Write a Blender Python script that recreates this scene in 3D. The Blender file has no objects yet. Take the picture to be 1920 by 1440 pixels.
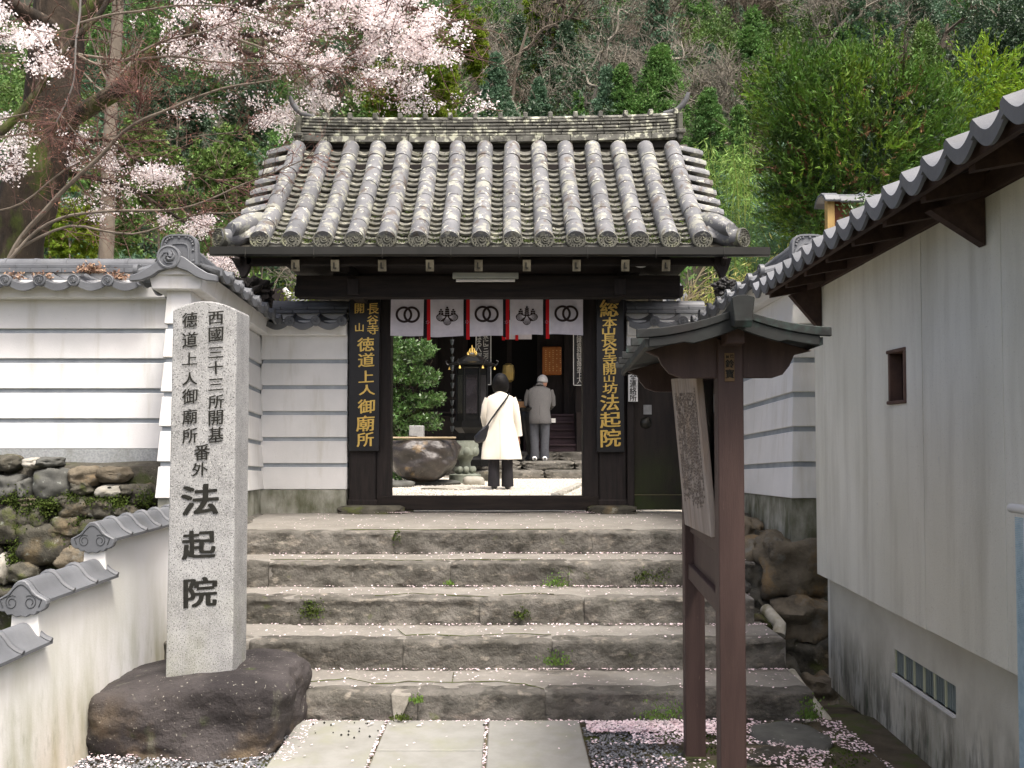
import bpy, math, random
import numpy as np
from mathutils import Vector, Matrix, noise
R = math.radians
rnd = random.Random(7)
rng = np.random.default_rng(7)
scene = bpy.context.scene
COL = scene.collection

# ------------------------------------------------------------------ camera, world, sun, exposure
EYE = 1.54
cam = bpy.data.cameras.new('camera')
cam.sensor_width = 36.0
cam.lens = 36.0 * 1750 / 1920
cam.shift_x = 10 / 1920
cam.shift_y = 37 / 1920
cam.clip_start = 0.05
cam.clip_end = 600
camo = bpy.data.objects.new('camera', cam)
camo.location = (0, 0, EYE)
camo.rotation_euler = (R(92), 0, 0)
COL.objects.link(camo)
scene.camera = camo

SUN_EL, SUN_AZ = 64.0, 150.0          # azimuth clockwise from +Y: behind the camera, to its right
world = bpy.data.worlds.new('World')
scene.world = world
world.use_nodes = True
wn = world.node_tree
for n in list(wn.nodes):
    wn.nodes.remove(n)
sky = wn.nodes.new('ShaderNodeTexSky')
sky.sky_type = 'NISHITA'
sky.sun_disc = False
sky.sun_elevation = R(SUN_EL)
sky.sun_rotation = R(SUN_AZ)
sky.air_density = 0.55
sky.dust_density = 7.0
sky.ozone_density = 0.0
bg = wn.nodes.new('ShaderNodeBackground')
bg.inputs['Strength'].default_value = 0.15
wo = wn.nodes.new('ShaderNodeOutputWorld')
wn.links.new(sky.outputs[0], bg.inputs[0])
wn.links.new(bg.outputs[0], wo.inputs[0])
sun = bpy.data.lights.new('sun', 'SUN')
sun.energy = 1.55
sun.angle = R(14)
sun.color = (1.0, 0.975, 0.94)
suno = bpy.data.objects.new('sun', sun)
az, el = R(SUN_AZ), R(SUN_EL)
to_sun = Vector((math.sin(az) * math.cos(el), math.cos(az) * math.cos(el), math.sin(el)))
suno.rotation_euler = to_sun.to_track_quat('Z', 'Y').to_euler()
COL.objects.link(suno)
scene.view_settings.view_transform = 'Standard'
scene.view_settings.look = 'None'
scene.view_settings.gamma = 1.0
scene.view_settings.exposure = 1.1
scene.view_settings.use_curve_mapping = False
scene.cycles.max_bounces = 8
scene.cycles.use_denoising = True

# ------------------------------------------------------------------ measuring helper: photograph pixel -> point at depth Y
F = 1750.0
_cp, _sp = math.cos(R(2)), math.sin(R(2))
def at(px, py, Y):
    u, v = (px - 950) / F, (py - 757) / F
    dy = _cp + _sp * v
    dz = _sp - _cp * v
    return Vector((u / dy * Y, Y, EYE + dz / dy * Y))
def AX(px, Y): return at(px, 800, Y).x
def AZ(py, Y): return at(950, py, Y).z

# ------------------------------------------------------------------ materials
def lin(h):
    h = h.lstrip('#')
    c = [int(h[i:i + 2], 16) / 255 for i in (0, 2, 4)]
    return tuple(((x + .055) / 1.055) ** 2.4 if x > .04045 else x / 12.92 for x in c) + (1,)
def colr(c):
    return lin(c) if isinstance(c, str) else (tuple(c) + (1,) if len(c) == 3 else tuple(c))
_m = {}
def mat(name, c, c2=None, sc=3.0, layers=(), rough=.85, bump=0.0, bsc=60.0, spec=.3, metal=0.0,
        rand=0.0, island=0.0, stretch=(1, 1, 1), trans=0.0, lo=.35, hi=.65, bdist=.01, bdetail=6):
    if name in _m: return _m[name]
    m = bpy.data.materials.new(name); m.use_nodes = True
    nt = m.node_tree; N = nt.nodes; L = nt.links
    bs = N['Principled BSDF']; out = N['Material Output']
    geo = N.new('ShaderNodeNewGeometry')
    def vec(st):
        mp = N.new('ShaderNodeMapping'); mp.inputs['Scale'].default_value = st
        L.new(geo.outputs['Position'], mp.inputs['Vector']); return mp.outputs[0]
    def nz(scale, st, detail=7, rg=.6):
        t = N.new('ShaderNodeTexNoise'); t.inputs['Scale'].default_value = scale
        t.inputs['Detail'].default_value = detail; t.inputs['Roughness'].default_value = rg
        L.new(vec(st), t.inputs['Vector']); return t.outputs['Fac']
    def rng_(v, a, b, c=0., d=1.):
        r = N.new('ShaderNodeMapRange'); r.inputs[1].default_value = a; r.inputs[2].default_value = b
        r.inputs[3].default_value = c; r.inputs[4].default_value = d
        L.new(v, r.inputs[0]); return r.outputs[0]
    def mix(f, a, b):
        x = N.new('ShaderNodeMix'); x.data_type = 'RGBA'
        L.new(f, x.inputs[0])
        for s, v in ((6, a), (7, b)):
            if isinstance(v, tuple): x.inputs[s].default_value = v
            else: L.new(v, x.inputs[s])
        return x.outputs[2]
    cur = colr(c)
    if c2 is not None:
        cur = mix(rng_(nz(sc, stretch), lo, hi), cur, colr(c2))
    for ly in layers:
        lc, lsc, a, b = ly[:4]
        st = ly[4] if len(ly) > 4 else (1, 1, 1)
        amt = ly[5] if len(ly) > 5 else 1.0
        zr = ly[6] if len(ly) > 6 else None
        f = rng_(nz(lsc, st), a, b, 0, amt)
        if zr:
            sx = N.new('ShaderNodeSeparateXYZ'); L.new(geo.outputs['Position'], sx.inputs[0])
            g = rng_(sx.outputs[2], zr[0], zr[1], 1, 0)
            mu = N.new('ShaderNodeMath'); mu.operation = 'MULTIPLY'
            L.new(f, mu.inputs[0]); L.new(g, mu.inputs[1]); f = mu.outputs[0]
        cur = mix(f, cur, colr(lc))
    if rand or island:
        hv = N.new('ShaderNodeHueSaturation')
        if rand:
            oi = N.new('ShaderNodeObjectInfo'); v = rng_(oi.outputs['Random'], 0, 1, 1 - rand, 1 + rand)
        else:
            v = rng_(geo.outputs['Random Per Island'], 0, 1, 1 - island, 1 + island)
        L.new(v, hv.inputs['Value'])
        if isinstance(cur, tuple): hv.inputs['Color'].default_value = cur
        else: L.new(cur, hv.inputs['Color'])
        if island:
            hh = rng_(geo.outputs['Random Per Island'], 0, 1, .485, .515); L.new(hh, hv.inputs['Hue'])
        cur = hv.outputs[0]
    if isinstance(cur, tuple): bs.inputs['Base Color'].default_value = cur
    else: L.new(cur, bs.inputs['Base Color'])
    bs.inputs['Roughness'].default_value = rough
    bs.inputs['Metallic'].default_value = metal
    bs.inputs['Specular IOR Level'].default_value = spec
    if bump:
        b = N.new('ShaderNodeBump'); b.inputs['Strength'].default_value = bump
        b.inputs['Distance'].default_value = bdist
        L.new(nz(bsc, stretch, bdetail, .65), b.inputs['Height']); L.new(b.outputs[0], bs.inputs['Normal'])
    if trans:
        tr = N.new('ShaderNodeBsdfTranslucent'); ms = N.new('ShaderNodeMixShader'); ms.inputs[0].default_value = trans
        if isinstance(cur, tuple): tr.inputs[0].default_value = cur
        else: L.new(cur, tr.inputs[0])
        L.new(bs.outputs[0], ms.inputs[1]); L.new(tr.outputs[0], ms.inputs[2]); L.new(ms.outputs[0], out.inputs[0])
    _m[name] = m
    return m

# ------------------------------------------------------------------ objects
WORG = {}
def org(o): return WORG.get(o.name, Vector((0, 0, 0))) if o is not None else Vector((0, 0, 0))
def tag(o, label=None, cat=None, group=None, kind=None):
    if label: o['label'] = label
    if cat: o['category'] = cat
    if group: o['group'] = group
    if kind: o['kind'] = kind
    return o
def thing(name, loc, label, cat, group=None, kind=None):
    o = bpy.data.objects.new(name, None); COL.objects.link(o)
    o.empty_display_size = .2
    o.location = loc; WORG[o.name] = Vector(loc)
    return tag(o, label, cat, group, kind)
def piece(name, me, parent, M, **kw):
    """a part from shared mesh data, M is its world matrix"""
    o = bpy.data.objects.new(name, me); COL.objects.link(o)
    o.parent = parent
    o.matrix_basis = Matrix.Translation(-org(parent)) @ M
    WORG[o.name] = M.translation.copy()
    return tag(o, **kw)
def T(x, y, z): return Matrix.Translation((x, y, z))
def basis(X, Y, Z, o):
    m = Matrix.Identity(4)
    for i, v in enumerate((X, Y, Z)):
        for j in range(3): m[j][i] = v[j]
    for j in range(3): m[j][3] = o[j]
    return m

class MB:
    def __init__(s): s.v = []; s.f = []
    def add(s, vs, fs):
        b = len(s.v); s.v += [Vector(v) for v in vs]; s.f += [tuple(i + b for i in f) for f in fs]; return s
    def box(s, x0, x1, y0, y1, z0, z1, M=None):
        vs = [(x, y, z) for z in (z0, z1) for y in (y0, y1) for x in (x0, x1)]
        if M is not None: vs = [M @ Vector(v) for v in vs]
        return s.add(vs, [(0, 2, 3, 1), (4, 5, 7, 6), (0, 1, 5, 4), (2, 6, 7, 3), (0, 4, 6, 2), (1, 3, 7, 5)])
    def hexa(s, p):   # 8 corners: bottom 4 ccw, top 4 ccw
        return s.add(p, [(3, 2, 1, 0), (4, 5, 6, 7), (0, 1, 5, 4), (1, 2, 6, 5), (2, 3, 7, 6), (3, 0, 4, 7)])
    def prism(s, poly, fn, a, b):
        """poly: 2-D points; fn(u, v, w) -> 3-D; extruded from w=a to w=b"""
        n = len(poly)
        vs = [fn(u, v, a) for u, v in poly] + [fn(u, v, b) for u, v in poly]
        fs = [tuple(range(n))[::-1], tuple(range(n, 2 * n))] + [(i, (i + 1) % n, n + (i + 1) % n, n + i) for i in range(n)]
        return s.add(vs, fs)
    def loft(s, rings, cap=True, closed=True):
        n = len(rings[0]); b = [v for r in rings for v in r]; fs = []
        for k in range(len(rings) - 1):
            for i in range(n if closed else n - 1):
                j = (i + 1) % n
                fs.append((k * n + i, k * n + j, (k + 1) * n + j, (k + 1) * n + i))
        if cap:
            fs.append(tuple(range(n))[::-1]); fs.append(tuple(range((len(rings) - 1) * n, len(rings) * n)))
        return s.add(b, fs)
    def ell(s, rings, n=14, cap=True):
        """rings of (cx, cy, cz, rx, ry)"""
        return s.loft([[Vector((cx + rx * math.cos(2 * math.pi * i / n), cy + ry * math.sin(2 * math.pi * i / n), cz)) for i in range(n)]
                       for cx, cy, cz, rx, ry in rings], cap)
    def tube(s, pts, rad, n=8, cap=True):
        pts = [Vector(p) for p in pts]
        if not isinstance(rad, (list, tuple)): rad = [rad] * len(pts)
        rings = []; up = None
        for k, p in enumerate(pts):
            t = (pts[min(k + 1, len(pts) - 1)] - pts[max(k - 1, 0)])
            if t.length < 1e-9: t = Vector((0, 0, 1))
            t.normalize()
            if up is None: up = Vector((0, 0, 1)) if abs(t.z) < .9 else Vector((1, 0, 0))
            a = t.cross(up)
            if a.length < 1e-6: a = t.orthogonal()
            a.normalize(); b = a.cross(t); up = b
            rings.append([p + (a * math.cos(2 * math.pi * i / n) + b * math.sin(2 * math.pi * i / n)) * rad[k] for i in range(n)])
        return s.loft(rings, cap)
    def lathe(s, prof, o, axis='z', n=20, cap=True):
        """prof: (r, h) pairs round an axis through o"""
        rings = []
        for r, h in prof:
            ring = []
            for i in range(n):
                a = 2 * math.pi * i / n; c, q = r * math.cos(a), r * math.sin(a)
                ring.append(Vector(o) + (Vector((c, q, h)) if axis == 'z' else Vector((c, -h, q)) if axis == 'y' else Vector((h, c, q))))
            rings.append(ring)
        return s.loft(rings, cap)
    def xf(s, M): s.v = [M @ v for v in s.v]; return s
    def mesh(s, name, m=None, smooth=False, auto=None):
        me = bpy.data.meshes.new(name); me.from_pydata([tuple(v) for v in s.v], [], s.f)
        if m: me.materials.append(m)
        me.validate(); me.update()
        if smooth:
            me.polygons.foreach_set('use_smooth', [True] * len(me.polygons))
            if auto is not None: me.set_sharp_from_angle(angle=R(auto))
        return me
    def build(s, name, m, parent=None, smooth=False, bevel=0, auto=40, label=None, cat=None, group=None, kind=None, seg=1):
        xs = [v.x for v in s.v]; ys = [v.y for v in s.v]; zs = [v.z for v in s.v]
        o0 = Vector(((min(xs) + max(xs)) / 2, (min(ys) + max(ys)) / 2, min(zs)))
        s.v = [v - o0 for v in s.v]
        o = piece(name, s.mesh(name, m, smooth, auto if smooth else None), parent, T(*o0), label=label, cat=cat, group=group, kind=kind)
        if bevel:
            b = o.modifiers.new('bevel', 'BEVEL'); b.width = bevel; b.segments = seg; b.limit_method = 'ANGLE'; b.angle_limit = R(35)
        return o
def Box(name, m, parent, x0, x1, y0, y1, z0, z1, bevel=.004, **kw):
    return MB().box(x0, x1, y0, y1, z0, z1).build(name, m, parent, bevel=bevel, **kw)

def np_mesh(name, V, K, m):
    """V: (n*K, 3) array, n polygons of K corners each, none shared"""
    me = bpy.data.meshes.new(name); n = len(V)
    me.vertices.add(n); me.vertices.foreach_set('co', V.astype(np.float32).ravel())
    me.loops.add(n); me.loops.foreach_set('vertex_index', np.arange(n, dtype=np.int32))
    me.polygons.add(n // K); me.polygons.foreach_set('loop_start', np.arange(0, n, K, dtype=np.int32))
    me.materials.append(m); me.update(calc_edges=True); return me
def np_obj(name, V, K, m, parent=None, **kw):
    o0 = np.array([(V[:, 0].min() + V[:, 0].max()) / 2, (V[:, 1].min() + V[:, 1].max()) / 2, V[:, 2].min()])
    me = np_mesh(name, V - o0, K, m)
    return piece(name, me, parent, T(*o0), **kw)
def unit(a): return a / np.maximum(np.linalg.norm(a, axis=1, keepdims=True), 1e-9)
def leafV(P, s, asp=.5, D=None, sp=.6, flat=0.0, tri=False):
    """diamond leaves at P, long axis along D (or random)"""
    n = len(P); a = rng.normal(size=(n, 3))
    if D is not None: a = unit(D) + a * sp * .6
    a = unit(a); b = rng.normal(size=(n, 3))
    if flat: b[:, 2] *= (1 - flat)
    b = unit(np.cross(a, b) if not flat else b - a * (a * b).sum(1, keepdims=True))
    s = np.asarray(s).reshape(-1, 1) * np.ones((n, 1)) * rng.uniform(.7, 1.3, (n, 1))
    if tri: return np.stack([P + a * s, P + b * s * asp - a * s * .6, P - b * s * asp - a * s * .6], 1).reshape(-1, 3)
    return np.stack([P + a * s, P + b * s * asp, P - a * s, P - b * s * asp], 1).reshape(-1, 3)

# ------------------------------------------------------------------ rocks
def ico(sub):
    import bmesh
    bm = bmesh.new(); bmesh.ops.create_icosphere(bm, subdivisions=sub, radius=1)
    vs = [v.co.copy() for v in bm.verts]; fs = [tuple(v.index for v in f.verts) for f in bm.faces]; bm.free(); return vs, fs
_ico = {}
def rockMB(c, size, seed, sub=3, pw=.6, amp=.12, freq=1.4, rot=0.0):
    if sub not in _ico: _ico[sub] = ico(sub)
    vs, fs = _ico[sub]; off = Vector((seed * 7.3, seed * 3.1, seed * 1.7)); out = []
    Rz = Matrix.Rotation(rot, 3, 'Z')
    for v in vs:
        pe = 2 / pw; q = v / (abs(v.x) ** pe + abs(v.y) ** pe + abs(v.z) ** pe) ** (1 / pe)
        d = noise.noise(q * freq + off) * amp * 2 + noise.noise(q * freq * 3.1 + off) * amp * .6 + noise.noise(q * freq * 8 + off) * amp * .2
        q = q * (1 + d)
        out.append(Vector(c) + Rz @ Vector((q.x * size[0] / 2, q.y * size[1] / 2, q.z * size[2] / 2)))
    mb = MB(); mb.add(out, fs); return mb

# ------------------------------------------------------------------ lettering
_gl = {}
def glyph(ch, bold=0.0, ext=0.0):
    k = (ch, bold, ext)
    if k in _gl: return _gl[k]
    c = bpy.data.curves.new('glyph', 'FONT'); c.body = ch; c.size = 1; c.offset = bold; c.extrude = ext; c.resolution_u = 3
    o = bpy.data.objects.new('glyph', c); COL.objects.link(o); bpy.context.view_layer.update()
    me = bpy.data.meshes.new_from_object(o.evaluated_get(bpy.context.evaluated_depsgraph_get()))
    vs = [v.co.copy() for v in me.vertices]; fs = [tuple(p.vertices) for p in me.polygons]
    bpy.data.objects.remove(o); bpy.data.curves.remove(c); bpy.data.meshes.remove(me)
    _gl[k] = (vs, fs); return _gl[k]
def letters(mb, items, M, bold=.02, ext=.02, brush=0.0):
    """items: (char, cx, cz, w, h); glyph plane is local x/z facing -y, M places it"""
    for ch, cx, cz, w, h in items:
        vs, fs = glyph(ch, 0.0, ext)
        if not vs: continue
        x0 = min(v.x for v in vs); x1 = max(v.x for v in vs); y0 = min(v.y for v in vs); y1 = max(v.y for v in vs)
        out = []
        for v in vs:
            u, q = (v.x - (x0 + x1) / 2) / max(x1 - x0, y1 - y0, .3), (v.y - (y0 + y1) / 2) / max(y1 - y0, (x1 - x0) * .35, .3)
            q2 = q + brush * u
            if brush: nq = Vector((u * 3.1 + cx * 40, q * 3.1 + cz * 40, 1)); u += .022 * noise.noise(nq); q2 += .022 * noise.noise(nq + Vector((7, 3, 0)))
            out.append(Vector((cx + u * w * (1 + brush * .5 * q), -v.z * h - .0005, cz + q2 * h)))
        for j, (du, dv) in enumerate(((-1, -.6), (1, -.3), (-.7, .7), (.8, .8)) if bold else ((0, 0),)):
            mb.add([M @ (o_ + Vector((du * bold * w, j * -.00012, dv * bold * h * .6))) for o_ in out], fs)
    return mb
# ------------------------------------------------------------------ material palette
WHITE = mat('lime_plaster', '#e4e4e2', '#d6d7d5', sc=2, bump=.12, bsc=90, rough=.9,
            layers=[('#b3b0a0', 2.6, .54, .80, (3, 3, .35), .65), ('#a09c8c', 38, .68, .74, (1, 1, 1), .35)])
WHITE_LOW = mat('stained_plaster', '#ededea', '#e4e4dc', sc=2, bump=.15, bsc=80, rough=.9,
            layers=[('#8b8f5c', 3.0, .40, .70, (2, 2, .5), .85, (.05, .85)), ('#b8a078', 2, .35, .7, (1, 1, .5), .6, (0, .42)), ('#6f7355', 14, .55, .75, (2, 2, .7), .6, (.0, .55))])
STUCCO = mat('grey_stucco', '#a9adad', '#8e9292', sc=60, bump=.5, bsc=160, rough=.95, layers=[('#6d705f', 4, .5, .75, (2, 2, 1), .55)])
STUCCO_DAMP = mat('damp_stucco', '#a5a69c', '#7d7e70', sc=5, bump=.4, bsc=110, rough=.95, layers=[('#4c4f38', 4, .42, .66, (2, 2, .8), .85)])
BAND = mat('grey_band', '#8f979d', '#a5acb1', sc=6, bump=.2, bsc=80)
TILE = mat('smoked_tile', '#6b6e71', '#585b5e', sc=4, rough=.5, bump=.15, bsc=50, spec=.5, rand=.12, layers=[('#5a5b55', 6, .6, .75, (1, 1, 1), .5)])
TILE_D = mat('old_dark_tile', '#75777a', '#5b5d5c', sc=7, rough=.65, bump=.3, bsc=70, rand=.18, layers=[('#c2c2b0', 9, .58, .66, (1, 1, 1), .6), ('#39392f', 5, .55, .7, (1, 1, 1), .7)])
GTILE = mat('lichen_tile', '#66686a', '#7a7b7c', sc=5, rough=.6, bump=.35, bsc=60, rand=.14,
            layers=[('#9fa091', 9, .54, .58, (1, 1, 1), .65), ('#5f574f', 9, .57, .62, (1, 1, .6), .85), ('#c3c3b4', 19, .60, .64, (1, 1, 1), .9), ('#4f4a45', 26, .64, .68, (1, 1, 1), .8)])
GPAN = mat('lichen_pan_tile', '#6d6d66', '#52524b', sc=9, rough=.7, bump=.5, bsc=70, rand=.22,
           layers=[('#a6a694', 14, .55, .63, (1, 1, 1), .7), ('#4c4a3c', 10, .58, .66, (1, 1, 1), .8), ('#5f6b22', 5, .68, .74, (1, 1, 1), .7)])
GEND = mat('tile_end_dark', '#66665c', '#4e4e46', sc=12, rough=.8, bump=.4, bsc=90, rand=.2, layers=[('#8d8f72', 14, .55, .65, (1, 1, 1), .6)])
RIDGE = mat('ridge_tile_grey', '#77776f', '#4b4b45', sc=9, rough=.8, bump=.5, bsc=80, rand=.2, layers=[('#c6c8b2', 12, .54, .6, (1, 1, 1), .8), ('#33332d', 10, .6, .68, (1, 1, 1), .8)])
WOOD = mat('dark_gate_wood', '#2b2523', '#1a1716', sc=5, rough=.7, bump=.4, bsc=40, stretch=(6, 6, .6), spec=.3)
WOOD_H = mat('dark_beam_wood', '#29231f', '#171413', sc=5, rough=.75, bump=.4, bsc=30, stretch=(.6, 6, 6), spec=.25)
BOARD = mat('black_lacquer', '#0b0b0d', '#131315', sc=5, rough=.4, spec=.5, bump=.1, bsc=30)
GOLD = mat('gold_leaf', (.80, .56, .16), (.62, .42, .10), sc=30, rough=.38, metal=.6, spec=.5)
BROWN = mat('brown_painted_wood', '#4b3a35', '#3c2d29', sc=4, rough=.55, bump=.25, bsc=50, stretch=(5, 5, .5), spec=.4, layers=[('#37271f', 20, .64, .72, (6, 6, .6), .8), ('#7c675f', 15, .66, .74, (8, 8, .8), .6)])
COPPER = mat('oxidised_copper', '#303331', '#202221', sc=6, rough=.6, metal=.1, spec=.3, bump=.12, bsc=20, layers=[('#4f6b64', 9, .55, .70, (1, 1, 1), .5), ('#2b2624', 5, .55, .7, (1, 1, 1), .7)])
WEATHER = mat('weathered_board', '#a39a91', '#877b72', sc=6, rough=.85, bump=.4, bsc=40, stretch=(4, 4, .35), layers=[('#a38d77', 3, .5, .7, (1, 1, .7), .7)])
GRANITE = mat('white_granite', '#a9aaa8', '#8f908e', sc=8, rough=.8, bump=.25, bsc=220,
              layers=[('#4b4c4a', 150, .55, .61, (1, 1, 1), .9), ('#d6d6d0', 200, .58, .64, (1, 1, 1), .8), ('#8a8d68', 5, .45, .75, (1, 1, .6), .5, (.3, .9))])
GRANITE_SAWN = mat('sawn_granite', '#93938d', '#85857e', sc=8, rough=.8, bump=.1, bsc=220,
              layers=[('#8a8a80', 150, .56, .66, (1, 1, 1), .5), ('#9a9e7c', 4, .5, .8, (1, 1, .4), .4)])
INK = mat('black_ink', '#1b1b17', '#2a2a24', sc=40, rough=.8)
STONE = mat('step_stone', '#74716a', '#514f48', sc=5, rough=.92, bump=1.0, bsc=20, rand=.12, bdist=.03, bdetail=9,
            layers=[('#8f897d', 11, .56, .66, (1, 1, 2), .8), ('#3e3d37', 7, .56, .66, (1, 1, 1.6), .7), ('#5d6636', 6, .65, .72, (1, 1, 1), .6)])
TREAD = mat('worn_concrete_tread', '#8b8881', '#7b7871', sc=4, rough=.9, bump=.5, bsc=90, layers=[('#7a766c', 12, .5, .7, (1, 1, 1), .5), ('#b9b4a8', 30, .58, .68, (1, 1, 1), .4)])
ROCK = mat('field_stone', '#57554b', '#3b3932', sc=7, rough=.9, bump=.8, bsc=22, bdist=.02, rand=.2,
           layers=[('#75684f', 4, .55, .68, (1, 1, 1), .7), ('#8d9188', 16, .62, .68, (1, 1, 1), .6), ('#4b5226', 5, .55, .63, (1, 1, 1), .75)])
ROCK_G = mat('grey_cobble', '#5f605b', '#4c4d49', sc=7, rough=.8, bump=.4, bsc=40, rand=.1, layers=[('#8f948c', 18, .62, .68, (1, 1, 1), .6), ('#4b4f2c', 5, .6, .7, (1, 1, 1), .6)])
ROCK_W = mat('pale_drain_stone', '#a9a79e', '#8f8b7f', sc=9, rough=.9, bump=.5, bsc=40, layers=[('#5f634a', 7, .58, .7, (1, 1, 1), .6)])
ROCK_T = mat('tan_boulder', '#746c5c', '#575043', sc=5, rough=.9, bump=.9, bsc=18, bdist=.02, rand=.15, layers=[('#806a48', 4, .54, .62, (1, 1, 1), .7), ('#6f6f68', 8, .55, .65, (1, 1, 1), .7), ('#3a3731', 7, .6, .7, (1, 1, 1), .8)])
BASE_ROCK = mat('dark_base_stone', '#4c4847', '#2f2c2c', sc=3.2, rough=.8, bump=.8, bsc=30, bdist=.02, bdetail=10, spec=.25,
                layers=[('#766751', 3.0, .50, .66, (1, 1, 1), .85, (.0, .34)), ('#7a7a6a', 3.0, .62, .72, (3, 3, .6), .5), ('#a3a094', 55, .64, .68, (1, 1, 1), .8), ('#2c2a27', 26, .62, .68, (1, 1, 1), .6), ('#4e5a30', 5, .62, .72, (1, 1, 1), .6)])
MORTAR = mat('old_mortar', '#5a574d', '#403e37', sc=12, rough=.95, bump=.9, bsc=40, bdist=.02, layers=[('#3f4a20', 4, .52, .62, (1, 1, 1), .8), ('#8c8a80', 20, .6, .68, (1, 1, 1), .5)])
SOIL = mat('soil', '#5a5344', '#433d33', sc=8, rough=.95, bump=.7, bsc=60, layers=[('#4c5a26', 4, .5, .62, (1, 1, 1), .8)])
PEB = mat('gravel_grey', '#8a8c8e', '#6c6e72', sc=30, rough=.85, island=.35)
PEB_W = mat('white_gravel_stones', '#c9c3b6', '#d8d4cb', sc=30, rough=.9, island=.2)
COURT = mat('white_gravel_ground', '#c9c2b2', '#d6d1c6', sc=40, rough=.95, bump=.8, bsc=120, layers=[('#a89f8c', 3, .5, .7, (1, 1, 1), .4)])
PETAL = mat('cherry_petal', '#ecd3d8', '#f4e6e8', sc=20, rough=.7, island=.12)
BLOSSOM = mat('cherry_blossom', '#fffbfa', '#faefee', sc=3, rough=.7, island=.05, trans=.22)
BUD = mat('red_leaf_bud', '#9a6a58', '#80544a', sc=6, rough=.7, island=.3, trans=.2)
BARK = mat('cherry_bark', '#453c32', '#2c2822', sc=8, rough=.95, bump=.9, bsc=24, bdist=.03, stretch=(1, 1, .35), layers=[('#4b5a22', 2.2, .52, .62, (1, 1, .6), .8), ('#776a5c', 9, .58, .68, (1, 1, .3), .7)])
BARK_L = mat('pale_bark', '#82796c', '#665e53', sc=8, rough=.9, bump=.5, bsc=30, stretch=(1, 1, .4))
TWIG = mat('maple_twig', '#6f5a50', '#58433e', sc=3, rough=.85)
TWIG_R = mat('red_maple_twig', '#6b4c46', '#75564c', sc=3, rough=.8)
TWIG_G = mat('bare_grey_twig', '#908a7d', '#6c675c', sc=1.2, rough=.9)
L_CEDAR = mat('cedar_leaf', '#668a44', '#4a6b38', sc=.7, rough=.7, island=.35, trans=.25)
L_SUGI = mat('bright_cedar_leaf', '#597a2b', '#3a5a22', sc=1.6, rough=.65, island=.38, trans=.3, layers=[('#8aa632', 1.6, .5, .65, (1, 1, 1), .55), ('#2b4420', 2.6, .50, .60, (1, 1, 1), .75)])  # dark green layer paints the shaded inner gaps of the clump
L_DEAD = mat('dry_cedar_leaf', '#75593a', '#5d4630', sc=2, rough=.85, island=.3)
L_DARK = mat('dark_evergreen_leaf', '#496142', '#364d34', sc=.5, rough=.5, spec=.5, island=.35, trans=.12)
L_OLIVE = mat('olive_green_leaf', '#7f8f26', '#5f7a22', sc=.8, rough=.7, island=.3, trans=.3)
L_BAMBOO = mat('bamboo_leaf', '#7f9b4c', '#5f8238', sc=.9, rough=.65, island=.3, trans=.3)
L_SHRUB = mat('glossy_shrub_leaf', '#557339', '#3f5c2c', sc=3, rough=.35, spec=.6, island=.35, trans=.15)
L_BLUE = mat('blue_green_leaf', '#5f7c60', '#48664c', sc=.6, rough=.6, island=.3, trans=.2)
L_BUSH = mat('hillside_leaf', '#6d8642', '#4a6633', sc=.5, rough=.6, island=.4, trans=.2)
MOSS = mat('moss', '#4d5c22', '#35421a', sc=9, rough=.95, island=.3, trans=.1)
WALLC = mat('painted_board_wall', '#e2e2d7', '#d8d8cb', sc=2, rough=.85, bump=.35, bsc=170, stretch=(1, 1, .6), rand=.02,
            layers=[('#8f8b78', 1.6, .45, .75, (3.5, 3.5, .4), .4), ('#7f7c6c', 150, .6, .7, (1, 1, 1), .4)])
WALLC_LOW = mat('stained_base_wall', '#d2d0c2', '#c2bfb0', sc=3, rough=.9, bump=.4, bsc=150,
            layers=[('#6d6957', 3.2, .40, .62, (1.2, 1.2, .5), .9, (-.1, .62)), ('#35372a', 5.5, .47, .60, (3, 3, .7), .95, (-.1, .42)), ('#55684a', 8, .58, .7, (3, 3, .5), .8, (-.1, .35))])
WOODR = mat('reddish_eave_wood', '#4a3a32', '#382b26', sc=6, rough=.8, bump=.3, bsc=40, stretch=(3, .5, 3))
GLASS = mat('ribbed_frosted_glass', '#7d8784', '#6b7572', sc=3, rough=.4, spec=.3)
DARKGLASS = mat('dark_window_glass', '#1b1a1c', '#2c2a2e', sc=3, rough=.15, spec=.7)
CLOTH = mat('white_curtain_cloth', '#cfcbd2', '#c4c0c8', sc=20, rough=.9, bump=.2, bsc=300)
RED = mat('red_cloth', '#b8141a', rough=.8)
BLACKC = mat('black_cloth', '#15131a', rough=.85)
CREST = mat('crest_brown', '#2f2424', rough=.85)
WPAINT = mat('white_paint', '#d9d9d6', '#cfcfcb', sc=9, rough=.5)
PVC = mat('dirty_white_pipe', '#c9c7bd', '#a39f8c', sc=9, rough=.5, layers=[('#6d6a4c', 8, .52, .7, (1, 1, 1), .8)])
METAL = mat('dark_gutter_metal', '#2f2e29', '#25251f', sc=4, rough=.4, metal=.4, spec=.5)
BRONZE = mat('black_bronze', '#1a1b1c', '#121313', sc=6, rough=.35, metal=.5, spec=.5)
BLUE = mat('pale_blue_reed', '#9db8c4', '#b4cbd3', sc=40, rough=.7, rand=0)
HALL = mat('hall_wood', '#241d1b', '#171312', sc=4, rough=.8, bump=.3, bsc=30, stretch=(4, 4, .6))
HALLSTEP = mat('plum_brown_step', '#3a2b31', '#2e2227', sc=4, rough=.6)
PLAQUE = mat('orange_wood_plaque', '#a5642c', '#8d5122', sc=6, rough=.5, stretch=(4, 4, .6))
LAMPM = mat('lamp_housing', '#a4a89f', '#989c94', sc=5, rough=.5)

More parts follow.
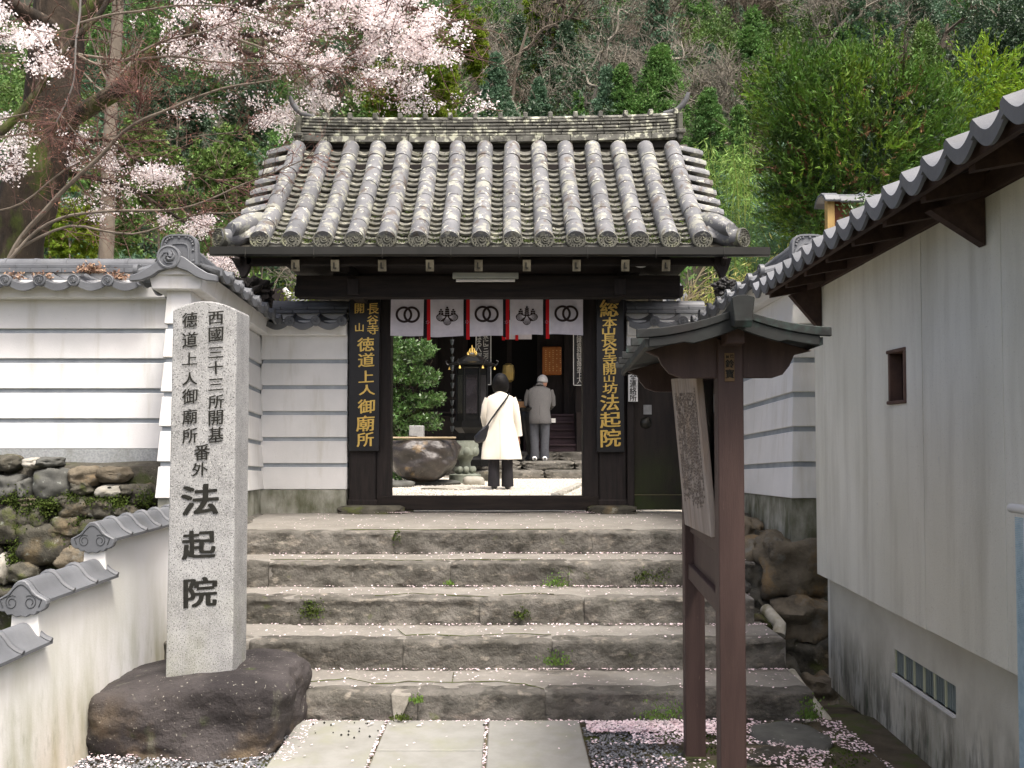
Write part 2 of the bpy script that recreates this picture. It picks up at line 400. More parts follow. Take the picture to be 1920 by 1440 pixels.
# ------------------------------------------------------------------ terrain: one sheet, street level in front, temple ground, then the hillside
def ground_z(x, y):
    if y < 5.2: return -.01
    if y < 7.6: return -.01 - .2 * min(1, (y - 5.2))
    base = .70 if y > 8.8 else -.2 + (.9) * (y - 7.6) / 1.2
    if y > 23: base += max(0, y - 23) * .60 + 3 * noise.noise(Vector((x * .04, y * .04, 3))) * min(1, (y - 23) / 10) + abs(x) * .02 * min(1, (y - 23) / 20)
    return base
def grid_sheet(name, xs, ys, fz, m, **kw):
    mb = MB(); nx = len(xs)
    mb.v = [Vector((x, y, fz(x, y))) for y in ys for x in xs]
    mb.f = [(j * nx + i, j * nx + i + 1, (j + 1) * nx + i + 1, (j + 1) * nx + i) for j in range(len(ys) - 1) for i in range(nx - 1)]
    return mb.build(name, m, None, smooth=True, auto=60, **kw)
HILLM = mat('shaded_litter_hillside', '#2e3122', '#24291a', sc=.5, rough=.95, bump=.8, bsc=3, bdist=.2, layers=[('#3d3529', .3, .5, .62, (1, 1, 1), .8)])  # litter colour darkened to paint in the understory shade between trees
g = grid_sheet('hillside', [(-110 + 220 * i / 60) for i in range(61)], [22 + 140 * (j / 50) for j in range(51)], lambda x, y: ground_z(x, y) - (.3 if y < 22.1 else 0), HILLM, kind='structure')
grid_sheet('ground', [-60, -20, -8, -4, -2, 0, 2, 4, 8, 20, 60], [-40, -10, 0, 4, 5.1, 5.2, 6.2, 7.6, 8.2, 8.8, 12, 18, 22.2], ground_z, SOIL, kind='structure')

# ------------------------------------------------------------------ paving slabs, gravel, petals
pav = thing('stone_path', (0, 4.2, 0), 'pale granite paving slabs leading to the foot of the stone steps', 'path', kind='structure')
del pav['category']
def slab(p):   # quad corners in world x,y
    mb = MB(); z0, z1 = -.02, .028
    mb.hexa([(x, y, z0) for x, y in p] + [(x, y, z1) for x, y in p])
    return mb.build('paving_slab', GRANITE_SAWN, pav, bevel=.006)
def gx(px, Y=4.33): return (px - 950) * Y / 1750
Yf = 5.03; Ym = 1.512 * 1750 / (1399 - 818)
cols = [(-1.105, -.645), (-.632, -.112), (-.095, .385)]
for k, (a, b) in enumerate(cols):
    if k == 1:
        slab([(a, Ym + .009), (b, Ym + .009), (b, Yf), (a, Yf)]); slab([(a, 3.7), (b, 3.7), (b, Ym - .009), (a, Ym - .009)])
    else:
        slab([(a, 3.25 if k else 3.4), (b, 3.25 if k else 3.4), (b, Yf), (a, Yf)])
for k, (a, b) in enumerate(cols):
    slab([(a, 2.3), (b, 2.3), (b, 3.24 if k == 2 else 3.39 if k == 0 else 3.69), (a, 3.24 if k == 2 else 3.39 if k == 0 else 3.69)])
Box('path_joint_bed', mat('joint_moss', '#55513d', '#6a6552', sc=20, rough=.95, bump=.5, bsc=90), pav, -1.1, .38, 2.3, 5.02, -.02, .012, bevel=0)

def pebbles(name, regions, m, size, dens, label, seedz=0):
    Vs = []
    base = np.array([[1, 0, 0], [0, 1, 0], [-1, 0, 0], [0, -1, 0], [0, 0, .6], [0, 0, -.6]], float)
    tri = [(0, 1, 4), (1, 2, 4), (2, 3, 4), (3, 0, 4), (1, 0, 5), (2, 1, 5), (3, 2, 5), (0, 3, 5)]
    for x0, x1, y0, y1, zf in regions:
        n = int((x1 - x0) * (y1 - y0) * dens)
        P = np.stack([rng.uniform(x0, x1, n), rng.uniform(y0, y1, n), np.zeros(n)], 1)
        P[:, 2] = [zf + .006 * noise.noise(Vector((p[0] * 9, p[1] * 9, 1))) + rng.uniform(0, size * .5) for p in P]
        a = rng.uniform(0, 6.28, n); c, s_ = np.cos(a), np.sin(a)
        sc = size * rng.uniform(.5, 1.25, (n, 1)) ; ax = rng.uniform(.6, 1.2, (n, 3)) * sc
        B = base[None] * ax[:, None] * (1 + rng.uniform(-.18, .18, (n, 6, 3)))
        X = B[..., 0] * c[:, None] - B[..., 1] * s_[:, None]; Yy = B[..., 0] * s_[:, None] + B[..., 1] * c[:, None]
        B = np.stack([X, Yy, B[..., 2]], 2) + P[:, None]
        Vs.append(B)
    B = np.concatenate(Vs); n = len(B)
    o0 = B.reshape(-1, 3).mean(0); o0[2] = 0
    me = bpy.data.meshes.new(name)
    V = (B - o0).reshape(-1, 3); Fc = (np.array(tri)[None] + 6 * np.arange(n)[:, None, None]).reshape(-1, 3)
    me.vertices.add(len(V)); me.vertices.foreach_set('co', V.astype(np.float32).ravel())
    me.loops.add(Fc.size); me.loops.foreach_set('vertex_index', Fc.astype(np.int32).ravel())
    me.polygons.add(len(Fc)); me.polygons.foreach_set('loop_start', np.arange(0, Fc.size, 3, dtype=np.int32))
    me.materials.append(m); me.update(calc_edges=True)
    return piece(name, me, None, T(*o0), label=label, cat='gravel', kind='stuff')
pebbles('grey_gravel', [(-2.1, -1.11, 2.6, 4.95, .0), (.40, 1.78, 2.3, 5.0, .0)], PEB, .0095, 5200, 'grey pea gravel either side of the granite path')

def petals(name, spots, label, size=.0078):
    P = np.array(spots); n = len(P); a = rng.uniform(0, 6.28, n)
    A = np.stack([np.cos(a), np.sin(a), rng.uniform(-.35, .35, n)], 1); Bv = np.stack([-np.sin(a), np.cos(a), rng.uniform(-.35, .35, n)], 1)
    s = size * rng.uniform(.6, 1.25, (n, 1))
    V = np.stack([P + A * s, P + Bv * s * .75, P - A * s, P - Bv * s * .75], 1).reshape(-1, 3); V[:, 2] += .004
    return np_obj(name, V, 4, PETAL, None, label=label, cat='petals', kind='stuff')
sp = []
def scat(n, x0, x1, y0, y1, z, cx=None, clump=0):
    for _ in range(n):
        x, y = rnd.uniform(x0, x1), rnd.uniform(y0, y1)
        if clump and noise.noise(Vector((x * clump, y * clump, 5))) < -.02: continue
        sp.append((x, y, z + rnd.uniform(0, .008)))
scat(420, -2.02, -1.12, 4.1, 4.75, .012, clump=5); scat(420, -2.05, -1.75, 4.2, 4.8, .014, clump=4)
scat(3600, .42, 1.7, 4.62, 5.02, .03, clump=3.2); scat(2600, .42, 1.1, 4.86, 5.04, .014); scat(3200, 1.0, 1.75, 4.1, 4.95, .04, clump=4); scat(900, .4, 1.1, 4.0, 4.7, .014, clump=4)
scat(200, -1.1, -1.0, 4.4, 5.04, .02); scat(50, -1.0, .38, 4.9, 5.02, .03); scat(24, -1.0, .38, 3.9, 4.9, .03)
for xj in (-.638, -.104):
    for _ in range(110): sp.append((xj + rnd.uniform(-.008, .008), rnd.uniform(3.9, 5.02), .03))
for _ in range(520): sp.append((rnd.uniform(-1.0, .5), 5.035 + abs(rnd.gauss(0, .012)), .015))

# ------------------------------------------------------------------ stone steps
RI = .165
YS = [5.07, 5.56, 6.05, 6.54, 7.04]
def edge_y(i, x): return YS[i] + .025 * noise.noise(Vector((x * 1.3, i * 9.1, 0))) + .012 * noise.noise(Vector((x * 5, i * 5.1, 2)))
def edge_z(i, x): return (i + 1) * RI + .007 * noise.noise(Vector((x * 2.2, i * 4.1, 7)))
stairs = thing('stone_stairs', (-.2, 5.07, 0), 'five worn stone steps with cracked concrete treads rising to the gate', 'steps', kind='structure')
del stairs['category']
def step_block(i, x0, x1, seed):
    zb = i * RI - .04; dx = .026; nx = max(6, int((x1 - x0) / dx)); prof = []
    # profile from bottom front, up, over the rounded nose, back over the top
    nz_ = 9; nt = 9
    for k in range(nz_): prof.append((0, k / nz_ * (RI + .04 - .018)))
    for k in range(4):
        a = k / 3 * math.pi / 2; prof.append((.022 * (1 - math.cos(a)), RI + .04 - .018 + .018 * math.sin(a)))
    back = .12 + .09 * noise.noise(Vector((seed * 3.3, i, 0)))
    for k in range(1, nt + 1): prof.append((.022 + k / nt * back, RI + .04))
    mb = MB(); rows = []
    for a in range(nx + 1):
        x = x0 + (x1 - x0) * a / nx
        e = min(a, nx - a); pin = .012 * (1 if e == 0 else .3 if e == 1 else 0)
        row = []
        for k, (d, h) in enumerate(prof):
            q = Vector((x * 7, h * 9 + i * 3, seed * 2.0 + d * 7))
            rgh = .020 * noise.noise(q) + .017 * abs(noise.noise(q * 2.3)) + .009 * noise.noise(q * 6) + .035 * noise.noise(Vector((x * 2.1, seed, h * 3)))
            front = k < nz_
            y = edge_y(i, x) + d * (1 + (.35 * noise.noise(Vector((x * 3.1, seed, 4))) if k == len(prof) - 1 else 0)) + (rgh if front else rgh * .5 if k < nz_ + 4 else 0) + pin
            z = zb + h + (edge_z(i, x) - (i + 1) * RI) + (.0 if front else .012 * noise.noise(Vector((x * 8, y * 14, seed)))) - (pin * .6 if not front else 0)
            if h < .045: z = zb + h
            row.append(Vector((x + (.0015 if a == 0 else -.0015 if a == nx else 0), y, z)))
        row.append(Vector((x, row[-1].y, zb)))
        rows.append(row)
    mb.loft(rows, cap=True, closed=True)
    return mb.build('step_stone', STONE, stairs, smooth=True, auto=45)
def sx(px, i): return (px - 950) * YS[i] / 1750
joints = [[-1.95, sx(790, 0), sx(1020, 0), 1.64], [-2.0, sx(665, 1), sx(757, 1), sx(1040, 1), 1.64], [-2.05, sx(560, 2), sx(893, 2), sx(1090, 2), 1.6],
          [-2.1, sx(505, 3), sx(845, 3), sx(1065, 3), 1.72], [-2.15, sx(740, 4), sx(1090, 4), 1.83]]
joints = [[-2.0, sx(560, 0), sx(785, 0), sx(1022, 0), 1.66], [-2.05, sx(470, 1), sx(757, 1), sx(1035, 1), 1.66],
          [-2.1, sx(545, 2), sx(900, 2), sx(1095, 2), 1.6], [-2.1, sx(505, 3), sx(845, 3), sx(1065, 3), 1.74], [-2.2, sx(740, 4), sx(1110, 4), 1.83]]
for i, js in enumerate(joints):
    for k in range(len(js) - 1): step_block(i, js[k], js[k + 1], i * 7 + k + 1)
    xs = [js[0] + (js[-1] - js[0]) * a / 60 for a in range(61)]
    y1 = YS[i + 1] + .1 if i < 4 else 8.74
    mb = MB(); nx = len(xs); ys = [0, .12, .3, 1] if i < 4 else [0, .05, .3, .6, 1]
    for x in xs:
        row = []
        for t in ys:
            y = (edge_y(i, x) + .035) * (1 - t) + y1 * t
            row.append(Vector((x, y, edge_z(i, x) - .005 - (.003 if t < .06 else 0) + .003 * noise.noise(Vector((x * 3, y * 3, i))) + (.02 * t if i == 4 else 0))))
        row.append(Vector((x, y1, i * RI - .1))); row.append(Vector((x, row[0].y, i * RI - .1)))
        mb.v += row
    k = len(ys) + 2
    for a in range(nx - 1):
        for b in range(k): mb.f.append((a * k + b, a * k + (b + 1) % k, (a + 1) * k + (b + 1) % k, (a + 1) * k + b))
    mb.f.append(tuple(range(k))[::-1]); mb.f.append(tuple(range((nx - 1) * k, nx * k)))
    mb.build('tread', TREAD, stairs, smooth=True, auto=40)
    # petals on the tread, thick at the foot of the next riser and on the right
    yb = YS[i + 1] if i < 4 else 8.5
    for _ in range(230 if i < 4 else 330):
        x = rnd.triangular(-2.0, js[-1], js[-1] if rnd.random() < .5 else -1.6)
        y = rnd.uniform(YS[i] + .05, yb); sp.append((x, y, (i + 1) * RI + .006 + (.012 if i == 4 else 0)))
    if i < 4:
        for _ in range(330):
            x = rnd.triangular(-1.9, js[-1], js[-1]); sp.append((x, yb - abs(rnd.gauss(0, .022)) - .012, (i + 1) * RI + .006))
for c0, n in ((-1.0, 110), (.68, 110)):
    for _ in range(n): sp.append((c0 + rnd.gauss(0, .07), 8.50 + rnd.gauss(0, .03), 5 * RI + .024))
petals('fallen_petals', sp, 'fallen pale pink cherry petals on the steps, gravel and path')
# cracks along the treads, thin raised-shadow gaps filled with moss
def crack(i, pts):
    mb = MB(); P = []
    for px, dy in pts:
        x = sx(px, i); P.append(Vector((x, edge_y(i, x) + dy, edge_z(i, x) + .0035)))
    Q = []
    for a in range(len(P) - 1):
        for k in range(6):
            q = P[a].lerp(P[a + 1], k / 6); q.y += .022 * noise.noise(Vector((q.x * 12, i, 1))) + .01 * noise.noise(Vector((q.x * 31, i, 1))); Q.append(q)
    Q.append(P[-1])
    mb.tube(Q, [.0022 + .003 * abs(noise.noise(q * 9)) for q in Q], n=4)
    mb.build('crack', mat('crack_moss', '#3c3a2b', '#4f5a2a', sc=12, rough=.95), stairs)
crack(0, [(565, .18), (640, .27), (700, .16), (760, .21), (845, .20), (930, .2), (985, .16), (1020, .05)]); crack(0, [(845, .2), (844, .42)])
crack(1, [(735, .34), (757, .16), (800, .18), (870, .14), (960, .2), (1035, .15)]); crack(2, [(700, .1), (770, .2), (830, .13), (915, .05)])
crack(2, [(935, .12), (1000, .17), (1040, .12)]); crack(3, [(500, .14), (640, .16), (760, .1), (860, .14), (1000, .1)]); crack(4, [(640, .14), (800, .12), (1040, .12)])
# weeds growing in the step joints and along their foot
def weed(px, py, Y, n, w, label, h=.05):
    c = at(px, py, Y); P = np.stack([rng.normal(c.x, w, n), rng.normal(c.y - .03, .015, n), c.z + np.abs(rng.normal(0, h, n))], 1)
    np_obj('weed', leafV(P, .008, .6, D=np.tile([0, -.3, 1.], (n, 1))), 4, L_BAMBOO if n % 2 else MOSS, None, label=label, cat='weed', kind='stuff')
weed(784, 1312, 5.03, 161, .018, 'small green weed in the joint of the lowest step beside a pale wedge stone', .012)
weed(753, 1345, 5.03, 120, .03, 'mossy weed tuft at the foot of the lowest step, left of centre', .012)
weed(1042, 1098, 6.5, 221, .045, 'leafy weed at the right joint of the fourth step under the gate', .04)
weed(1040, 1243, 5.52, 201, .04, 'low weed spilling below the crack of the second step', .03)
weed(1240, 1345, 5.0, 281, .06, 'clover clump at the foot of the lowest step by the notice board', .04)
weed(1515, 1345, 5.0, 261, .03, 'creeping weed at the right end of the lowest step', .05)
weed(844, 1094, 6.5, 101, .015, 'tiny weed at the foot of the fourth step near its middle', .01)
def mosspatch(px, py, Y, w, h, label, n=420):
    c = at(px, py, Y); s1 = w * Y / 1750 / 2; s2 = h * Y / 1750 / 2
    P = np.stack([rng.normal(c.x, s1 * .6, n), c.y - .02 + rng.normal(0, .01, n), rng.normal(c.z, s2 * .5, n)], 1)
    np_obj('moss_patch', leafV(P, .007, .7), 4, MOSS, None, label=label, cat='moss', kind='stuff')
mosspatch(585, 1143, 6.06, 40, 36, 'dark moss patch on the third riser at left'); mosspatch(975, 1150, 6.06, 30, 20, 'moss patch on the third riser right of centre', 260)
mosspatch(1210, 1080, 6.55, 60, 30, 'brown green moss on the fourth riser at right', 500); mosspatch(745, 1005, 7.05, 14, 26, 'thin moss streak on the top riser', 160)
# soil and moss bed at lower right, half-buried flat stone
mb = MB(); nn = 16
rows = [[Vector((.75 + 1.0 * i / nn, 3.9 + 1.1 * j / nn, .006 + .03 * (j / nn) * (i / nn) + .012 * noise.noise(Vector((i * .5, j * .5, 1))))) for i in range(nn + 1)] for j in range(nn + 1)]
mb.loft(rows, cap=False, closed=False); mb.build('mossy_soil', SOIL, None, smooth=True, label='mossy soil bed around the feet of the notice board', kind='structure')
P = np.stack([rng.uniform(.78, 1.7, 5200), rng.uniform(4.0, 4.98, 5200), rng.uniform(.01, .03, 5200)], 1)
P = P[[noise.noise(Vector((p[0] * 4, p[1] * 4, 9))) > .08 for p in P]]
np_obj('ground_moss', leafV(P, .007, .7), 4, MOSS, None, label='patches of green moss on the soil by the notice board', cat='moss', kind='stuff')

P = [(rnd.uniform(-1.02, -.62), rnd.uniform(4.72, 4.98), .034) for _ in range(16)] + [(rnd.uniform(-.14, -.10), 4.93, .034) for _ in range(3)]
mb = MB()
for x, y, z in P:
    r = rnd.uniform(.004, .007); mb.add([(x + r, y, z), (x, y + r, z), (x - r, y, z), (x, y - r, z), (x, y, z + r), (x, y, z - r)], [(0, 1, 4), (1, 2, 4), (2, 3, 4), (3, 0, 4), (1, 0, 5), (2, 1, 5), (3, 2, 5), (0, 3, 5)])
mb.build('dark_seeds', INK, None, label='scattered small dark seeds on the left paving slab', cat='seeds', kind='stuff')
# ------------------------------------------------------------------ inscribed stone pillar on its boulder
br = rockMB((-1.575, 4.90, .10), (.98, .80, .59), 8, sub=6, pw=.33, amp=.06, freq=1.3)
for v in br.v:
    if v.z > .34: v.z = .34 + (v.z - .34) * .6
    t = max(0, min(1, (-1.35 - v.x) / .7)); v.z -= .07 * t * max(0, v.z) / .36
    v.z += .012 * noise.noise(v * 5) + .006 * noise.noise(v * 13); v.x += .02 * noise.noise(v * 4);  v.y += .03 * noise.noise(v * 3 + Vector((4, 0, 0)))
    v.z = max(v.z, -.04)
br.build('base_boulder', BASE_ROCK, None, smooth=True, label='dark rough boulder carrying the inscribed granite pillar', cat='boulder')
st = thing('stone_pillar', (-1.54, 4.82, .28), 'tall square granite pillar with engraved black characters standing on a dark boulder', 'stone pillar')
x0b, x1b, x0t, x1t, yf, yb, zb_, zt_ = -1.703, -1.368, -1.690, -1.366, 4.70, 4.95, .28, 2.18
mb = MB(); rings = []
n = 10
def prof_top(t): return zt_ + .045 * math.sin(math.pi * t) ** .9
fr = [Vector((x0b, yf, zb_)), Vector((x1b, yf, zb_))] + [Vector((x1t + (x0t - x1t) * k / n, yf + .004, prof_top(k / n))) for k in range(n + 1)]
bk = [Vector((p.x, yb - (.004 if p.z > 1 else 0), p.z)) for p in fr]
mb.loft([fr, bk]); mb.build('shaft', GRANITE, st, bevel=.008, seg=2)
M = T(0, yf - .0015, 0)
def L(ch, px, py, w, h): p = at(px, py, yf); return (ch, p.x, p.z, w * yf / 1750, h * yf / 1750)
it = [L(c, 405, y, 28, h) for c, y, h in zip('西國三十三所開基', (596, 627, 661, 689, 721, 753, 783, 815), (24, 27, 20, 24, 22, 25, 27, 28))]
it += [L(c, 356, y, 28, h) for c, y, h in zip('德道上人御廟所', (600, 637, 673, 710, 743, 781, 817), (28, 28, 22, 24, 28, 28, 27))]
it += [L('番', 379, 848, 29, 29), L('外', 375, 880, 29, 24)]
letters(MB(), it, M, bold=.016, ext=.004, brush=.10).build('engraved_lettering', INK, st)
letters(MB(), [L('法', 375, 937, 68, 56), L('起', 373, 1021, 60, 52), L('院', 376, 1110, 62, 54)], M, bold=.035, ext=.004, brush=.08).build('engraved_lettering', INK, st)

# ------------------------------------------------------------------ stepped low wall on the left
lw = thing('low_wall', (-2.10, 4.6, 0), 'stepped low white plaster wall with grey cloud-ended tile caps at left', 'wall')
CX = -2.108
segs = [(4.79, 6.42, 1.012), (4.10, 4.79, .822), (3.41, 4.10, .636), (2.72, 3.41, .45)]
for a, b, z in segs:
    xt = -2.014 - .038 * (z + .05) / 1.06
    MB().hexa([(-2.20, a, -.05), (-2.014, a, -.05), (-2.014, b, -.05), (-2.20, b, -.05), (-2.155, a, z), (xt, a, z), (xt, b, z), (-2.155, b, z)]).build('plaster_panel', WHITE_LOW, lw)
cap_half = [(0, 1), (.12, .985), (.25, .92), (.38, .80), (.52, .66), (.68, .56), (.85, .49), (1.0, .45)]
def capz(t): # t in -1..1
    t = abs(t)
    for k in range(len(cap_half) - 1):
        if cap_half[k][0] <= t <= cap_half[k + 1][0]:
            f = (t - cap_half[k][0]) / (cap_half[k + 1][0] - cap_half[k][0]); return cap_half[k][1] * (1 - f) + cap_half[k + 1][1] * f
    return .45
HW, HH = .112, .155
face = [(0, 1), (.15, .98), (.3, .88), (.45, .72), (.6, .61), (.8, .53), (1.02, .45), (1.04, .34), (.97, .2), (.8, .12), (.66, .12), (.56, .02), (.36, .04), (.2, -.04), (0, .0)]
face = face + [(-x, y) for x, y in face[-2:0:-1]]
for a, b, z in segs:
    zf = z - HH * .40
    n = max(2, round((b - a) / .21)); p = (b + .03 - a) / n
    ts = [-1 + 2 * k / 16 for k in range(17)]
    for k in range(n):
        y0 = a + .012 + k * p; mb = MB()
        sec = [(t * HW, zf + capz(t) * HH) for t in ts] + [(HW, zf + .36 * HH), (-HW, zf + .36 * HH)]
        mb.prism(sec, lambda u, v, w: Vector((CX + u, w, v)), y0 + .001, y0 + p - .002)
        c = mb.build('cap_tile', TILE, lw, smooth=True, auto=50)
        yy = y0 + p - .02
        mb = MB(); mb.tube([Vector((CX + t * HW * 1.03, yy, zf + capz(t) * HH + .003)) for t in ts], .0125, n=6)
        mb.build('rib', TILE, c, smooth=True, auto=50)
    mb = MB(); mb.prism([(u * .108, v * HH) for u, v in face], lambda u, v, w: Vector((CX + u, w, zf + v)), a - .022, a + .012)
    e = mb.build('end_tile', TILE, lw, bevel=.004)
    mb = MB()
    arc = [(-.9, .46), (-.72, .52), (-.5, .60), (-.3, .76), (-.12, .86), (0, .88), (.12, .86), (.3, .76), (.5, .60), (.72, .52), (.9, .46)]
    arc = [(-.78, .26)] + arc + [(.78, .26)]
    mb.tube([Vector((CX + u * .1, a - .0225, zf + v * HH)) for u, v in arc], .003, n=4)
    for s in (-1, 1):
        sw = []
        for k in range(22):
            q = k / 21; ang = math.pi * (1.3 - 3.0 * q); r = .012 + .020 * (q if q > .0 else 0)
            sw.append(Vector((CX + s * (.040 - math.cos(ang) * r * .9 * s * s), a - .0225, zf + .38 * HH + math.sin(ang) * r)))
        mb.tube(sw, .0024, n=4)
    mb.build('relief_line', mat('tile_groove', '#3f4244', rough=.8), e)

# ------------------------------------------------------------------ tiled wall coping
def coping_protos():
    def pan():
        mb = MB(); nx = 12; p = .262; rows = []
        def zz(x):
            t = x / p
            return -.034 * math.sin(math.pi * min(1, t / .80)) if t < .80 else .022 * math.sin(math.pi * (t - .80) / .20)
        for y, dz in ((-.30, 0), (-.19, .026), (-.08, .07)):
            rows.append([Vector((x * p / nx, y, .058 + dz + zz(x * p / nx))) for x in range(nx + 1)])
        back = [Vector((v.x, v.y, v.z - .02)) for v in rows[-1]]
        lip = [Vector((v.x, -.285, v.z - .02)) for v in rows[0]]
        lip2 = [Vector((v.x, -.285, v.z - .055)) for v in rows[0]]
        lip3 = [Vector((v.x, -.302, v.z - .055)) for v in rows[0]]
        lip4 = [Vector((v.x, -.304, v.z)) for v in rows[0]]
        rr = [back, lip, lip2, lip3, lip4] + rows[:1] + rows[1:]
        mb.loft(rr, cap=False, closed=False)
        for e in (0, nx): mb.f.append(tuple(range(len(mb.v) - len(rr) * (nx + 1) + e, len(mb.v), nx + 1)))
        return mb.mesh('coping_tile', TILE, smooth=True, auto=35)
    def disc(r=.046, d=.03):
        mb = MB(); mb.lathe([(r, -d), (r, 0), (r * .86, .003), (r * .80, -.003), (r * .02, -.003)], (0, 0, 0), axis='y', n=18)
        for k in range(3):
            pts = [Vector((r * (.15 + .5 * q) * math.cos(2.1 * k + 3.2 * q), -.0005, r * (.15 + .5 * q) * math.sin(2.1 * k + 3.2 * q))) for q in (0, .25, .5, .75, 1)]
            mb.tube(pts, [.010 * r / .046, .008 * r / .046, .006 * r / .046, .004 * r / .046, .002], n=5)
        return mb
    return pan(), disc
PAN, DISC = coping_protos()
DISCM = DISC().mesh('tile_disc', TILE, smooth=True, auto=40)
def half_round(length, r, m, name, n=10, flare=.0, ang=200):
    """half tube lying along local +x, open below"""
    mb = MB(); rows = []
    for x, rr in ((0, r + flare), (length * .12, r + flare), (length * .121, r), (length, r)) if flare else ((0, r), (length, r)):
        rows.append([Vector((x, -rr * math.cos(R(90 - ang / 2) + R(ang) * k / n), rr * math.sin(R(90 - ang / 2) + R(ang) * k / n))) for k in range(n + 1)])
    mb.loft(rows, cap=True, closed=True)
    return mb.mesh(name, m, smooth=True, auto=40)
def coping(parent, P0, P1, z0, z1, sides=(-1, 1), tm=None, pm=None):
    """P0 -> P1 in plan, lip height z0 -> z1. side -1 is to the right of the direction"""
    P0, P1 = Vector((P0[0], P0[1], 0)), Vector((P1[0], P1[1], 0))
    Ln = (P1 - P0).length; d = (P1 - P0) / Ln; nrm = Vector((-d.y, d.x, 0)); sl = (z1 - z0) / Ln
    n = max(1, round(Ln / .262)); p = Ln / n
    Zv = Vector((0, 0, 1))
    for s in sides:
        o = nrm * s; Yv = -o; X = Yv.cross(Zv); sgn = 1 if X.dot(d) > 0 else -1
        for k in range(n):
            a = P0 + d * (k * p if sgn > 0 else (k + 1) * p)
            zz = z0 + sl * (a - P0).length
            Mx = basis(X * (p / .262) + Zv * sl * sgn * (p / .262), Yv, Zv, a + Zv * zz)
            piece('coping_tile', PAN, parent, Mx)
            a2 = a + X * (p * .90)
            piece('tile_end', DISCM, parent, basis(X, Yv, Zv, a2 + o * .315 + Zv * (zz + sl * sgn * p * .9 + .048)))
    def along(name, h0, h1, hw, seg, m, off=0, bev=.004):
        x = -off
        while x < Ln - .02:
            a, b = max(0, x), min(Ln, x + seg); x += seg
            if b - a < .03: continue
            A, B = P0 + d * (a + .0015), P0 + d * (b - .0015); za, zb = z0 + sl * a, z0 + sl * b
            MB().hexa([A - nrm * hw + Zv * (za + h0), B - nrm * hw + Zv * (zb + h0), B + nrm * hw + Zv * (zb + h0), A + nrm * hw + Zv * (za + h0),
                       A - nrm * hw + Zv * (za + h1), B - nrm * hw + Zv * (zb + h1), B + nrm * hw + Zv * (zb + h1), A + nrm * hw + Zv * (za + h1)]).build(name, m, parent, bevel=bev)
    along('mortar_fill', .08, .155, .07, 9, WHITE)
    along('ridge_slab', .145, .178, .105, .25, TILE, .05)
    along('ridge_slab', .181, .212, .090, .25, TILE, .17)
    k = 0; x = 0
    while x < Ln - .05:
        l = min(.245, Ln - x - .002); a = P0 + d * x
        me = half_round(l, .062, TILE, 'ridge_cap_tile', flare=.004)
        Xd = (d + Zv * sl); piece('ridge_cap_tile', me, parent, basis(Xd, nrm, Zv, a + Zv * (z0 + sl * x + .212)))
        x += .245
def wall_body(parent, P0, P1, L0, L1, ht, hb, cap0=True, m=WHITE, front_pull=0.0):
    """plaster courses between level lists, grey recessed bands between"""
    P0, P1 = Vector((P0[0], P0[1], 0)), Vector((P1[0], P1[1], 0)); Ln = (P1 - P0).length; d = (P1 - P0) / Ln
    nrm = Vector((-d.y, d.x, 0)); Zv = Vector((0, 0, 1)); n = len(L0) - 1
    for k in range(n):
        fa, fb = k / n, (k + 1) / n
        wb = hb + (ht - hb) * fa + .004; wt = hb + (ht - hb) * fb - .004
        e0b = front_pull * (1 - fa) + .004; e0t = front_pull * (1 - fb) - .004
        g = .036 if k < n - 1 else 0
        def pt(P, e, z, w): return P + d * e + nrm * w + Zv * z
        A, B = P0, P1
        MB().hexa([pt(A, -e0b, L0[k], -wb), pt(B, 0, L1[k], -wb), pt(B, 0, L1[k], wb), pt(A, -e0b, L0[k], wb),
                   pt(A, -e0t, L0[k + 1] - g, -wt), pt(B, 0, L1[k + 1] - g, -wt), pt(B, 0, L1[k + 1] - g, wt), pt(A, -e0t, L0[k + 1] - g, wt)]).build('plaster_course', m, parent, bevel=.004)
        if g:
            w = wt - .012; e = e0t - .012
            MB().hexa([pt(A, -e, L0[k + 1] - g - .003, -w), pt(B, 0, L1[k + 1] - g - .003, -w), pt(B, 0, L1[k + 1] - g - .003, w), pt(A, -e, L0[k + 1] - g - .003, w),
                       pt(A, -e, L0[k + 1] + .003, -w), pt(B, 0, L1[k + 1] + .003, -w), pt(B, 0, L1[k + 1] + .003, w), pt(A, -e, L0[k + 1] + .003, w)]).build('groove_band', BAND, parent)
def cornice(parent, P0, P1, z0, z1, hw=.20, e0=0.0):
    P0, P1 = Vector((P0[0], P0[1], 0)), Vector((P1[0], P1[1], 0)); d = (P1 - P0).normalized(); nrm = Vector((-d.y, d.x, 0)); Zv = Vector((0, 0, 1)); P0 = P0 - d * e0
    q = [P0 - nrm * hw, P1 - nrm * hw, P1 + nrm * hw, P0 + nrm * hw]; q2 = [P0 - nrm * (hw + .03), P1 - nrm * (hw + .03), P1 + nrm * (hw + .03), P0 + nrm * (hw + .03)]
    zz = [z0, z1, z1, z0]
    MB().hexa([p + Zv * (z - .07) for p, z in zip(q, zz)] + [p + Zv * (z + .06) for p, z in zip(q2, zz)]).build('plaster_cornice', WHITE, parent, bevel=.006)

LV = lambda z0, z1, n: [z0 + (z1 - z0) * k / n for k in range(n + 1)]
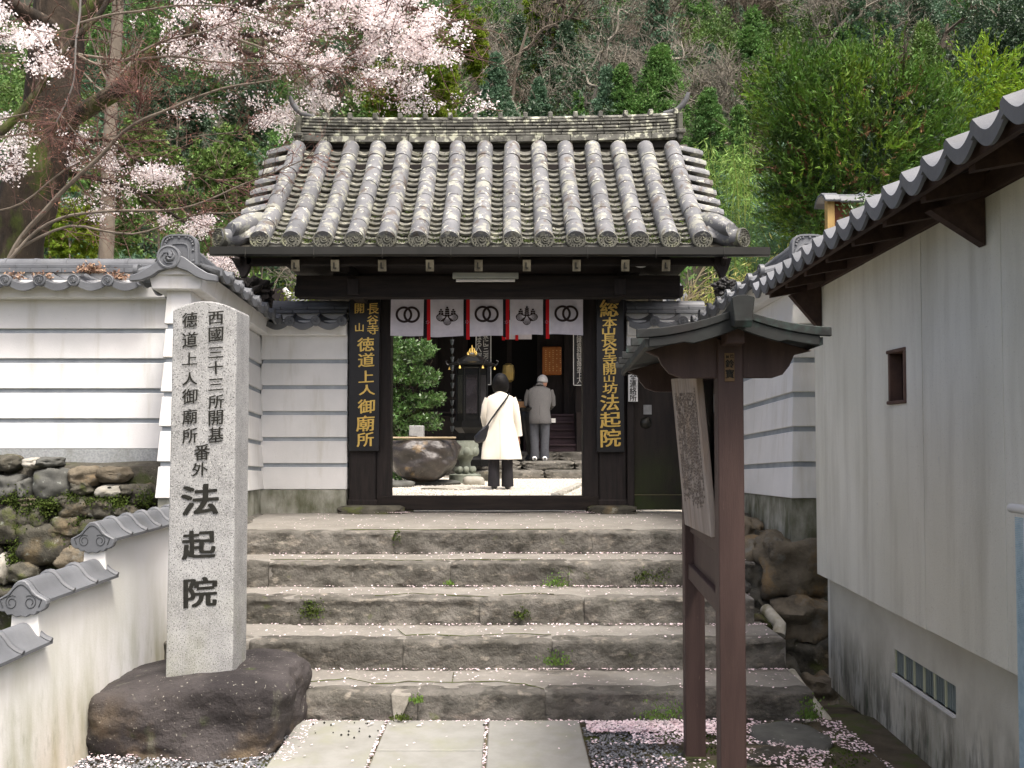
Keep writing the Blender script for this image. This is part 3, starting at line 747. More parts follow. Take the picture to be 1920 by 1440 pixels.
# left: garden wall, return wall, wall beside the gate
wa = thing('garden_wall', (-4.2, 7.52, 1.0), 'white banded plaster garden wall with grey tile coping at far left', 'wall')
LA = LV(1.443, 2.635, 5)
wall_body(wa, (-6.5, 7.52), (-2.42, 7.52), LA, LA, .11, .125)
MB().box(-6.5, -2.42, 7.38, 7.66, .55, 1.440).build('stucco_base', STUCCO, wa)
cornice(wa, (-6.5, 7.5), (-2.55, 7.5), 2.70, 2.70, .2)
coping(wa, (-6.5, 7.5), (-2.80, 7.5), 2.70, 2.70)
DB = lambda r, m: DISC(r).mesh('round_end', m, smooth=True, auto=40)
MB().prism([(-.075, 0), (.075, 0), (.075, .12), (.05, .16), (-.05, .16), (-.075, .12)], lambda u, v, w: Vector((w, 7.5 + u, 2.84 + v)), -2.80, -2.72).build('ridge_end_tile', TILE, wa, bevel=.01)
# dead leaves caught on the tiles
for cx, n_, s_ in ((170, 420, .035), (82, 110, .03), (222, 130, .03), (25, 90, .03)):
    c = at(cx, 506 if n_ > 200 else 518, 7.28); P = np.stack([rng.normal(c.x, s_ * 1.3, n_), rng.normal(7.27, .03, n_), c.z - .02 + np.abs(rng.normal(0, s_ * .8, n_))], 1)
    np_obj('dead_leaf_heap', leafV(P, .016, .5), 4, mat('dead_leaf', '#7a5a48', '#a58d78', sc=30, rough=.9, island=.4), None,
           label={170: 'brown dead leaf heap on the garden wall tiles, the largest', 82: 'small scatter of dead leaves left of the big heap', 222: 'thin drift of dead leaves right of the big heap', 25: 'dead leaves on the wall tiles at the photo edge'}[cx], cat='leaf litter', kind='stuff')

def return_wall(cx0, cx1, mir, label):
    w = thing('return_wall', (cx0, 6.6, .85), label, 'wall')
    F0 = [1.114, 1.366, 1.61, 1.85, 2.09, 2.325, 2.56]; B0 = [1.053, 1.25, 1.486, 1.727, 1.96, 2.203, 2.46]
    wall_body(w, (cx0, 6.5), (cx1, 8.74), F0, B0, .085, .125, front_pull=.05)
    MB().hexa([(cx0 - .13, 6.47, .35), (cx0 + .13, 6.47, .35), (cx1 + .13, 8.74, .35), (cx1 - .13, 8.74, .35),
               (cx0 - .115, 6.47, 1.11), (cx0 + .115, 6.47, 1.11), (cx1 + .115, 8.74, 1.05), (cx1 - .115, 8.74, 1.05)]).build('stucco_base', STUCCO_DAMP, w)
    cornice(w, (cx0, 6.5), (cx1, 8.74), 2.63, 2.54, .165, .06)
    coping(w, (cx0, 6.50), (cx1, 8.72), 2.655, 2.535)
    # gable end: cornice front, bargeboard tiles, bead-framed end tile, swirl disc
    MB().prism([(-.235, 2.66), (.235, 2.66), (.0, 2.80)], lambda u, v, q: Vector((cx0 + u, q, v)), 6.42, 6.56).build('gable_infill', WHITE, w)
    for s in (-1, 1):
        mb = MB(); top = [(0, .17), (.08, .135), (.16, .075), (.235, .03), (.30, .012)]; bot = [(.30, -.03), (.22, -.022), (.15, .005), (.10, .04), (.04, .06), (0, .085)]
        mb.prism([(s * u, v) for u, v in top + bot], lambda u, v, q: Vector((cx0 + u, q, 2.635 + v)), 6.38, 6.43)
        mb.build('bargeboard_tile', TILE, w, bevel=.005)
    hw, hh = .128, .21; outl = []
    for k in range(13):
        a = math.pi * k / 12; outl.append((hw * math.copysign(abs(math.cos(a)) ** .55, math.cos(a)), hh * (.45 + .55 * abs(math.sin(a)) ** .6)))
    outl = [(hw * 1.02, 0)] + outl + [(-hw * 1.02, 0)]
    zc = 2.735
    e = MB().prism(outl, lambda u, v, q: Vector((cx0 + u + .02 * mir, q, zc + v)), 6.44, 6.50).build('demon_tile_plate', TILE, w, bevel=.006)
    for f, nm, r in ((1.0, 'rim', .009), (.58, 'inner_rim', .006)):
        pts = [Vector((cx0 + .02 * mir + u * (f - .06), 6.437, zc + .0 + v * (f - .04) + (0 if f == 1 else .03))) for u, v in outl]
        MB().tube(pts, r, n=5).build(nm, TILE, e, smooth=True)
    for k, (u, v) in enumerate(outl):
        c = Vector((cx0 + .02 * mir + u * .76, 6.44, zc + v * .78 + .022)); MB().lathe([(.0005, .012), (.007, .009), (.011, 0)], c, axis='y', n=8).build('bead', TILE, e, smooth=True)
    d = piece('swirl_end', DB(.082, TILE), w, T(cx0 - .03, 6.375, 2.775))
    MB().lathe([(.05, 0), (.05, -.12)], (cx0 - .03, 6.39, 2.775), axis='y', n=14).build('ridge_tube', TILE, w, smooth=True, auto=40)
    return w
return_wall(-2.295, -2.365, 1, 'white banded wall end with swirl tile and beaded plaque behind the stone pillar')
return_wall(2.085, 1.985, 1, 'white banded wall end between the notice board and the grey building')
wc = thing('gate_side_wall', (-1.85, 8.72, .85), 'white five-banded wall panel between the left gate post and the return wall', 'wall')
LC = LV(1.053, 2.49, 6)
wall_body(wc, (-2.27, 8.72), (-1.47, 8.72), LC, LC, .115, .125)
MB().box(-2.27, -1.47, 8.55, 8.88, .7, 1.05).build('stucco_base', STUCCO_DAMP, wc)
cornice(wc, (-2.27, 8.72), (-1.47, 8.72), 2.54, 2.54, .18)
coping(wc, (-2.18, 8.72), (-1.47, 8.72), 2.535, 2.535)
wd = thing('gate_side_wall', (1.55, 8.72, .85), 'white wall head over the side door right of the gate', 'wall')
MB().box(1.11, 1.93, 8.60, 8.84, 2.19, 2.49).build('plaster_course', WHITE, wd)
cornice(wd, (1.11, 8.72), (1.93, 8.72), 2.54, 2.54, .18)
coping(wd, (1.11, 8.72), (1.88, 8.72), 2.535, 2.535)

# ------------------------------------------------------------------ retaining wall of field stones at the left
rw = thing('retaining_wall', (-3.6, 7.2, .7), 'rough mossy field stone retaining wall below the garden wall', 'stone wall')
xs = [-6.2 + 4.05 * i / 54 for i in range(55)]; zs = [-.05 + 1.42 * j / 24 for j in range(25)]
rows = []
for z in zs:
    rows.append([Vector((x, 7.16 - .10 * (1.37 - z) / 1.37 + .05 * noise.noise(Vector((x * 2.3, z * 2.3, 4))) + .03 * noise.noise(Vector((x * 7, z * 7, 1))) + (.25 * max(0, z - 1.30) / .08 if z > 1.30 else 0), min(z, 1.34 + .03 * noise.noise(Vector((x * 2, 1, 1)))))) for x in xs])
MB().loft(rows, cap=False, closed=False).build('mortar', MORTAR, rw, smooth=True)
stn = [(12, 868, 44, 30, 0), (20, 914, 52, 48, 1), (52, 918, 26, 44, 1), (100, 907, 64, 60, 1), (161, 893, 60, 38, 2), (158, 914, 40, 28, 0), (215, 890, 58, 29, 2), (212, 921, 56, 26, 3), (270, 928, 40, 42, 0),
       (14, 985, 66, 72, 0), (66, 970, 62, 56, 0), (88, 1020, 112, 76, 0), (128, 988, 70, 40, 0), (150, 950, 72, 40, 0), (196, 955, 58, 38, 0), (240, 962, 52, 30, 0), (140, 1045, 60, 44, 2), (6, 1068, 26, 56, 3),
       (48, 1072, 54, 40, 0), (66, 868, 34, 22, 3), (92, 866, 36, 18, 1), (40, 1120, 70, 40, 0), (105, 1100, 60, 50, 2), (5, 1120, 40, 40, 0), (60, 940, 40, 20, 2), (120, 940, 36, 24, 0), (-40, 900, 70, 60, 0), (-45, 970, 80, 66, 1), (-40, 1050, 80, 70, 0), (-110, 930, 80, 80, 0), (-110, 1030, 80, 80, 1), (245, 920, 34, 24, 0), (180, 990, 60, 40, 0), (235, 995, 60, 36, 0), (285, 985, 50, 40, 0)]
for k, (px, py, w_, h_, mt) in enumerate(stn):
    Y = 7.10 - .0005 * (py - 860); c = at(px, py, Y); w_, h_ = w_ * Y / 1750, h_ * Y / 1750
    rockMB((c.x, Y + .03, c.z), (w_ * 1.02, .26, h_ * 1.02), k + 11, sub=4, pw=.62, amp=.12, freq=1.5, rot=0).build('stone', [ROCK, ROCK_G, ROCK_T, ROCK_W][mt], rw, smooth=True, auto=60)
MB().lathe([(.001, .02), (.020, .018), (.020, -.1)], at(207, 917, 7.0), axis='y', n=12).build('drain_hole', INK, rw)
for cx, cy, w_, h_, n_ in ((60, 960, 60, 40, 1500), (40, 1000, 50, 60, 1300), (218, 945, 40, 30, 700), (270, 935, 30, 30, 500), (130, 935, 30, 20, 400), (25, 935, 50, 24, 600), (150, 980, 40, 20, 400), (90, 945, 50, 16, 700), (30, 1050, 40, 40, 800), (180, 940, 40, 14, 500), (110, 1010, 30, 30, 400)):
    c = at(cx, cy, 6.95); P = np.stack([rng.normal(c.x, w_ * .0012, n_), rng.normal(6.98, .02, n_), rng.normal(c.z, h_ * .0012, n_)], 1)
    np_obj('moss', leafV(P, .009, .7), 4, MOSS, rw, kind='stuff')
# side masses of the stairway
for s, x0, x1 in ((-1, -2.62, -2.14), (1, 1.90, 2.6)):
    pass
sw = thing('stair_side_wall', (-2.35, 6.5, 0), 'rough stone footing under the left white return wall beside the steps', 'stone wall')
rockMB((-2.36, 7.3, .38), (.62, 2.9, .96), 71, sub=5, pw=.35, amp=.05, freq=2).build('stone', STONE, sw, smooth=True)
sr = thing('stone_footing', (2.1, 6.6, 0), 'stack of big tan boulders under the right white wall end', 'stone wall')
stn = [(1497, 1067, 118, 112, 1, 6.45), (1412, 1045, 60, 66, 1, 6.75), (1425, 1092, 60, 66, 0, 6.62), (1505, 1162, 108, 80, 1, 6.35), (1520, 1240, 90, 80, 0, 6.3), (1470, 1215, 50, 60, 0, 6.35), (1500, 1310, 130, 70, 0, 6.3),
       (1440, 1140, 50, 60, 0, 6.55), (1405, 1000, 50, 50, 1, 7.1), (1400, 1075, 40, 50, 0, 7.0), (1385, 985, 40, 40, 0, 7.4), (1470, 1270, 60, 60, 0, 6.1), (1540, 1300, 60, 60, 1, 6.1), (1430, 1185, 60, 60, 0, 6.3)]
for k, (px, py, w_, h_, mt, Y) in enumerate(stn):
    c = at(px, py, Y); w_, h_ = w_ * Y / 1750, h_ * Y / 1750
    rockMB((c.x, Y + .12, c.z), (w_ * 1.06, .42, h_ * 1.06), k + 51, sub=4, pw=.45, amp=.15, freq=1.8).build('stone', [ROCK, ROCK_T][mt], sr, smooth=True, auto=60)
MB().box(1.86, 2.6, 6.75, 8.7, .0, .84).build('packed_fill', ROCK, sr)
rk = rockMB(at(1480, 1392, 4.75), (.36, .42, .12), 91, sub=4, pw=.55, amp=.1).build('flat_stone', ROCK_G, None, smooth=True, label='flat half-buried stone strewn with petals at lower right', cat='stone')
rockMB(at(1440, 1425, 4.5), (.3, .26, .10), 95, sub=4, pw=.5, amp=.12).build('flat_stone', ROCK, None, smooth=True, label='low brown stone at the bottom right edge of the moss', cat='stone')
MB().hexa([(sx(742, 0), 5.03, .0), (sx(752, 0), 5.03, .0), (sx(752, 0), 5.1, .1), (sx(742, 0), 5.1, .1), (sx(735, 0), 5.05, .16), (sx(775, 0), 5.04, .16), (sx(770, 0), 5.12, .168), (sx(740, 0), 5.14, .168)]).build('wedge_stone', mat('wedge_stone', '#98948a', '#7d796f', sc=20, rough=.9, bump=.6, bsc=40), None, bevel=.006, label='small pale wedge stone set in the lowest step joint', cat='stone')
# drain pipes
def pipe(pts, r, label, m=PVC):
    P = []
    for a in range(len(pts) - 1):
        for k in range(4): P.append(Vector(pts[a]).lerp(Vector(pts[a + 1]), k / 4))
    P.append(Vector(pts[-1])); mb = MB(); mb.tube(P, r, n=14); return mb.build('drain_pipe', m, None, smooth=True, auto=50, label=label, cat='pipe')
pipe([at(1436, 1143, 6.35), at(1449, 1158, 6.25), at(1462, 1172, 6.2), at(1460, 1192, 6.15)], .042, 'short bent white drain pipe stub below the tan boulders')
pipe([at(1484, 1262, 5.75), at(1510, 1300, 5.5), at(1545, 1345, 5.25), at(1558, 1362, 5.15), at(1536, 1368, 5.05), at(1515, 1352, 5.05)], .030, 'long dirty white drain pipe running down beside the lowest step')

# ------------------------------------------------------------------ grey building on the right
bd = thing('grey_building', (2.0, 4.4, 0), 'grey panelled house wall with tiled eave along the right edge', 'building')
def wx(Y): return 1.722 + .0446 * Y
seams = [6.02, 5.81, 5.05, 4.29, 3.53, 2.77, 2.01, 1.25]
for k in range(len(seams) - 1):
    b, a = seams[k] - .0025, seams[k + 1] + .0025
    if k == 2: # panel with the small window: four pieces joined round the opening
        y0, y1, z0, z1 = 4.485, 4.70, 1.715, 1.955; mb = MB()
        for (ya, yb_, za, zb__) in ((a, y0, .66, 2.48), (y1, b, .66, 2.48), (y0, y1, .66, z0), (y0, y1, z1, 2.48)):
            mb.hexa([(wx(ya), ya, za), (wx(ya) + .03, ya, za), (wx(yb_) + .03, yb_, za), (wx(yb_), yb_, za), (wx(ya), ya, zb__), (wx(ya) + .03, ya, zb__), (wx(yb_) + .03, yb_, zb__), (wx(yb_), yb_, zb__)])
        mb.build('wall_panel', WALLC, bd)
    else:
        MB().hexa([(wx(a), a, .66), (wx(a) + .03, a, .66), (wx(b) + .03, b, .66), (wx(b), b, .66), (wx(a), a, 2.48), (wx(a) + .03, a, 2.48), (wx(b) + .03, b, 2.48), (wx(b), b, 2.48)]).build('wall_panel', WALLC, bd, bevel=.002)
mb = MB()
for ya, yb_, za, zb__ in ((1.25, 4.485, .67, 2.62), (4.70, 6.0, .67, 2.62), (4.485, 4.70, .67, 1.715), (4.485, 4.70, 1.955, 2.62)):
    mb.hexa([(wx(ya) + .036, ya, za), (wx(ya) + .10, ya, za), (wx(yb_) + .10, yb_, za), (wx(yb_) + .036, yb_, za), (wx(ya) + .036, ya, zb__), (wx(ya) + .10, ya, zb__), (wx(yb_) + .10, yb_, zb__), (wx(yb_) + .036, yb_, zb__)])
mb.build('wall_core', mat('seam_shadow_board', '#55534c', rough=.95), bd)
MB().hexa([(wx(1.25), 6.02, .66), (5.2, 6.02, .66), (5.2, 6.06, .66), (wx(6.02), 6.06, .66), (wx(6.02), 6.02, 3.2), (5.2, 6.02, 3.2), (5.2, 6.06, 3.2), (wx(6.02), 6.06, 3.2)]) if False else None
MB().box(wx(6.02) + .075, 5.2, 6.0, 6.04, .0, 2.62).build('end_wall', WALLC, bd)
# base wall with the louvre window opening
xo = .07; mb = MB(); y0, y1, z0, z1 = 4.15, 4.88, .315, .440
for ya, yb_, za, zb__ in ((1.25, y0, -.05, .657), (y1, 5.98, -.05, .657), (y0, y1, -.05, z0), (y0, y1, z1, .657)):
    mb.hexa([(wx(ya) + xo, ya, za), (wx(ya) + .2, ya, za), (wx(yb_) + .2, yb_, za), (wx(yb_) + xo, yb_, za), (wx(ya) + xo, ya, zb__), (wx(ya) + .2, ya, zb__), (wx(yb_) + .2, yb_, zb__), (wx(yb_) + xo, yb_, zb__)])
mb.build('base_wall', WALLC_LOW, bd)
wv = MB().hexa([(wx(y0) + xo - .015, y0 - .0, z0 - .014), (wx(y0) + .15, y0, z0 - .014), (wx(y1) + .15, y1, z0 - .014), (wx(y1) + xo - .015, y1, z0 - .014), (wx(y0) + xo - .015, y0, z0), (wx(y0) + .15, y0, z0), (wx(y1) + .15, y1, z0), (wx(y1) + xo - .015, y1, z0)]).build('vent_window', WPAINT, bd)
for k in range(6):
    a = y0 + (y1 - y0) * k / 6 + .004; b = y0 + (y1 - y0) * (k + 1) / 6 - .004
    mb = MB(); n = 9
    for j in range(n):
        ja = a + (b - a) * j / n; jb = a + (b - a) * (j + 1) / n - .003
        mb.box(wx(ja) + xo + .012 + .004 * (j % 2), wx(ja) + xo + .03, ja, jb + .003, z0, z1)
    mb.build('pane', GLASS, wv)
for k in range(7):
    a = y0 + (y1 - y0) * k / 6; MB().box(wx(a) + xo + .005, wx(a) + xo + .06, a - .007, a + .007, z0, z1).build('mullion', mat('pale_mullion', '#b5b89a', rough=.6), wv)
wn_ = thing_w = MB()
y0, y1, z0, z1 = 4.485, 4.70, 1.715, 1.955
FR = mat('window_frame_wood', '#6b5448', '#54423a', sc=9, rough=.7)
fw = Box('window', FR, bd, wx(y0) - .008, wx(y0) + .06, y0 - .004, y0 + .016, z0, z1)
Box('frame', FR, fw, wx(y1) - .008, wx(y1) + .06, y1 - .016, y1 + .004, z0, z1); Box('frame', FR, fw, wx(y0) - .008, wx(y0) + .065, y0 - .004, y1 + .004, z0 - .016, z0 + .002); Box('frame', FR, fw, wx(y0) - .008, wx(y0) + .065, y0 - .004, y1 + .004, z1 - .002, z1 + .016)
Box('frame', FR, fw, wx(4.6) + .035, wx(4.6) + .05, 4.60, 4.615, z0, z1, bevel=.001)
Box('pane', DARKGLASS, fw, wx(4.6) + .06, wx(4.6) + .066, y0, y1, z0, z1, bevel=0)
# eave: plate beam, soffit, rafters, fascia, tiles
def ex(Y): return 1.45 + .0446 * Y
MB().hexa([(wx(1.25) - .02, 1.25, 2.482), (wx(1.25) + .09, 1.25, 2.482), (wx(6.1) + .09, 6.1, 2.482), (wx(6.1) - .02, 6.1, 2.482), (wx(1.25) - .02, 1.25, 2.56), (wx(1.25) + .09, 1.25, 2.56), (wx(6.1) + .09, 6.1, 2.56), (wx(6.1) - .02, 6.1, 2.56)]).build('wall_plate', WOODR, bd)
rf = MB().hexa([(ex(1.25), 1.25, 2.515), (ex(1.25) + 3.2, 1.25, 3.7), (ex(6.15) + 3.2, 6.15, 3.7), (ex(6.15), 6.15, 2.515), (ex(1.25), 1.25, 2.54), (ex(1.25) + 3.2, 1.25, 3.725), (ex(6.15) + 3.2, 6.15, 3.725), (ex(6.15), 6.15, 2.54)]).build('roof', WOODR, bd)
MB().hexa([(ex(1.25) - .012, 1.25, 2.475), (ex(1.25) + .012, 1.25, 2.475), (ex(6.15) + .012, 6.15, 2.475), (ex(6.15) - .012, 6.15, 2.475), (ex(1.25) - .012, 1.25, 2.535), (ex(1.25) + .012, 1.25, 2.535), (ex(6.15) + .012, 6.15, 2.535), (ex(6.15) - .012, 6.15, 2.535)]).build('fascia', WOODR, rf)
for k in range(12):
    Y = 1.5 + k * .42; MB().hexa([(ex(Y) + .02, Y, 2.455), (wx(Y) - .0, Y, 2.50), (wx(Y) - .0, Y + .045, 2.50), (ex(Y) + .02, Y + .045, 2.455), (ex(Y) + .02, Y, 2.515), (wx(Y), Y, 2.60), (wx(Y), Y + .045, 2.60), (ex(Y) + .02, Y + .045, 2.515)]).build('rafter', WOODR, rf)
for Y, zl, ou in ((3.64, 2.29, .22), (5.84, 2.2, .2)):
    MB().hexa([(wx(Y) - .004, Y, zl), (wx(Y) - .004, Y + .05, zl), (wx(Y) - .004, Y + .05, zl + .05), (wx(Y) - .004, Y, zl + .05)] + [(wx(Y) - ou, Y, 2.43), (wx(Y) - ou, Y + .05, 2.43), (wx(Y) - .004, Y + .05, 2.481), (wx(Y) - .004, Y, 2.481)]).build('eave_bracket', WOODR, bd)
def eave_tile():
    mb = MB(); n = 12; w = .205; rows = []
    def zz(t): return -.052 * math.sin(math.pi * min(1, t / .86)) if t < .86 else .012 * math.sin(math.pi * (t - .86) / .14)
    sec = [[Vector((x, w * k / n, zz(k / n) + dz)) for k in range(n + 1)] for x, dz in ((.30, .10), (-.035, -.012), (-.035, -.05), (-.05, -.052), (-.052, .002), (.30, .125))]
    mb.loft(sec, cap=False, closed=False)
    for e in (0, n): mb.f.append(tuple(range(e, len(mb.v), n + 1)))
    return mb.mesh('roof_tile', TILE, smooth=True, auto=35)
ET = eave_tile(); me_r = {}
sl = (3.7 - 2.515) / 3.2
for k in range(24):
    Y = 1.4 + k * .205
    for j in range(3 if k % 1 == 0 else 1):
        piece('roof_tile', ET, rf, T(ex(Y) + j * .26, Y, 2.565 + j * .26 * sl + (.012 if j else 0)))
# blue reed blind hanging at the right edge
bl = thing('reed_blind', (1.80, 3.0, .1), 'pale blue reed blind hanging from a white rail at the right edge', 'blind')
MB().tube([(1.80, 3.34, 1.285), (1.80, 2.3, 1.285)], .017, n=12).build('rail', WPAINT, bl, smooth=True, auto=50)
mb = MB()
for k in range(190): mb.box(1.795, 1.801, 2.32, 3.31, .06 + k * .0063, .06 + k * .0063 + .0045)
mb.build('reed', BLUE, bl, kind='stuff')
for Y in (3.25, 2.9, 2.5): MB().tube([(1.793, Y, .06), (1.793, Y, 1.27)], .0015, n=4).build('cord', WPAINT, bl)
# small marks and fixings on the near wall
sm = MB()
for Y, z, l in ((4.12, 1.42, .03), (4.9, 1.18, .012), (3.9, .92, .02)): sm.box(wx(Y) - .002, wx(Y) + .002, Y, Y + .003, z, z + l)
sm.build('scratch', WPAINT, bd, kind='stuff')
# ------------------------------------------------------------------ the temple gate
gt = thing('temple_gate', (-.2, 8.7, .84), 'dark wooden temple gate with weathered lichen-covered tile roof at the top of the steps', 'gate')
GX = -.21
S0, S1, ZE, ZR = 7.60, 8.97, 3.14, 4.34
def rp(s, off=0.0):
    """point on the front roof slope, s 0 eave .. 1 ridge -> (y, z), off along the normal"""
    y = S0 + (S1 - S0) * s; z = ZE + (ZR - ZE) * (.84 * s + .16 * s * s)
    dy, dz = (S1 - S0), (ZR - ZE) * (.84 + .32 * s); l = math.hypot(dy, dz)
    return y - dz / l * off, z + dy / l * off
def rframe(s, x, off=0.0):
    y, z = rp(s, off); dy, dz = (S1 - S0), (ZR - ZE) * (.84 + .32 * s); l = math.hypot(dy, dz)
    U = Vector((0, dy / l, dz / l)); X = Vector((1, 0, 0)); Nn = X.cross(U)
    return basis(X, U, Nn, (x, y, z))
TX = [-2.02 + .2586 * i for i in range(15)]
roof = MB()
ring = []
for k in range(9):
    y, z = rp(k / 8, -.05); ring.append((y, z))
und = [(rp(k / 8, -.085)) for k in range(9)][::-1]
roof.prism(ring + [(9.12, 4.42), (9.27, 4.29), (10.7, 3.05), (10.7, 3.0), (9.12, 4.3)] + und, lambda u, v, w: Vector((w, u, v)), -2.2, 1.78)
roof = roof.build('roof', mat('roof_bedding', '#3d3a33', '#56544a', sc=12, rough=.95), gt)
SL = 1.82
def tube_seg(l, r):
    mb = MB(); rows = []
    for y, rr in ((0, r + .0006), (l * .93, r - .0002), (l * 1.004, r - .0006)):
        rows.append([Vector((-rr * math.cos(R(-12) + R(204) * k / 14), y, rr * math.sin(R(-12) + R(204) * k / 14))) for k in range(15)])
    mb.loft(rows, cap=True); return mb.mesh('round_tile', GTILE, smooth=True, auto=40)
TS = tube_seg(SL / 7, .077)
def end_disc(r, m):
    mb = MB(); mb.lathe([(r, -.05), (r, 0), (r * .90, .005), (r * .84, -.004), (r * .02, -.004)], (0, 0, 0), axis='y', n=26)
    for k in range(14):
        a = 2 * math.pi * k / 14; mb.lathe([(.0005, .010), (.0045, .007), (.0062, -.006)], (r * .68 * math.cos(a), -.003, r * .68 * math.sin(a)), axis='y', n=6)
    for k in range(3):
        pts = [Vector((r * (.08 + .44 * q) * math.cos(2.094 * k + 3.4 * q), -.002, r * (.08 + .44 * q) * math.sin(2.094 * k + 3.4 * q))) for q in [j / 7 for j in range(8)]]
        mb.tube(pts, [.011 - .0012 * j for j in range(8)], n=5)
    return mb.mesh('tile_end', m, smooth=True, auto=35)
ED = end_disc(.083, GEND)
for i, x in enumerate(TX):
    for k in range(7):
        s = (k + .0) / 7
        M_ = rframe(s, x + rnd.uniform(-.004, .004), .012)
        piece('round_tile', TS, roof, M_ @ Matrix.Rotation(rnd.uniform(-.012, .012), 4, 'Z'))
    y, z = rp(0, .012); piece('tile_end', ED, roof, T(x, y - .02, z + .002) @ Matrix.Rotation(R(-8), 4, 'X') @ Matrix.Rotation(rnd.uniform(0, 6), 4, 'Y'))
def pan_tile(w, l, th=.020):
    mb = MB(); n = 6
    def zz(t): return -.026 * (1 - (2 * t - 1) ** 2)
    sec = []
    for y, dz in ((0, .030), (l, .0), (l, -.012), (0, .030 - th), ):
        sec.append([Vector((-w / 2 + w * k / n, y, zz(k / n) + dz)) for k in range(n + 1)])
    sec.append([v.copy() for v in sec[0]])
    mb.loft(sec, cap=False, closed=False); return mb.mesh('pan_tile', GPAN, smooth=True, auto=30)
NR = 19
PT = [pan_tile(.150, SL / NR * 1.25, th) for th in (.020, .023, .018)]
for i in range(14):
    x = (TX[i] + TX[i + 1]) / 2
    for k in range(NR):
        s = k / NR - .012
        M_ = rframe(max(s, -.012), x + rnd.uniform(-.003, .003), -.018 + rnd.uniform(-.004, .004))
        piece('pan_tile', PT[(i * 5 + k * 3) % 3], roof, M_ @ Matrix.Rotation(rnd.uniform(-.03, .03), 4, 'Y') @ Matrix.Rotation(rnd.uniform(-.02, .02), 4, 'Z'))
# eave lip boards under the tiles
for i in range(14):
    x = (TX[i] + TX[i + 1]) / 2; y, z = rp(0, -.05)
    MB().box(x - .075, x + .075, y - .03, y, z - .035, z + .02).build('eave_tile_lip', GPAN, roof, bevel=.006)
MB().box(-2.2, 1.78, S0 + .0, S0 + .06, 3.02, 3.075).build('eave_board', WOOD_H, gt)
# moss and grit caught between the tiles near the eave
for k in range(1):
    P = []
    while len(P) < 2200:
        i = rnd.randrange(14); s = rnd.random() ** 2.6
        if noise.noise(Vector((i * 1.7, s * 5, 3))) < .12 and s > .08: continue
        y, z = rp(s, -.012); P.append(((TX[i] + TX[i + 1]) / 2 + rnd.uniform(-.07, .07), y, z))
    np_obj('roof_moss', leafV(np.array(P), .007, .8), 4, MOSS, roof, kind='stuff')
# gable side tiles
def side_tile():
    mb = MB(); rows = []
    for x, r in ((0, .076), (.24, .076), (.241, .068), (.27, .068)):
        rows.append([Vector((x, -r * math.cos(R(-5) + R(190) * k / 10), r * .8 * math.sin(R(-5) + R(190) * k / 10) - x * .22)) for k in range(11)])
    mb.loft(rows, cap=True); return mb.mesh('side_tile', GTILE, smooth=True, auto=40)
SD = side_tile()
for sgn in (1, -1):
    xs_ = TX[-1] + .02 if sgn > 0 else TX[0] - .02
    for k in range(10):
        s = .07 + k * .102; y, z = rp(s, .0)
        Xv = Vector((sgn, 0, 0)); Mx = basis(Xv, Vector((0, sgn, 0)), Vector((0, 0, 1)), (xs_, y, z - .015 + .0))
        piece('side_tile', SD, roof, Mx)
    # curved corner tile and shell-shaped corner ornament
    y, z = rp(.02, .02)
    mb = MB(); mb.tube([Vector((xs_ + sgn * .05, y + .12, z + .06)), Vector((xs_ + sgn * .18, y + .04, z + .0)), Vector((xs_ + sgn * .30, y - .04, z - .015))], [.066, .07, .074], n=14)
    mb.build('corner_tile', GTILE, roof, smooth=True, auto=40)
    Md = basis(Vector((.8, sgn * .6, 0)), Vector((-sgn * .6, .8, 0)), Vector((0, 0, 1)), (xs_ + sgn * .315, y - .05, z - .017)); piece('tile_end', ED, roof, Md)
    mb = MB(); rings = []
    for q in range(9):
        f = q / 8; w = .055 + .09 * f; h = .045 + .055 * math.sin(math.pi * f * .9)
        cx = xs_ + sgn * (.00 + .24 * f); cy = y + .30 - .30 * f; cz = z + .22 - .17 * f
        rings.append([Vector((cx + sgn * .6 * w * math.cos(a), cy + .8 * w * math.cos(a), cz + h * (1 + (.10 * math.cos(a * 9))) * math.sin(a))) for a in [math.pi * 2 * j / 28 for j in range(28)]])
    mb.loft(rings); mb.build('shell_ornament', GTILE, roof, smooth=True, auto=50)
    # bargeboard following the slope
    xb = xs_ + sgn * .17
    mb = MB(); poly = []
    for q in range(9): poly.append(rp(-.06 + q / 8 * 1.1, -.11))
    low = []
    for q in range(9): low.append(rp(-.02 + q / 8 * 1.05, -.27 + .05 * q / 8))
    mb.prism(poly + low[::-1], lambda u, v, w: Vector((w, u, v)), xb - .02, xb + .02); mb.build('bargeboard', WOOD, gt, bevel=.004)
    mb = MB(); mb.prism([(-.09, 0), (.09, 0), (.055, -.11), (.03, -.155), (-.005, -.165), (-.02, -.12)], lambda u, v, w: Vector((xb - sgn * .02 + u, w, 3.015 + v)), 7.66, 7.72)
    mb.build('bargeboard_tip', WOOD, gt, bevel=.003)
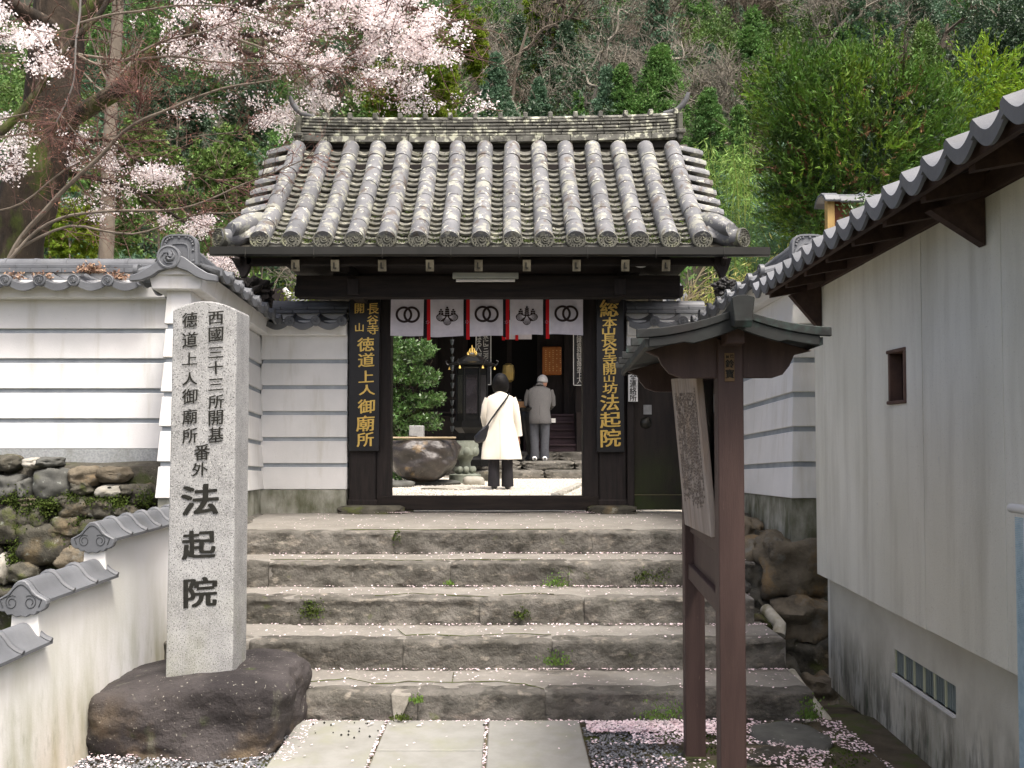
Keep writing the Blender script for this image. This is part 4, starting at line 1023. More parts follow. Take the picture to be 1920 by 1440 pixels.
# ridge: pale facing slabs, five courses of thin slabs, cap tiles with knobs, end plates and upturned horns
def rz(x): t = (x - GX) / 1.83; return .018 * t * t + .016 * t + (.02 * max(0, abs(t) - .8) * 3)
XL, XR = -2.0, 1.66
rd = MB().box(XL + .02, XR - .02, 9.02, 9.22, 4.36, 4.62).build('ridge', mat('ridge_core', '#2c2a26', rough=.95), gt)
def slab_row(seg, h0, h1, yf, name, jit=.0, m=RIDGE):
    x = XL
    while x < XR - .03:
        l = seg * rnd.uniform(1 - jit, 1 + jit); b = min(XR, x + l)
        if XR - b < .08: b = XR
        a0, b0 = x + .002, b - .003; za, zb__ = rz(a0), rz(b0); dy = rnd.uniform(-.004, .004)
        MB().hexa([(a0, yf + dy, h0 + za), (b0, yf + dy, h0 + zb__), (b0, 9.24 + .0, h0 + zb__), (a0, 9.24, h0 + za), (a0, yf + dy, h1 + za), (b0, yf + dy, h1 + zb__), (b0, 9.24, h1 + zb__), (a0, 9.24, h1 + za)]).build(name, m, rd, bevel=.003)
        x = b
slab_row(.262, 4.395, 4.452, 8.955, 'facing_slab')
for k in range(5): slab_row(.28, 4.464 + k * .034, 4.464 + k * .034 + .021, 8.98 + .005 * k, 'ridge_slab', .35)
x = XL
while x < XR - .02:
    b = min(XR, x + .245)
    mb = MB(); rows = []
    for xx in (x + .001, (x + b) / 2, b - .003):
        rows.append([Vector((xx, 9.11 - .105 * math.cos(math.pi * k / 10), 4.632 + rz(xx) + .045 * math.sin(math.pi * k / 10))) for k in range(11)])
    mb.loft(rows); c = mb.build('ridge_cap_tile', RIDGE, rd, smooth=True, auto=40)
    MB().box(x + .2, x + .245, 9.0, 9.14, 4.635 + rz(b), 4.70 + rz(b)).build('cap_knob', RIDGE, c, bevel=.008)
    x = b
for sgn, xe in ((-1, XL), (1, XR)):
    z0 = rz(xe)
    MB().box(min(xe, xe + sgn * .05), max(xe, xe + sgn * .05), 8.95, 9.27, 4.37 + z0, 4.64 + z0).build('ridge_end_plate', GEND, rd, bevel=.01)
    MB().box(min(xe - sgn * .02, xe + sgn * .075), max(xe - sgn * .02, xe + sgn * .075), 8.93, 9.29, 4.43 + z0, 4.47 + z0).build('end_plate_rim', RIDGE, rd, bevel=.008)
    pts = [Vector((xe - sgn * .12, 9.05, 4.655 + z0)), Vector((xe, 9.04, 4.68 + z0)), Vector((xe + sgn * .06, 9.03, 4.73 + z0)), Vector((xe + sgn * .10, 9.02, 4.79 + z0)), Vector((xe + sgn * .115, 9.01, 4.85 + z0))]
    MB().tube(pts, [.022, .026, .028, .026, .017], n=10).build('upturned_horn', TILE_D, rd, smooth=True, auto=50)
for k in range(14):
    x = XL + .14 + k * .255; MB().tube([(x, 8.972, 4.46 + rz(x)), (x, 8.974, 4.62 + rz(x))], .0022, n=4).build('tie_wire', METAL, rd)
# frame: purlin, rafters, lintel, posts, sill
Box('front_purlin', WOOD_H, gt, -1.82, 1.50, 8.02, 8.16, 2.74, 2.93, bevel=.006)
Box('eave_purlin', WOOD_H, gt, -2.15, 1.72, 7.66, 7.74, 2.955, 3.02, bevel=.004)
for px in (551, 626, 715, 805, 897, 988, 1082, 1174, 1251):
    x = AX(px, 7.62); mb = MB()
    a0, a1 = (7.6, 2.905), (9.1, 4.12)
    mb.hexa([(x - .032, 7.64, 2.90), (x + .032, 7.64, 2.90), (x + .032, 9.0, 4.08), (x - .032, 9.0, 4.08), (x - .032, 7.62, 2.985), (x + .032, 7.62, 2.985), (x + .032, 8.94, 4.16), (x - .032, 8.94, 4.16)])
    r_ = mb.build('rafter', WOOD_H, gt)
    MB().hexa([(x - .033, 7.628, 2.897), (x + .033, 7.628, 2.897), (x + .033, 7.642, 2.897), (x - .033, 7.642, 2.897), (x - .033, 7.611, 2.987), (x + .033, 7.611, 2.987), (x + .033, 7.63, 2.987), (x - .033, 7.63, 2.987)]).build('pale_end_cap', mat('pale_end_grain', '#7c7766', '#5f5a4c', sc=20, rough=.9), r_)
    mb = MB(); mb.box(x - .012, x - .002, 7.607, 7.618, 2.915, 2.965); mb.box(x - .002, x + .012, 7.613, 7.62, 2.915, 2.925); mb.build('end_mark', INK, r_)
Box('lintel', WOOD_H, gt, -1.60, 1.22, 8.56, 8.80, 2.89, 3.12, bevel=.008)
Box('upper_beam', WOOD_H, gt, -1.85, 1.5, 8.60, 8.78, 3.16, 3.34, bevel=.008)
Box('transom_board', WOOD_H, gt, -1.5, 1.1, 8.70, 8.74, 3.1, 4.1)
Box('ceiling_board', WOOD_H, gt, -1.95, 1.6, 8.1, 10.2, 3.04, 3.07)
for sgn, xa, xb_ in ((-1, -1.452, -1.20), (1, .85, 1.105)):
    Box('main_post', WOOD, gt, xa, xb_, 8.60, 8.84, .90, 2.89, bevel=.02, seg=3)
    Box('door_jamb', WOOD, gt, -1.198 if sgn < 0 else .705, -1.072 if sgn < 0 else .848, 8.62, 8.80, .87, 2.89, bevel=.004)
    Box('post_foot', WOOD, gt, xa - .012, xb_ + .012, 8.585, 8.85, .875, .96, bevel=.01)
    Box('rear_post', WOOD, gt, xa + .04, xb_ - .04, 9.9, 10.06, .78, 3.0, bevel=.01)
    Box('side_tie', WOOD, gt, (xa + xb_) / 2 - .05, (xa + xb_) / 2 + .05, 8.0, 10.05, 2.76, 2.90)
    Box('bracket_arm', WOOD, gt, xa - .05 if sgn < 0 else xb_ - .09, xa + .09 if sgn < 0 else xb_ + .05, 8.02, 8.7, 2.955, 3.10)
    x = -1.75 if sgn < 0 else 1.42
    Box('side_strut', WOOD, gt, x - .05, x + .05, 8.4, 9.0, 2.84, 2.96); Box('side_beam', WOOD, gt, x - .22, x + .22, 8.62, 8.76, 2.84, 2.94)
Box('sill', WOOD_H, gt, -1.20, .85, 8.60, 8.74, .862, .99, bevel=.01)
for (xa, xb_, nm) in ((-1.56, -.93, 1), (.74, 1.2, 2)):
    mb = rockMB(((xa + xb_) / 2, 8.66, .855), (xb_ - xa, .38, .11), nm + 30, sub=3, pw=.35, amp=.04); mb.build('post_stone', ROCK, gt, smooth=True)
# side door
Box('side_door_frame', WOOD, gt, 1.107, 1.17, 8.56, 8.7, .85, 2.19); Box('side_door_frame', WOOD, gt, 1.88, 1.94, 8.56, 8.7, .85, 2.19); Box('side_door_frame', WOOD, gt, 1.107, 1.94, 8.56, 8.7, 2.13, 2.2)
DOORM = mat('mossy_door_wood', '#2c2622', '#201c1a', sc=4, rough=.7, bump=.3, bsc=30, stretch=(5, 5, .6), layers=[('#2c3814', 2.2, .30, .62, (1, 1, 1), .9, (.95, 1.55))])
dr = Box('side_door', DOORM, gt, 1.172, 1.878, 8.62, 8.66, .93, 2.13)
Box('door_rail', DOORM, dr, 1.172, 1.878, 8.60, 8.63, .865, 1.0); Box('metal_strip', mat('dull_brass', '#6f6a52', rough=.5, metal=.5), dr, 1.172, 1.878, 8.595, 8.602, 1.0, 1.006, bevel=0)
MB().lathe([(.001, .03), (.03, .022), (.05, .008), (.055, 0)], at(1211, 793, 8.62), axis='y', n=16).build('pull_plate', METAL, dr, smooth=True)
MB().box(*[at(1203, 0, 8.6).x, at(1218, 0, 8.6).x], 8.612, 8.618, AZ(777, 8.6), AZ(759, 8.6)).build('paper_notice', mat('old_paper', '#8f9090', '#7d7e7e', sc=30), dr)

# gutter
gu = thing('gutter', (-.1, 7.5, 3.0), 'long dark metal rain gutter under the front tiles of the gate roof', 'gutter')
mb = MB(); xs_ = (-2.39, 2.12); sec = [(-.045, .03), (-.045, -.03), (-.02, -.038), (.02, -.038), (.045, -.03), (.045, .03), (.038, .03), (.038, -.02), (-.038, -.02), (-.038, .03)]
mb.loft([[Vector((x, 7.50 + u, AZ(472, 7.5) + v + .004 * (x < 0))) for u, v in sec] for x in xs_]); mb.build('channel', METAL, gu)
for k in range(8):
    x = -2.1 + k * .55; MB().tube([(x, 7.54, 3.03), (x, 7.455, 3.058), (x, 7.449, 3.0), (x, 7.455, 2.97)], .004, n=5).build('hanger', METAL, gu)

# lamp, floodlight
lp = thing('strip_light', (-.2, 8.0, 2.9), 'unlit fluorescent strip light under the gate eave', 'lamp')
c0, c1 = at(849, 513, 7.97), at(972, 529, 7.97)
Box('housing', LAMPM, lp, c0.x, c1.x, 7.93, 7.99, c1.z + .028, c0.z + .004); MB().tube([(c0.x + .03, 7.955, c1.z + .012), (c1.x - .03, 7.955, c1.z + .012)], .013, n=10).build('tube', WPAINT, lp, smooth=True, auto=40)
fl = thing('floodlight', at(1202, 492, 7.8), 'small white round floodlight tucked under the right end of the gate eave', 'lamp')
c = at(1202, 494, 7.8); MB().ell([(c.x, 7.8, c.z - .03, .03, .03), (c.x, 7.8, c.z - .02, .055, .05), (c.x, 7.8, c.z, .06, .055), (c.x, 7.8, c.z + .012, .045, .04)], 16).build('shade', WPAINT, fl, smooth=True)
MB().tube([c + Vector((.03, 0, .01)), c + Vector((.05, .02, .07))], .007).build('arm', METAL, fl)

# split curtain
cu = thing('split_curtain', (-.2, 8.5, 2.47), 'white five-panel curtain with ring and leaf crests and red strips across the gate', 'curtain')
YC = 8.52
def cw(x, z): return .014 * math.sin(x * 9 + z * 3) * (2.89 - z) / .4 + .006 * math.sin(x * 31 + z * 9) * (2.89 - z) / .4 + .012 * noise.noise(Vector((x * 4, z * 4, 1)))
def cpt(px, py, d=0.0):
    p = at(px, py, YC); return Vector((p.x, YC + cw(p.x, p.z) - d, p.z))
pans = [(733.5, 795), (807, 869), (881, 943), (956.5, 1018), (1030, 1093)]
def crest_disc(c, r, n=14, rx=None):
    return [(c[0] + (rx or r) * math.cos(2 * math.pi * k / n), c[1] + r * math.sin(2 * math.pi * k / n)) for k in range(n)]
for pi_, (a, b) in enumerate(pans):
    rows = []; nx, nz_ = 14, 14
    bot = 629.5 + (1.5 if pi_ in (1, 2) else 0)
    for j in range(nz_ + 1):
        row = []
        for i in range(nx + 1):
            px = a + (b - a) * i / nx - (j / nz_) * (1.5 if pi_ == 0 else 0) + (j / nz_) * 1.0 * (i / nx - .5) * (pi_ == 4) ; py = 545 - pi_ * .4 + (bot - 545) * j / nz_ + 1.2 * math.sin(i / nx * 3 + pi_) * (j / nz_)
            row.append(cpt(px, py))
        rows.append(row)
    pn = MB(); pn.loft(rows, cap=False, closed=False); pn = pn.build('panel', CLOTH, cu, smooth=True)
    mb = MB(); mb.loft([[cpt(a + (b - a) * i / nx, y, .002) for i in range(nx + 1)] for y in (560, 561.2)], cap=False, closed=False); mb.build('stitch_line', mat('stitch_thread', '#dedce0'), pn)
    cx = (a + b) / 2 + .5; mb = MB()
    if pi_ % 2 == 0:
        cy = 590 - pi_ * .5; r1, r2 = 15.6, 11.2; n = 40
        for sx_, gaps in ((-7.2, [(.05, .28)]), (7.2, [(math.pi + .05, math.pi + .28 + .0)])):
            rows = [[], []]
            segs_ = []
            for k in range(n + 1):
                t = 2 * math.pi * k / n
                rows[0].append(cpt(cx + sx_ + r1 * math.cos(t), cy + r1 * math.sin(t), .004)); rows[1].append(cpt(cx + sx_ + r2 * math.cos(t), cy + r2 * math.sin(t), .004))
            for k in range(n):
                t = 2 * math.pi * (k + .5) / n; X = cx + sx_ + 13.4 * math.cos(t); Yp = cy + 13.4 * math.sin(t)
                other = math.hypot(X - (cx - sx_), Yp - cy)
                upper = Yp < cy
                if 10.0 < other < 16.8 and ((sx_ < 0 and not upper) or (sx_ > 0 and upper)) and not (r2 < other < r1): continue
                mb.add([rows[0][k], rows[0][k + 1], rows[1][k + 1], rows[1][k]], [(0, 1, 2, 3)])
        mb.build('ring_crest', CREST, pn)
    else:
        cy = 590 - pi_ * .3; wl = MB()
        def ell_(x, y, rx, ry, rot, d=.004):
            n = 16; vs = []
            for k in range(n):
                t = 2 * math.pi * k / n; u, v = rx * math.cos(t), ry * math.sin(t) * (1 - .25 * math.cos(t) * 0)
                vs.append(cpt(x + u * math.cos(rot) - v * math.sin(rot), y + u * math.sin(rot) + v * math.cos(rot), d))
            return vs
        for x, y, rx, ry, rot in ((0, 11, 8.4, 9.6, 0), (-11.5, 6, 9.5, 7.2, .25), (11.5, 6, 9.5, 7.2, -.25)):
            mb.add(ell_(cx + x, cy + y, rx, ry, rot, .004 if x == 0 else .0033), [tuple(range(16))])
            for q in range(-3, 4):
                ang = q * .33
                if x == 0: ex_, ey_ = math.sin(ang) * 8.2, 11 + 9 * math.cos(ang); sx0, sy0 = 0, 3.5
                else: sg = 1 if x > 0 else -1; ex_, ey_ = x + sg * 8.4 * math.cos(q * .42), 6 + 6.2 * math.sin(q * .42) - .0; sx0, sy0 = sg * 3.5, 4.5
                A_, B_ = (cx + sx0, cy + sy0), (cx + ex_ * .97, cy + ey_ * .97); nx_, ny_ = -(B_[1] - A_[1]), B_[0] - A_[0]; l_ = math.hypot(nx_, ny_) or 1; nx_, ny_ = nx_ / l_ * .35, ny_ / l_ * .35
                wl.add([cpt(A_[0] - nx_, A_[1] - ny_, .0062), cpt(A_[0] + nx_, A_[1] + ny_, .0062), cpt(B_[0] + nx_, B_[1] + ny_, .0062), cpt(B_[0] - nx_, B_[1] - ny_, .0062)], [(0, 1, 2, 3)])
        for bx, h_ in ((0, 5), (-11.5, 3), (11.5, 3)):
            y0_ = cy + 1.5 if bx == 0 else cy - 1.5
            for q in range(h_):
                yy = y0_ - 3.6 * q
                for s in ((-1, 1) if q < h_ - 1 else (0,)):
                    mb.add(ell_(cx + bx + s * (2.6 - .25 * q), yy, 2.1, 1.6, s * -.4, .004), [tuple(range(16))])
            mb.add([cpt(cx + bx - .4, y0_ + 2, .0042), cpt(cx + bx + .4, y0_ + 2, .0042), cpt(cx + bx + .4, y0_ - 3.6 * (h_ - 1), .0042), cpt(cx + bx - .4, y0_ - 3.6 * (h_ - 1), .0042)], [(0, 1, 2, 3)])
        mb.build('leaf_crest', CREST, pn); wl.build('crest_veins', CLOTH, pn)
for k in range(4):
    g0 = pans[k][1] - .5
    for a, b, m, y1, nm in ((g0, g0 + 7, BLACKC, 634 - k * .5, 'black_strip'), (g0 + 6, g0 + 12.5, RED, 638 - k * .5, 'red_strip')):
        rows = [[cpt(a + (b - a) * i / 2, 545 - k * .4 + (y1 - 545) * j / 8, -.004 + (.003 if nm[0] == 'r' else 0)) for i in range(3)] for j in range(9)]
        s_ = MB(); s_.loft(rows, cap=False, closed=False); s_ = s_.build(nm, m, cu)
    mb = MB()
    for q in range(5):
        t = q * 1.256; mb.add([cpt(g0 + 7 + 3.4 * math.cos(t) + .9 * math.cos(t + 1.57), 604 + 3.4 * math.sin(t) + .9 * math.sin(t + 1.57), .004), cpt(g0 + 7 + 1 * math.cos(t), 604 + 1 * math.sin(t), .004), cpt(g0 + 7 + 3.4 * math.cos(t) - .9 * math.cos(t + 1.57), 604 + 3.4 * math.sin(t) - .9 * math.sin(t + 1.57), .004)], [(0, 1, 2)])
    mb.build('strip_bow', mat('faded_lilac', '#8d7f8c'), s_)
MB().tube([cpt(728, 546, .0), cpt(1098, 544, 0)], .007, n=8).build('rod', METAL, cu, smooth=True)

# name boards on the posts
def nameboard(px0, px1, py0, py1, Y, label, its, bold=.03):
    a, b = at(px0, py0, Y), at(px1, py1, Y)
    t = thing('name_board', ((a.x + b.x) / 2, Y, b.z), label, 'sign')
    Box('board', BOARD, t, a.x, b.x, Y, Y + .035, b.z, a.z, bevel=.004)
    items = []
    for ch, px, py, w, h in its:
        p = at(px, py, Y); items.append((ch, p.x, p.z, w * Y / 1750, h * Y / 1750))
    letters(MB(), items, T(0, Y - .006, 0), bold=bold * .6, ext=.02, brush=.07).build('gold_lettering', GOLD, t)
    return t
left = [('長', 700, 579, 21, 20), ('谷', 699, 600, 21, 17), ('寺', 699, 618, 21, 18), ('開', 674, 578, 18, 19), ('山', 674, 614, 18, 16),
        ('徳', 686, 646, 31, 26), ('道', 687, 675, 30, 26), ('上', 687, 706, 28, 22), ('人', 688, 731, 30, 19), ('御', 687, 762, 31, 26), ('廟', 685, 794, 34, 29), ('所', 685, 824, 31, 26)]
nameboard(655, 711, 556, 846, 8.55, 'black board with gold characters on the left gate post', left)
right = [('総', 1142, 578, 34, 32), ('本', 1143, 605, 27, 20), ('山', 1141, 620, 27, 15), ('長', 1142, 637, 27, 22), ('谷', 1143, 654, 27, 20), ('寺', 1143, 674, 25, 19), ('開', 1143, 692, 24, 21), ('山', 1142, 710, 22, 13), ('坊', 1144, 728, 27, 20),
         ('法', 1143, 755, 35, 30), ('起', 1144, 787, 38, 29), ('院', 1145, 821, 38, 33)]
nameboard(1118, 1171, 552, 848, 8.55, 'black board with gold characters on the right gate post', right, .035)
sn = thing('white_notice', at(1187, 752, 8.5), 'small white vertical sign with black characters beside the side door frame', 'sign')
a, b = at(1178, 688, 8.5), at(1196, 753, 8.5)
Box('plate', WPAINT, sn, a.x, b.x, 8.50, 8.515, b.z, a.z, bevel=.001)
letters(MB(), [(c, at(1187, y, 8.5).x, at(1187, y, 8.5).z, .062, .062) for c, y in zip('安全連絡所', (694.5, 707, 720, 733, 746))], T(0, 8.4975, 0), bold=.015, ext=.004).build('lettering', INK, sn)

# ------------------------------------------------------------------ roofed notice board in the right foreground
nb = thing('notice_board', (.86, 4.0, 0), 'brown wooden notice stand with small copper roof and weathered text board', 'notice board')
QA = (.828, 3.48)
def q(x, y, z): return Vector((QA[0] + x + .066 * y, QA[1] + y - .066 * x, z))
MQ = basis(Vector((1, -.066, 0)), Vector((.066, 1, 0)), Vector((0, 0, 1)), (QA[0], QA[1], 0))
def qbox(name, m, x0, x1, y0, y1, z0, z1, parent=nb, bevel=.004): return MB().box(x0, x1, y0, y1, z0, z1, M=MQ).build(name, m, parent, bevel=bevel)
qbox('post', BROWN, -.047, .047, -.047, .047, -.02, 1.90); qbox('post', BROWN, -.047, .047, .975, 1.069, .0, 1.90)
MB().hexa([q(-.06, .96, -.01), q(.06, .96, -.01), q(.06, 1.09, -.01), q(-.06, 1.09, -.01), q(-.05, .965, .03), q(.05, .965, .03), q(.05, 1.08, .03), q(-.05, 1.08, .03)]).build('foot_stone', ROCK, nb, bevel=.005)
qbox('rail', BROWN, -.03, .03, .047, .975, .862, .935); qbox('rail', BROWN, -.022, .022, .047, .975, 1.085, 1.15); qbox('lower_panel', BROWN, -.006, .006, .047, .975, .93, 1.09)
qbox('backing', BROWN, .0, .02, .047, .975, 1.15, 1.78)
# tilted text board: faces the steps, leaning out at the top
TLc, BLc, BRc, TRc = at(1258, 710, 4.36), at(1284, 984, 4.36), at(1333, 1008, 3.60), at(1306, 706, 3.60)
n_ = (BRc - BLc).cross(TLc - BLc).normalized(); TRc = TRc - n_ * (TRc - BLc).dot(n_); n_ = n_ if n_.x > 0 else -n_
bp = MB().hexa([BLc, BRc, BRc + n_ * .028, BLc + n_ * .028, TLc, TRc, TRc + n_ * .028, TLc + n_ * .028]).build('text_board', WEATHER, nb, bevel=.003)
e1, e2 = (BRc - BLc), (TLc - BLc)
TRc = TRc - n_ * (TRc - BLc).dot(n_)
mb = MB(); ncol = 15
def bpnt(u, v): return BLc.lerp(BRc, u).lerp(TLc.lerp(TRc, u), v) - n_ * .002
for c_ in range(ncol):
    u = .93 - c_ * .056; v = .90 if c_ else .93
    vend = .16 + .08 * rnd.random() if c_ < 15 else .45
    while v > vend:
        l = rnd.uniform(.008, .022); w = rnd.uniform(.020, .032)
        if rnd.random() < .86: mb.add([bpnt(u - w / 2, v), bpnt(u + w / 2, v), bpnt(u + w / 2 * rnd.uniform(.5, 1), v - l), bpnt(u - w / 2, v - l)], [(0, 1, 2, 3)])
        v -= l + rnd.uniform(.003, .009)
mb.build('faded_writing', mat('faded_ink', '#574b42', '#73675c', sc=60, rough=.9), bp, kind='stuff')
c = at(1336, 757, 3.66); MB().box(c.x - .008, c.x + .008, 3.60, 3.604, c.z - .036, c.z + .036).build('hinge_plate', WPAINT, nb, bevel=.003)
# curved cloud-edged boards front and rear under the roof
def cloud(yy):
    zt, zb__ = 1.88, AZ(708, 3.42)
    pts = [(-.30, zt - .03), (-.265, zt - .07), (-.25, zb__ + .06), (-.22, zb__ + .022), (-.175, zb__), (.15, zb__), (.19, zb__ + .012), (.215, zb__ + .04), (.225, zt - .05), (.30, zt - .03), (.0, zt + .06)]
    pts = [(-.31, 1.855), (-.262, 1.835), (-.250, zb__ + .052), (-.222, zb__ + .018), (-.175, zb__), (.155, zb__), (.192, zb__ + .012), (.218, zb__ + .045), (.235, 1.84), (.30, 1.855), (.0, 1.945)]
    mb = MB(); mb.prism(pts, lambda u, v, w: q(u, w, v), yy, yy + .022); mb.build('shaped_board', BROWN, nb, bevel=.003)
cloud(-.030); cloud(1.040)
qbox('beam', BROWN, -.033, .033, -.16, 1.2, 1.872, 1.935); 
def rofz(x, base=0):
    t = abs(x) / .30; return 1.965 - .125 * t + .05 * (t * t) + base
rfm = nb
def roof_sheet(name, x0, x1, y0, y1, th, m, lift=0, parent=nb, n=10):
    mb = MB(); A_ = []; B_ = []
    xs_ = [x0 + (x1 - x0) * k / n for k in range(n + 1)]
    sec = [(x, rofz(x) + lift) for x in xs_] + [(x, rofz(x) + lift - th) for x in xs_[::-1]]
    mb.prism(sec, lambda u, v, w: q(u, w, v), y0, y1); return mb.build(name, m, parent, smooth=False, bevel=.002)
rs = roof_sheet('roof', -.305, -.0, -.20, 1.30, .016, COPPER); roof_sheet('roof_side', .0, .285, -.20, 1.30, .016, COPPER, parent=rs)
for sgn, xe in ((-1, -.335), (1, .30)):
    for k in range(6):
        y = -.21 + k * .295
        sec = []
        mb = MB(); n = 8; xs_ = [sgn * .03 + (xe * 1.06 - sgn * .03) * j / n for j in range(n + 1)]
        secs = [[q(x, y - .011 - .003 * (j == n), rofz(x) + .0), q(x, y + .011, rofz(x)), q(x, y + .011, rofz(x) + .026 + .006 * (j / n)), q(x, y - .011, rofz(x) + .026 + .006 * (j / n))] for j, x in enumerate(xs_)]
        mb.loft(secs); mb.build('batten', COPPER, rs, bevel=.002)
    # verge lip below the first batten, folded copper with a step half way
    for y in (-.215, 1.29):
        mb = MB(); x1_ = xe * .93; n = 10; xs_ = [0 + x1_ * j / n for j in range(n + 1)]
        secs = []
        for j, x in enumerate(xs_):
            drop = .034 if j < 6 else .022
            secs.append([q(x, y, rofz(x) - drop - .012), q(x, y + .02, rofz(x) - drop - .012), q(x, y + .02, rofz(x) - .001), q(x, y, rofz(x) - .001)])
        mb.loft(secs); mb.build('verge_lip', COPPER, rs, bevel=.002)
    MB().loft([[q(xe * .97, -.21 + 1.5 * t, rofz(xe) - .03), q(xe * .93, -.21 + 1.5 * t, rofz(xe) - .034), q(xe * .93, -.21 + 1.5 * t, rofz(xe) - .005), q(xe * .97, -.21 + 1.5 * t, rofz(xe) - .003)] for t in (0, 1)]).build('eave_lip', COPPER, rs)
mb = MB(); secs = []
for y, w, zb__, zt in ((-.31, .040, 1.935, 2.022), (-.30, .038, 1.912, 2.018), (-.1, .032, 1.95, 2.0), (.6, .030, 1.955, 1.99), (1.2, .034, 1.95, 2.0), (1.38, .04, 1.95, 2.01)):
    secs.append([q(-w * .75, y, zb__), q(w * .75, y, zb__), q(w, y, zt - .006), q(w * .4, y, zt + .002), q(-w * .4, y, zt + .002), q(-w, y, zt - .006)])
mb.loft(secs); mb.build('ridge_box', COPPER, rs, bevel=.003)
# wooden name strip on the front post
MB().box(-.0215, .0135, -.052, -.047, AZ(715, 3.43), AZ(662, 3.43), M=MQ).build('name_strip', mat('old_wood_strip', '#7a6448', '#5f4c38', sc=20, rough=.8), nb)
letters(MB(), [('巴', .0045, AZ(668, 3.43), .012, .012), ('納', -.012, AZ(669, 3.43), .011, .012), ('鈴', -.004, AZ(682, 3.43), .030, .030), ('寳', -.004, AZ(701, 3.43), .031, .032)], MQ @ T(0, -.0528, 0), bold=.04, ext=.004).build('strip_lettering', INK, nb)
# ------------------------------------------------------------------ courtyard
grid_sheet('courtyard_gravel', [-9 + 18 * i / 30 for i in range(31)], [8.76 + 11.5 * j / 30 for j in range(31)], lambda x, y: .782 + .006 * noise.noise(Vector((x * 3, y * 3, 0))), COURT, kind='structure')
pebbles('white_gravel', [(-1.4, 1.4, 8.95, 10.5, .785), (-1.6, 1.9, 10.5, 16.6, .785)], PEB_W, .013, 620, 'bright white gravel of the courtyard')
ke = thing('path_edging', (1.15, 13.5, .78), 'rough stone edging line crossing the bright courtyard gravel', 'edging')
for k in range(14):
    t = k / 13; c = at(1086, 905, 14.2).lerp(at(1040, 931, 11.6), t); c.z = .80
    rockMB(c, (.10, .20, .07), k + 120, sub=3, pw=.5, amp=.1, rot=-.1).build('edging_stone', ROCK_W, ke, smooth=True)
cs = thing('courtyard_steps', (.6, 17.2, .78), 'two low stone steps and a stone platform in front of the dark hall', 'steps')
def crow(x0, x1, y, d, z0, z1, sd, seg=.8):
    x = x0
    while x < x1 - .05:
        b = min(x1, x + seg * rnd.uniform(.7, 1.3))
        if x1 - b < .25: b = x1
        rockMB(((x + b) / 2, y + d / 2, (z0 + z1) / 2), ((b - x) * .99, d, (z1 - z0) * 1.02), sd, sub=3, pw=.18, amp=.022, freq=2).build('step_stone', STONE, cs, smooth=True, auto=50); sd += 1; x = b
crow(-.62, 3.2, 16.75, .6, .76, .925, 200); crow(-.75, 3.2, 17.3, .9, .9, 1.075, 215); crow(-3.2, 3.6, 18.15, .6, 1.05, 1.24, 230, 1.1)
MB().box(-6, 6, 18.2, 25, .6, 1.235).build('platform', STONE, cs)

# ------------------------------------------------------------------ the dark hall
hl = thing('temple_hall', (0, 20, 1.2), 'dark wooden temple hall with plum-brown stairs behind the gate', 'hall')
Box('back_wall', HALL, hl, -5.0, 5.2, 20.2, 20.3, 1.2, 4.6); 
MB().box(-5.2, 5.4, 18.6, 18.75, 4.15, 4.5).build('eave_beam', HALL, hl)
for px in (768, 1087):
    x = AX(px, 18.9); Box('pillar', HALL, hl, x - .10, x + .10, 18.8, 19.0, 1.2, 4.3, bevel=.01)
for px in (815, 872, 955, 1012, 1062):
    x = AX(px, 19.6); Box('door_post', HALL, hl, x - .05, x + .05, 19.55, 19.65, 1.9, 4.2)
Box('left_panel', HALL, hl, AX(735, 19.7), AX(870, 19.7), 19.68, 19.72, 1.9, 4.2); Box('right_panel', HALL, hl, AX(1012, 19.7), AX(1062, 19.7), 19.62, 19.66, 1.9, 4.2)
Box('interior_dark', mat('interior_shade_black', '#0d0b0a', rough=.95), hl, AX(872, 20), AX(1012, 20), 20.1, 20.15, 1.9, 4.2, bevel=0)  # near-black sheet, the darkness inside the hall put into its colour
Box('floor_board', HALL, hl, -5, 5, 18.95, 20.2, 1.88, 1.95); Box('floor_front', HALL, hl, -5, AX(935, 18.9), 18.9, 18.95, 1.24, 1.95)
for k in range(4): Box('railing', HALL, hl, -4, AX(860, 18.8), 18.72, 18.78, 2.0 + k * .14, 2.04 + k * .14) if k in (0, 2) else None
for k in range(5):
    z = 1.24 + .15 * k; Box('stair_tread', HALLSTEP, hl, AX(982, 18.4), AX(1081, 18.4), 18.25 + k * .15, 18.6 + k * .15, z + .115, z + .15); Box('stair_riser', HALLSTEP, hl, AX(982, 18.4), AX(1080, 18.4), 18.29 + k * .15, 18.5 + k * .15, z, z + .115)
Box('stair_cheek', HALL, hl, AX(1081, 18.2), AX(1092, 18.2), 18.2, 19.0, 1.24, 2.0)
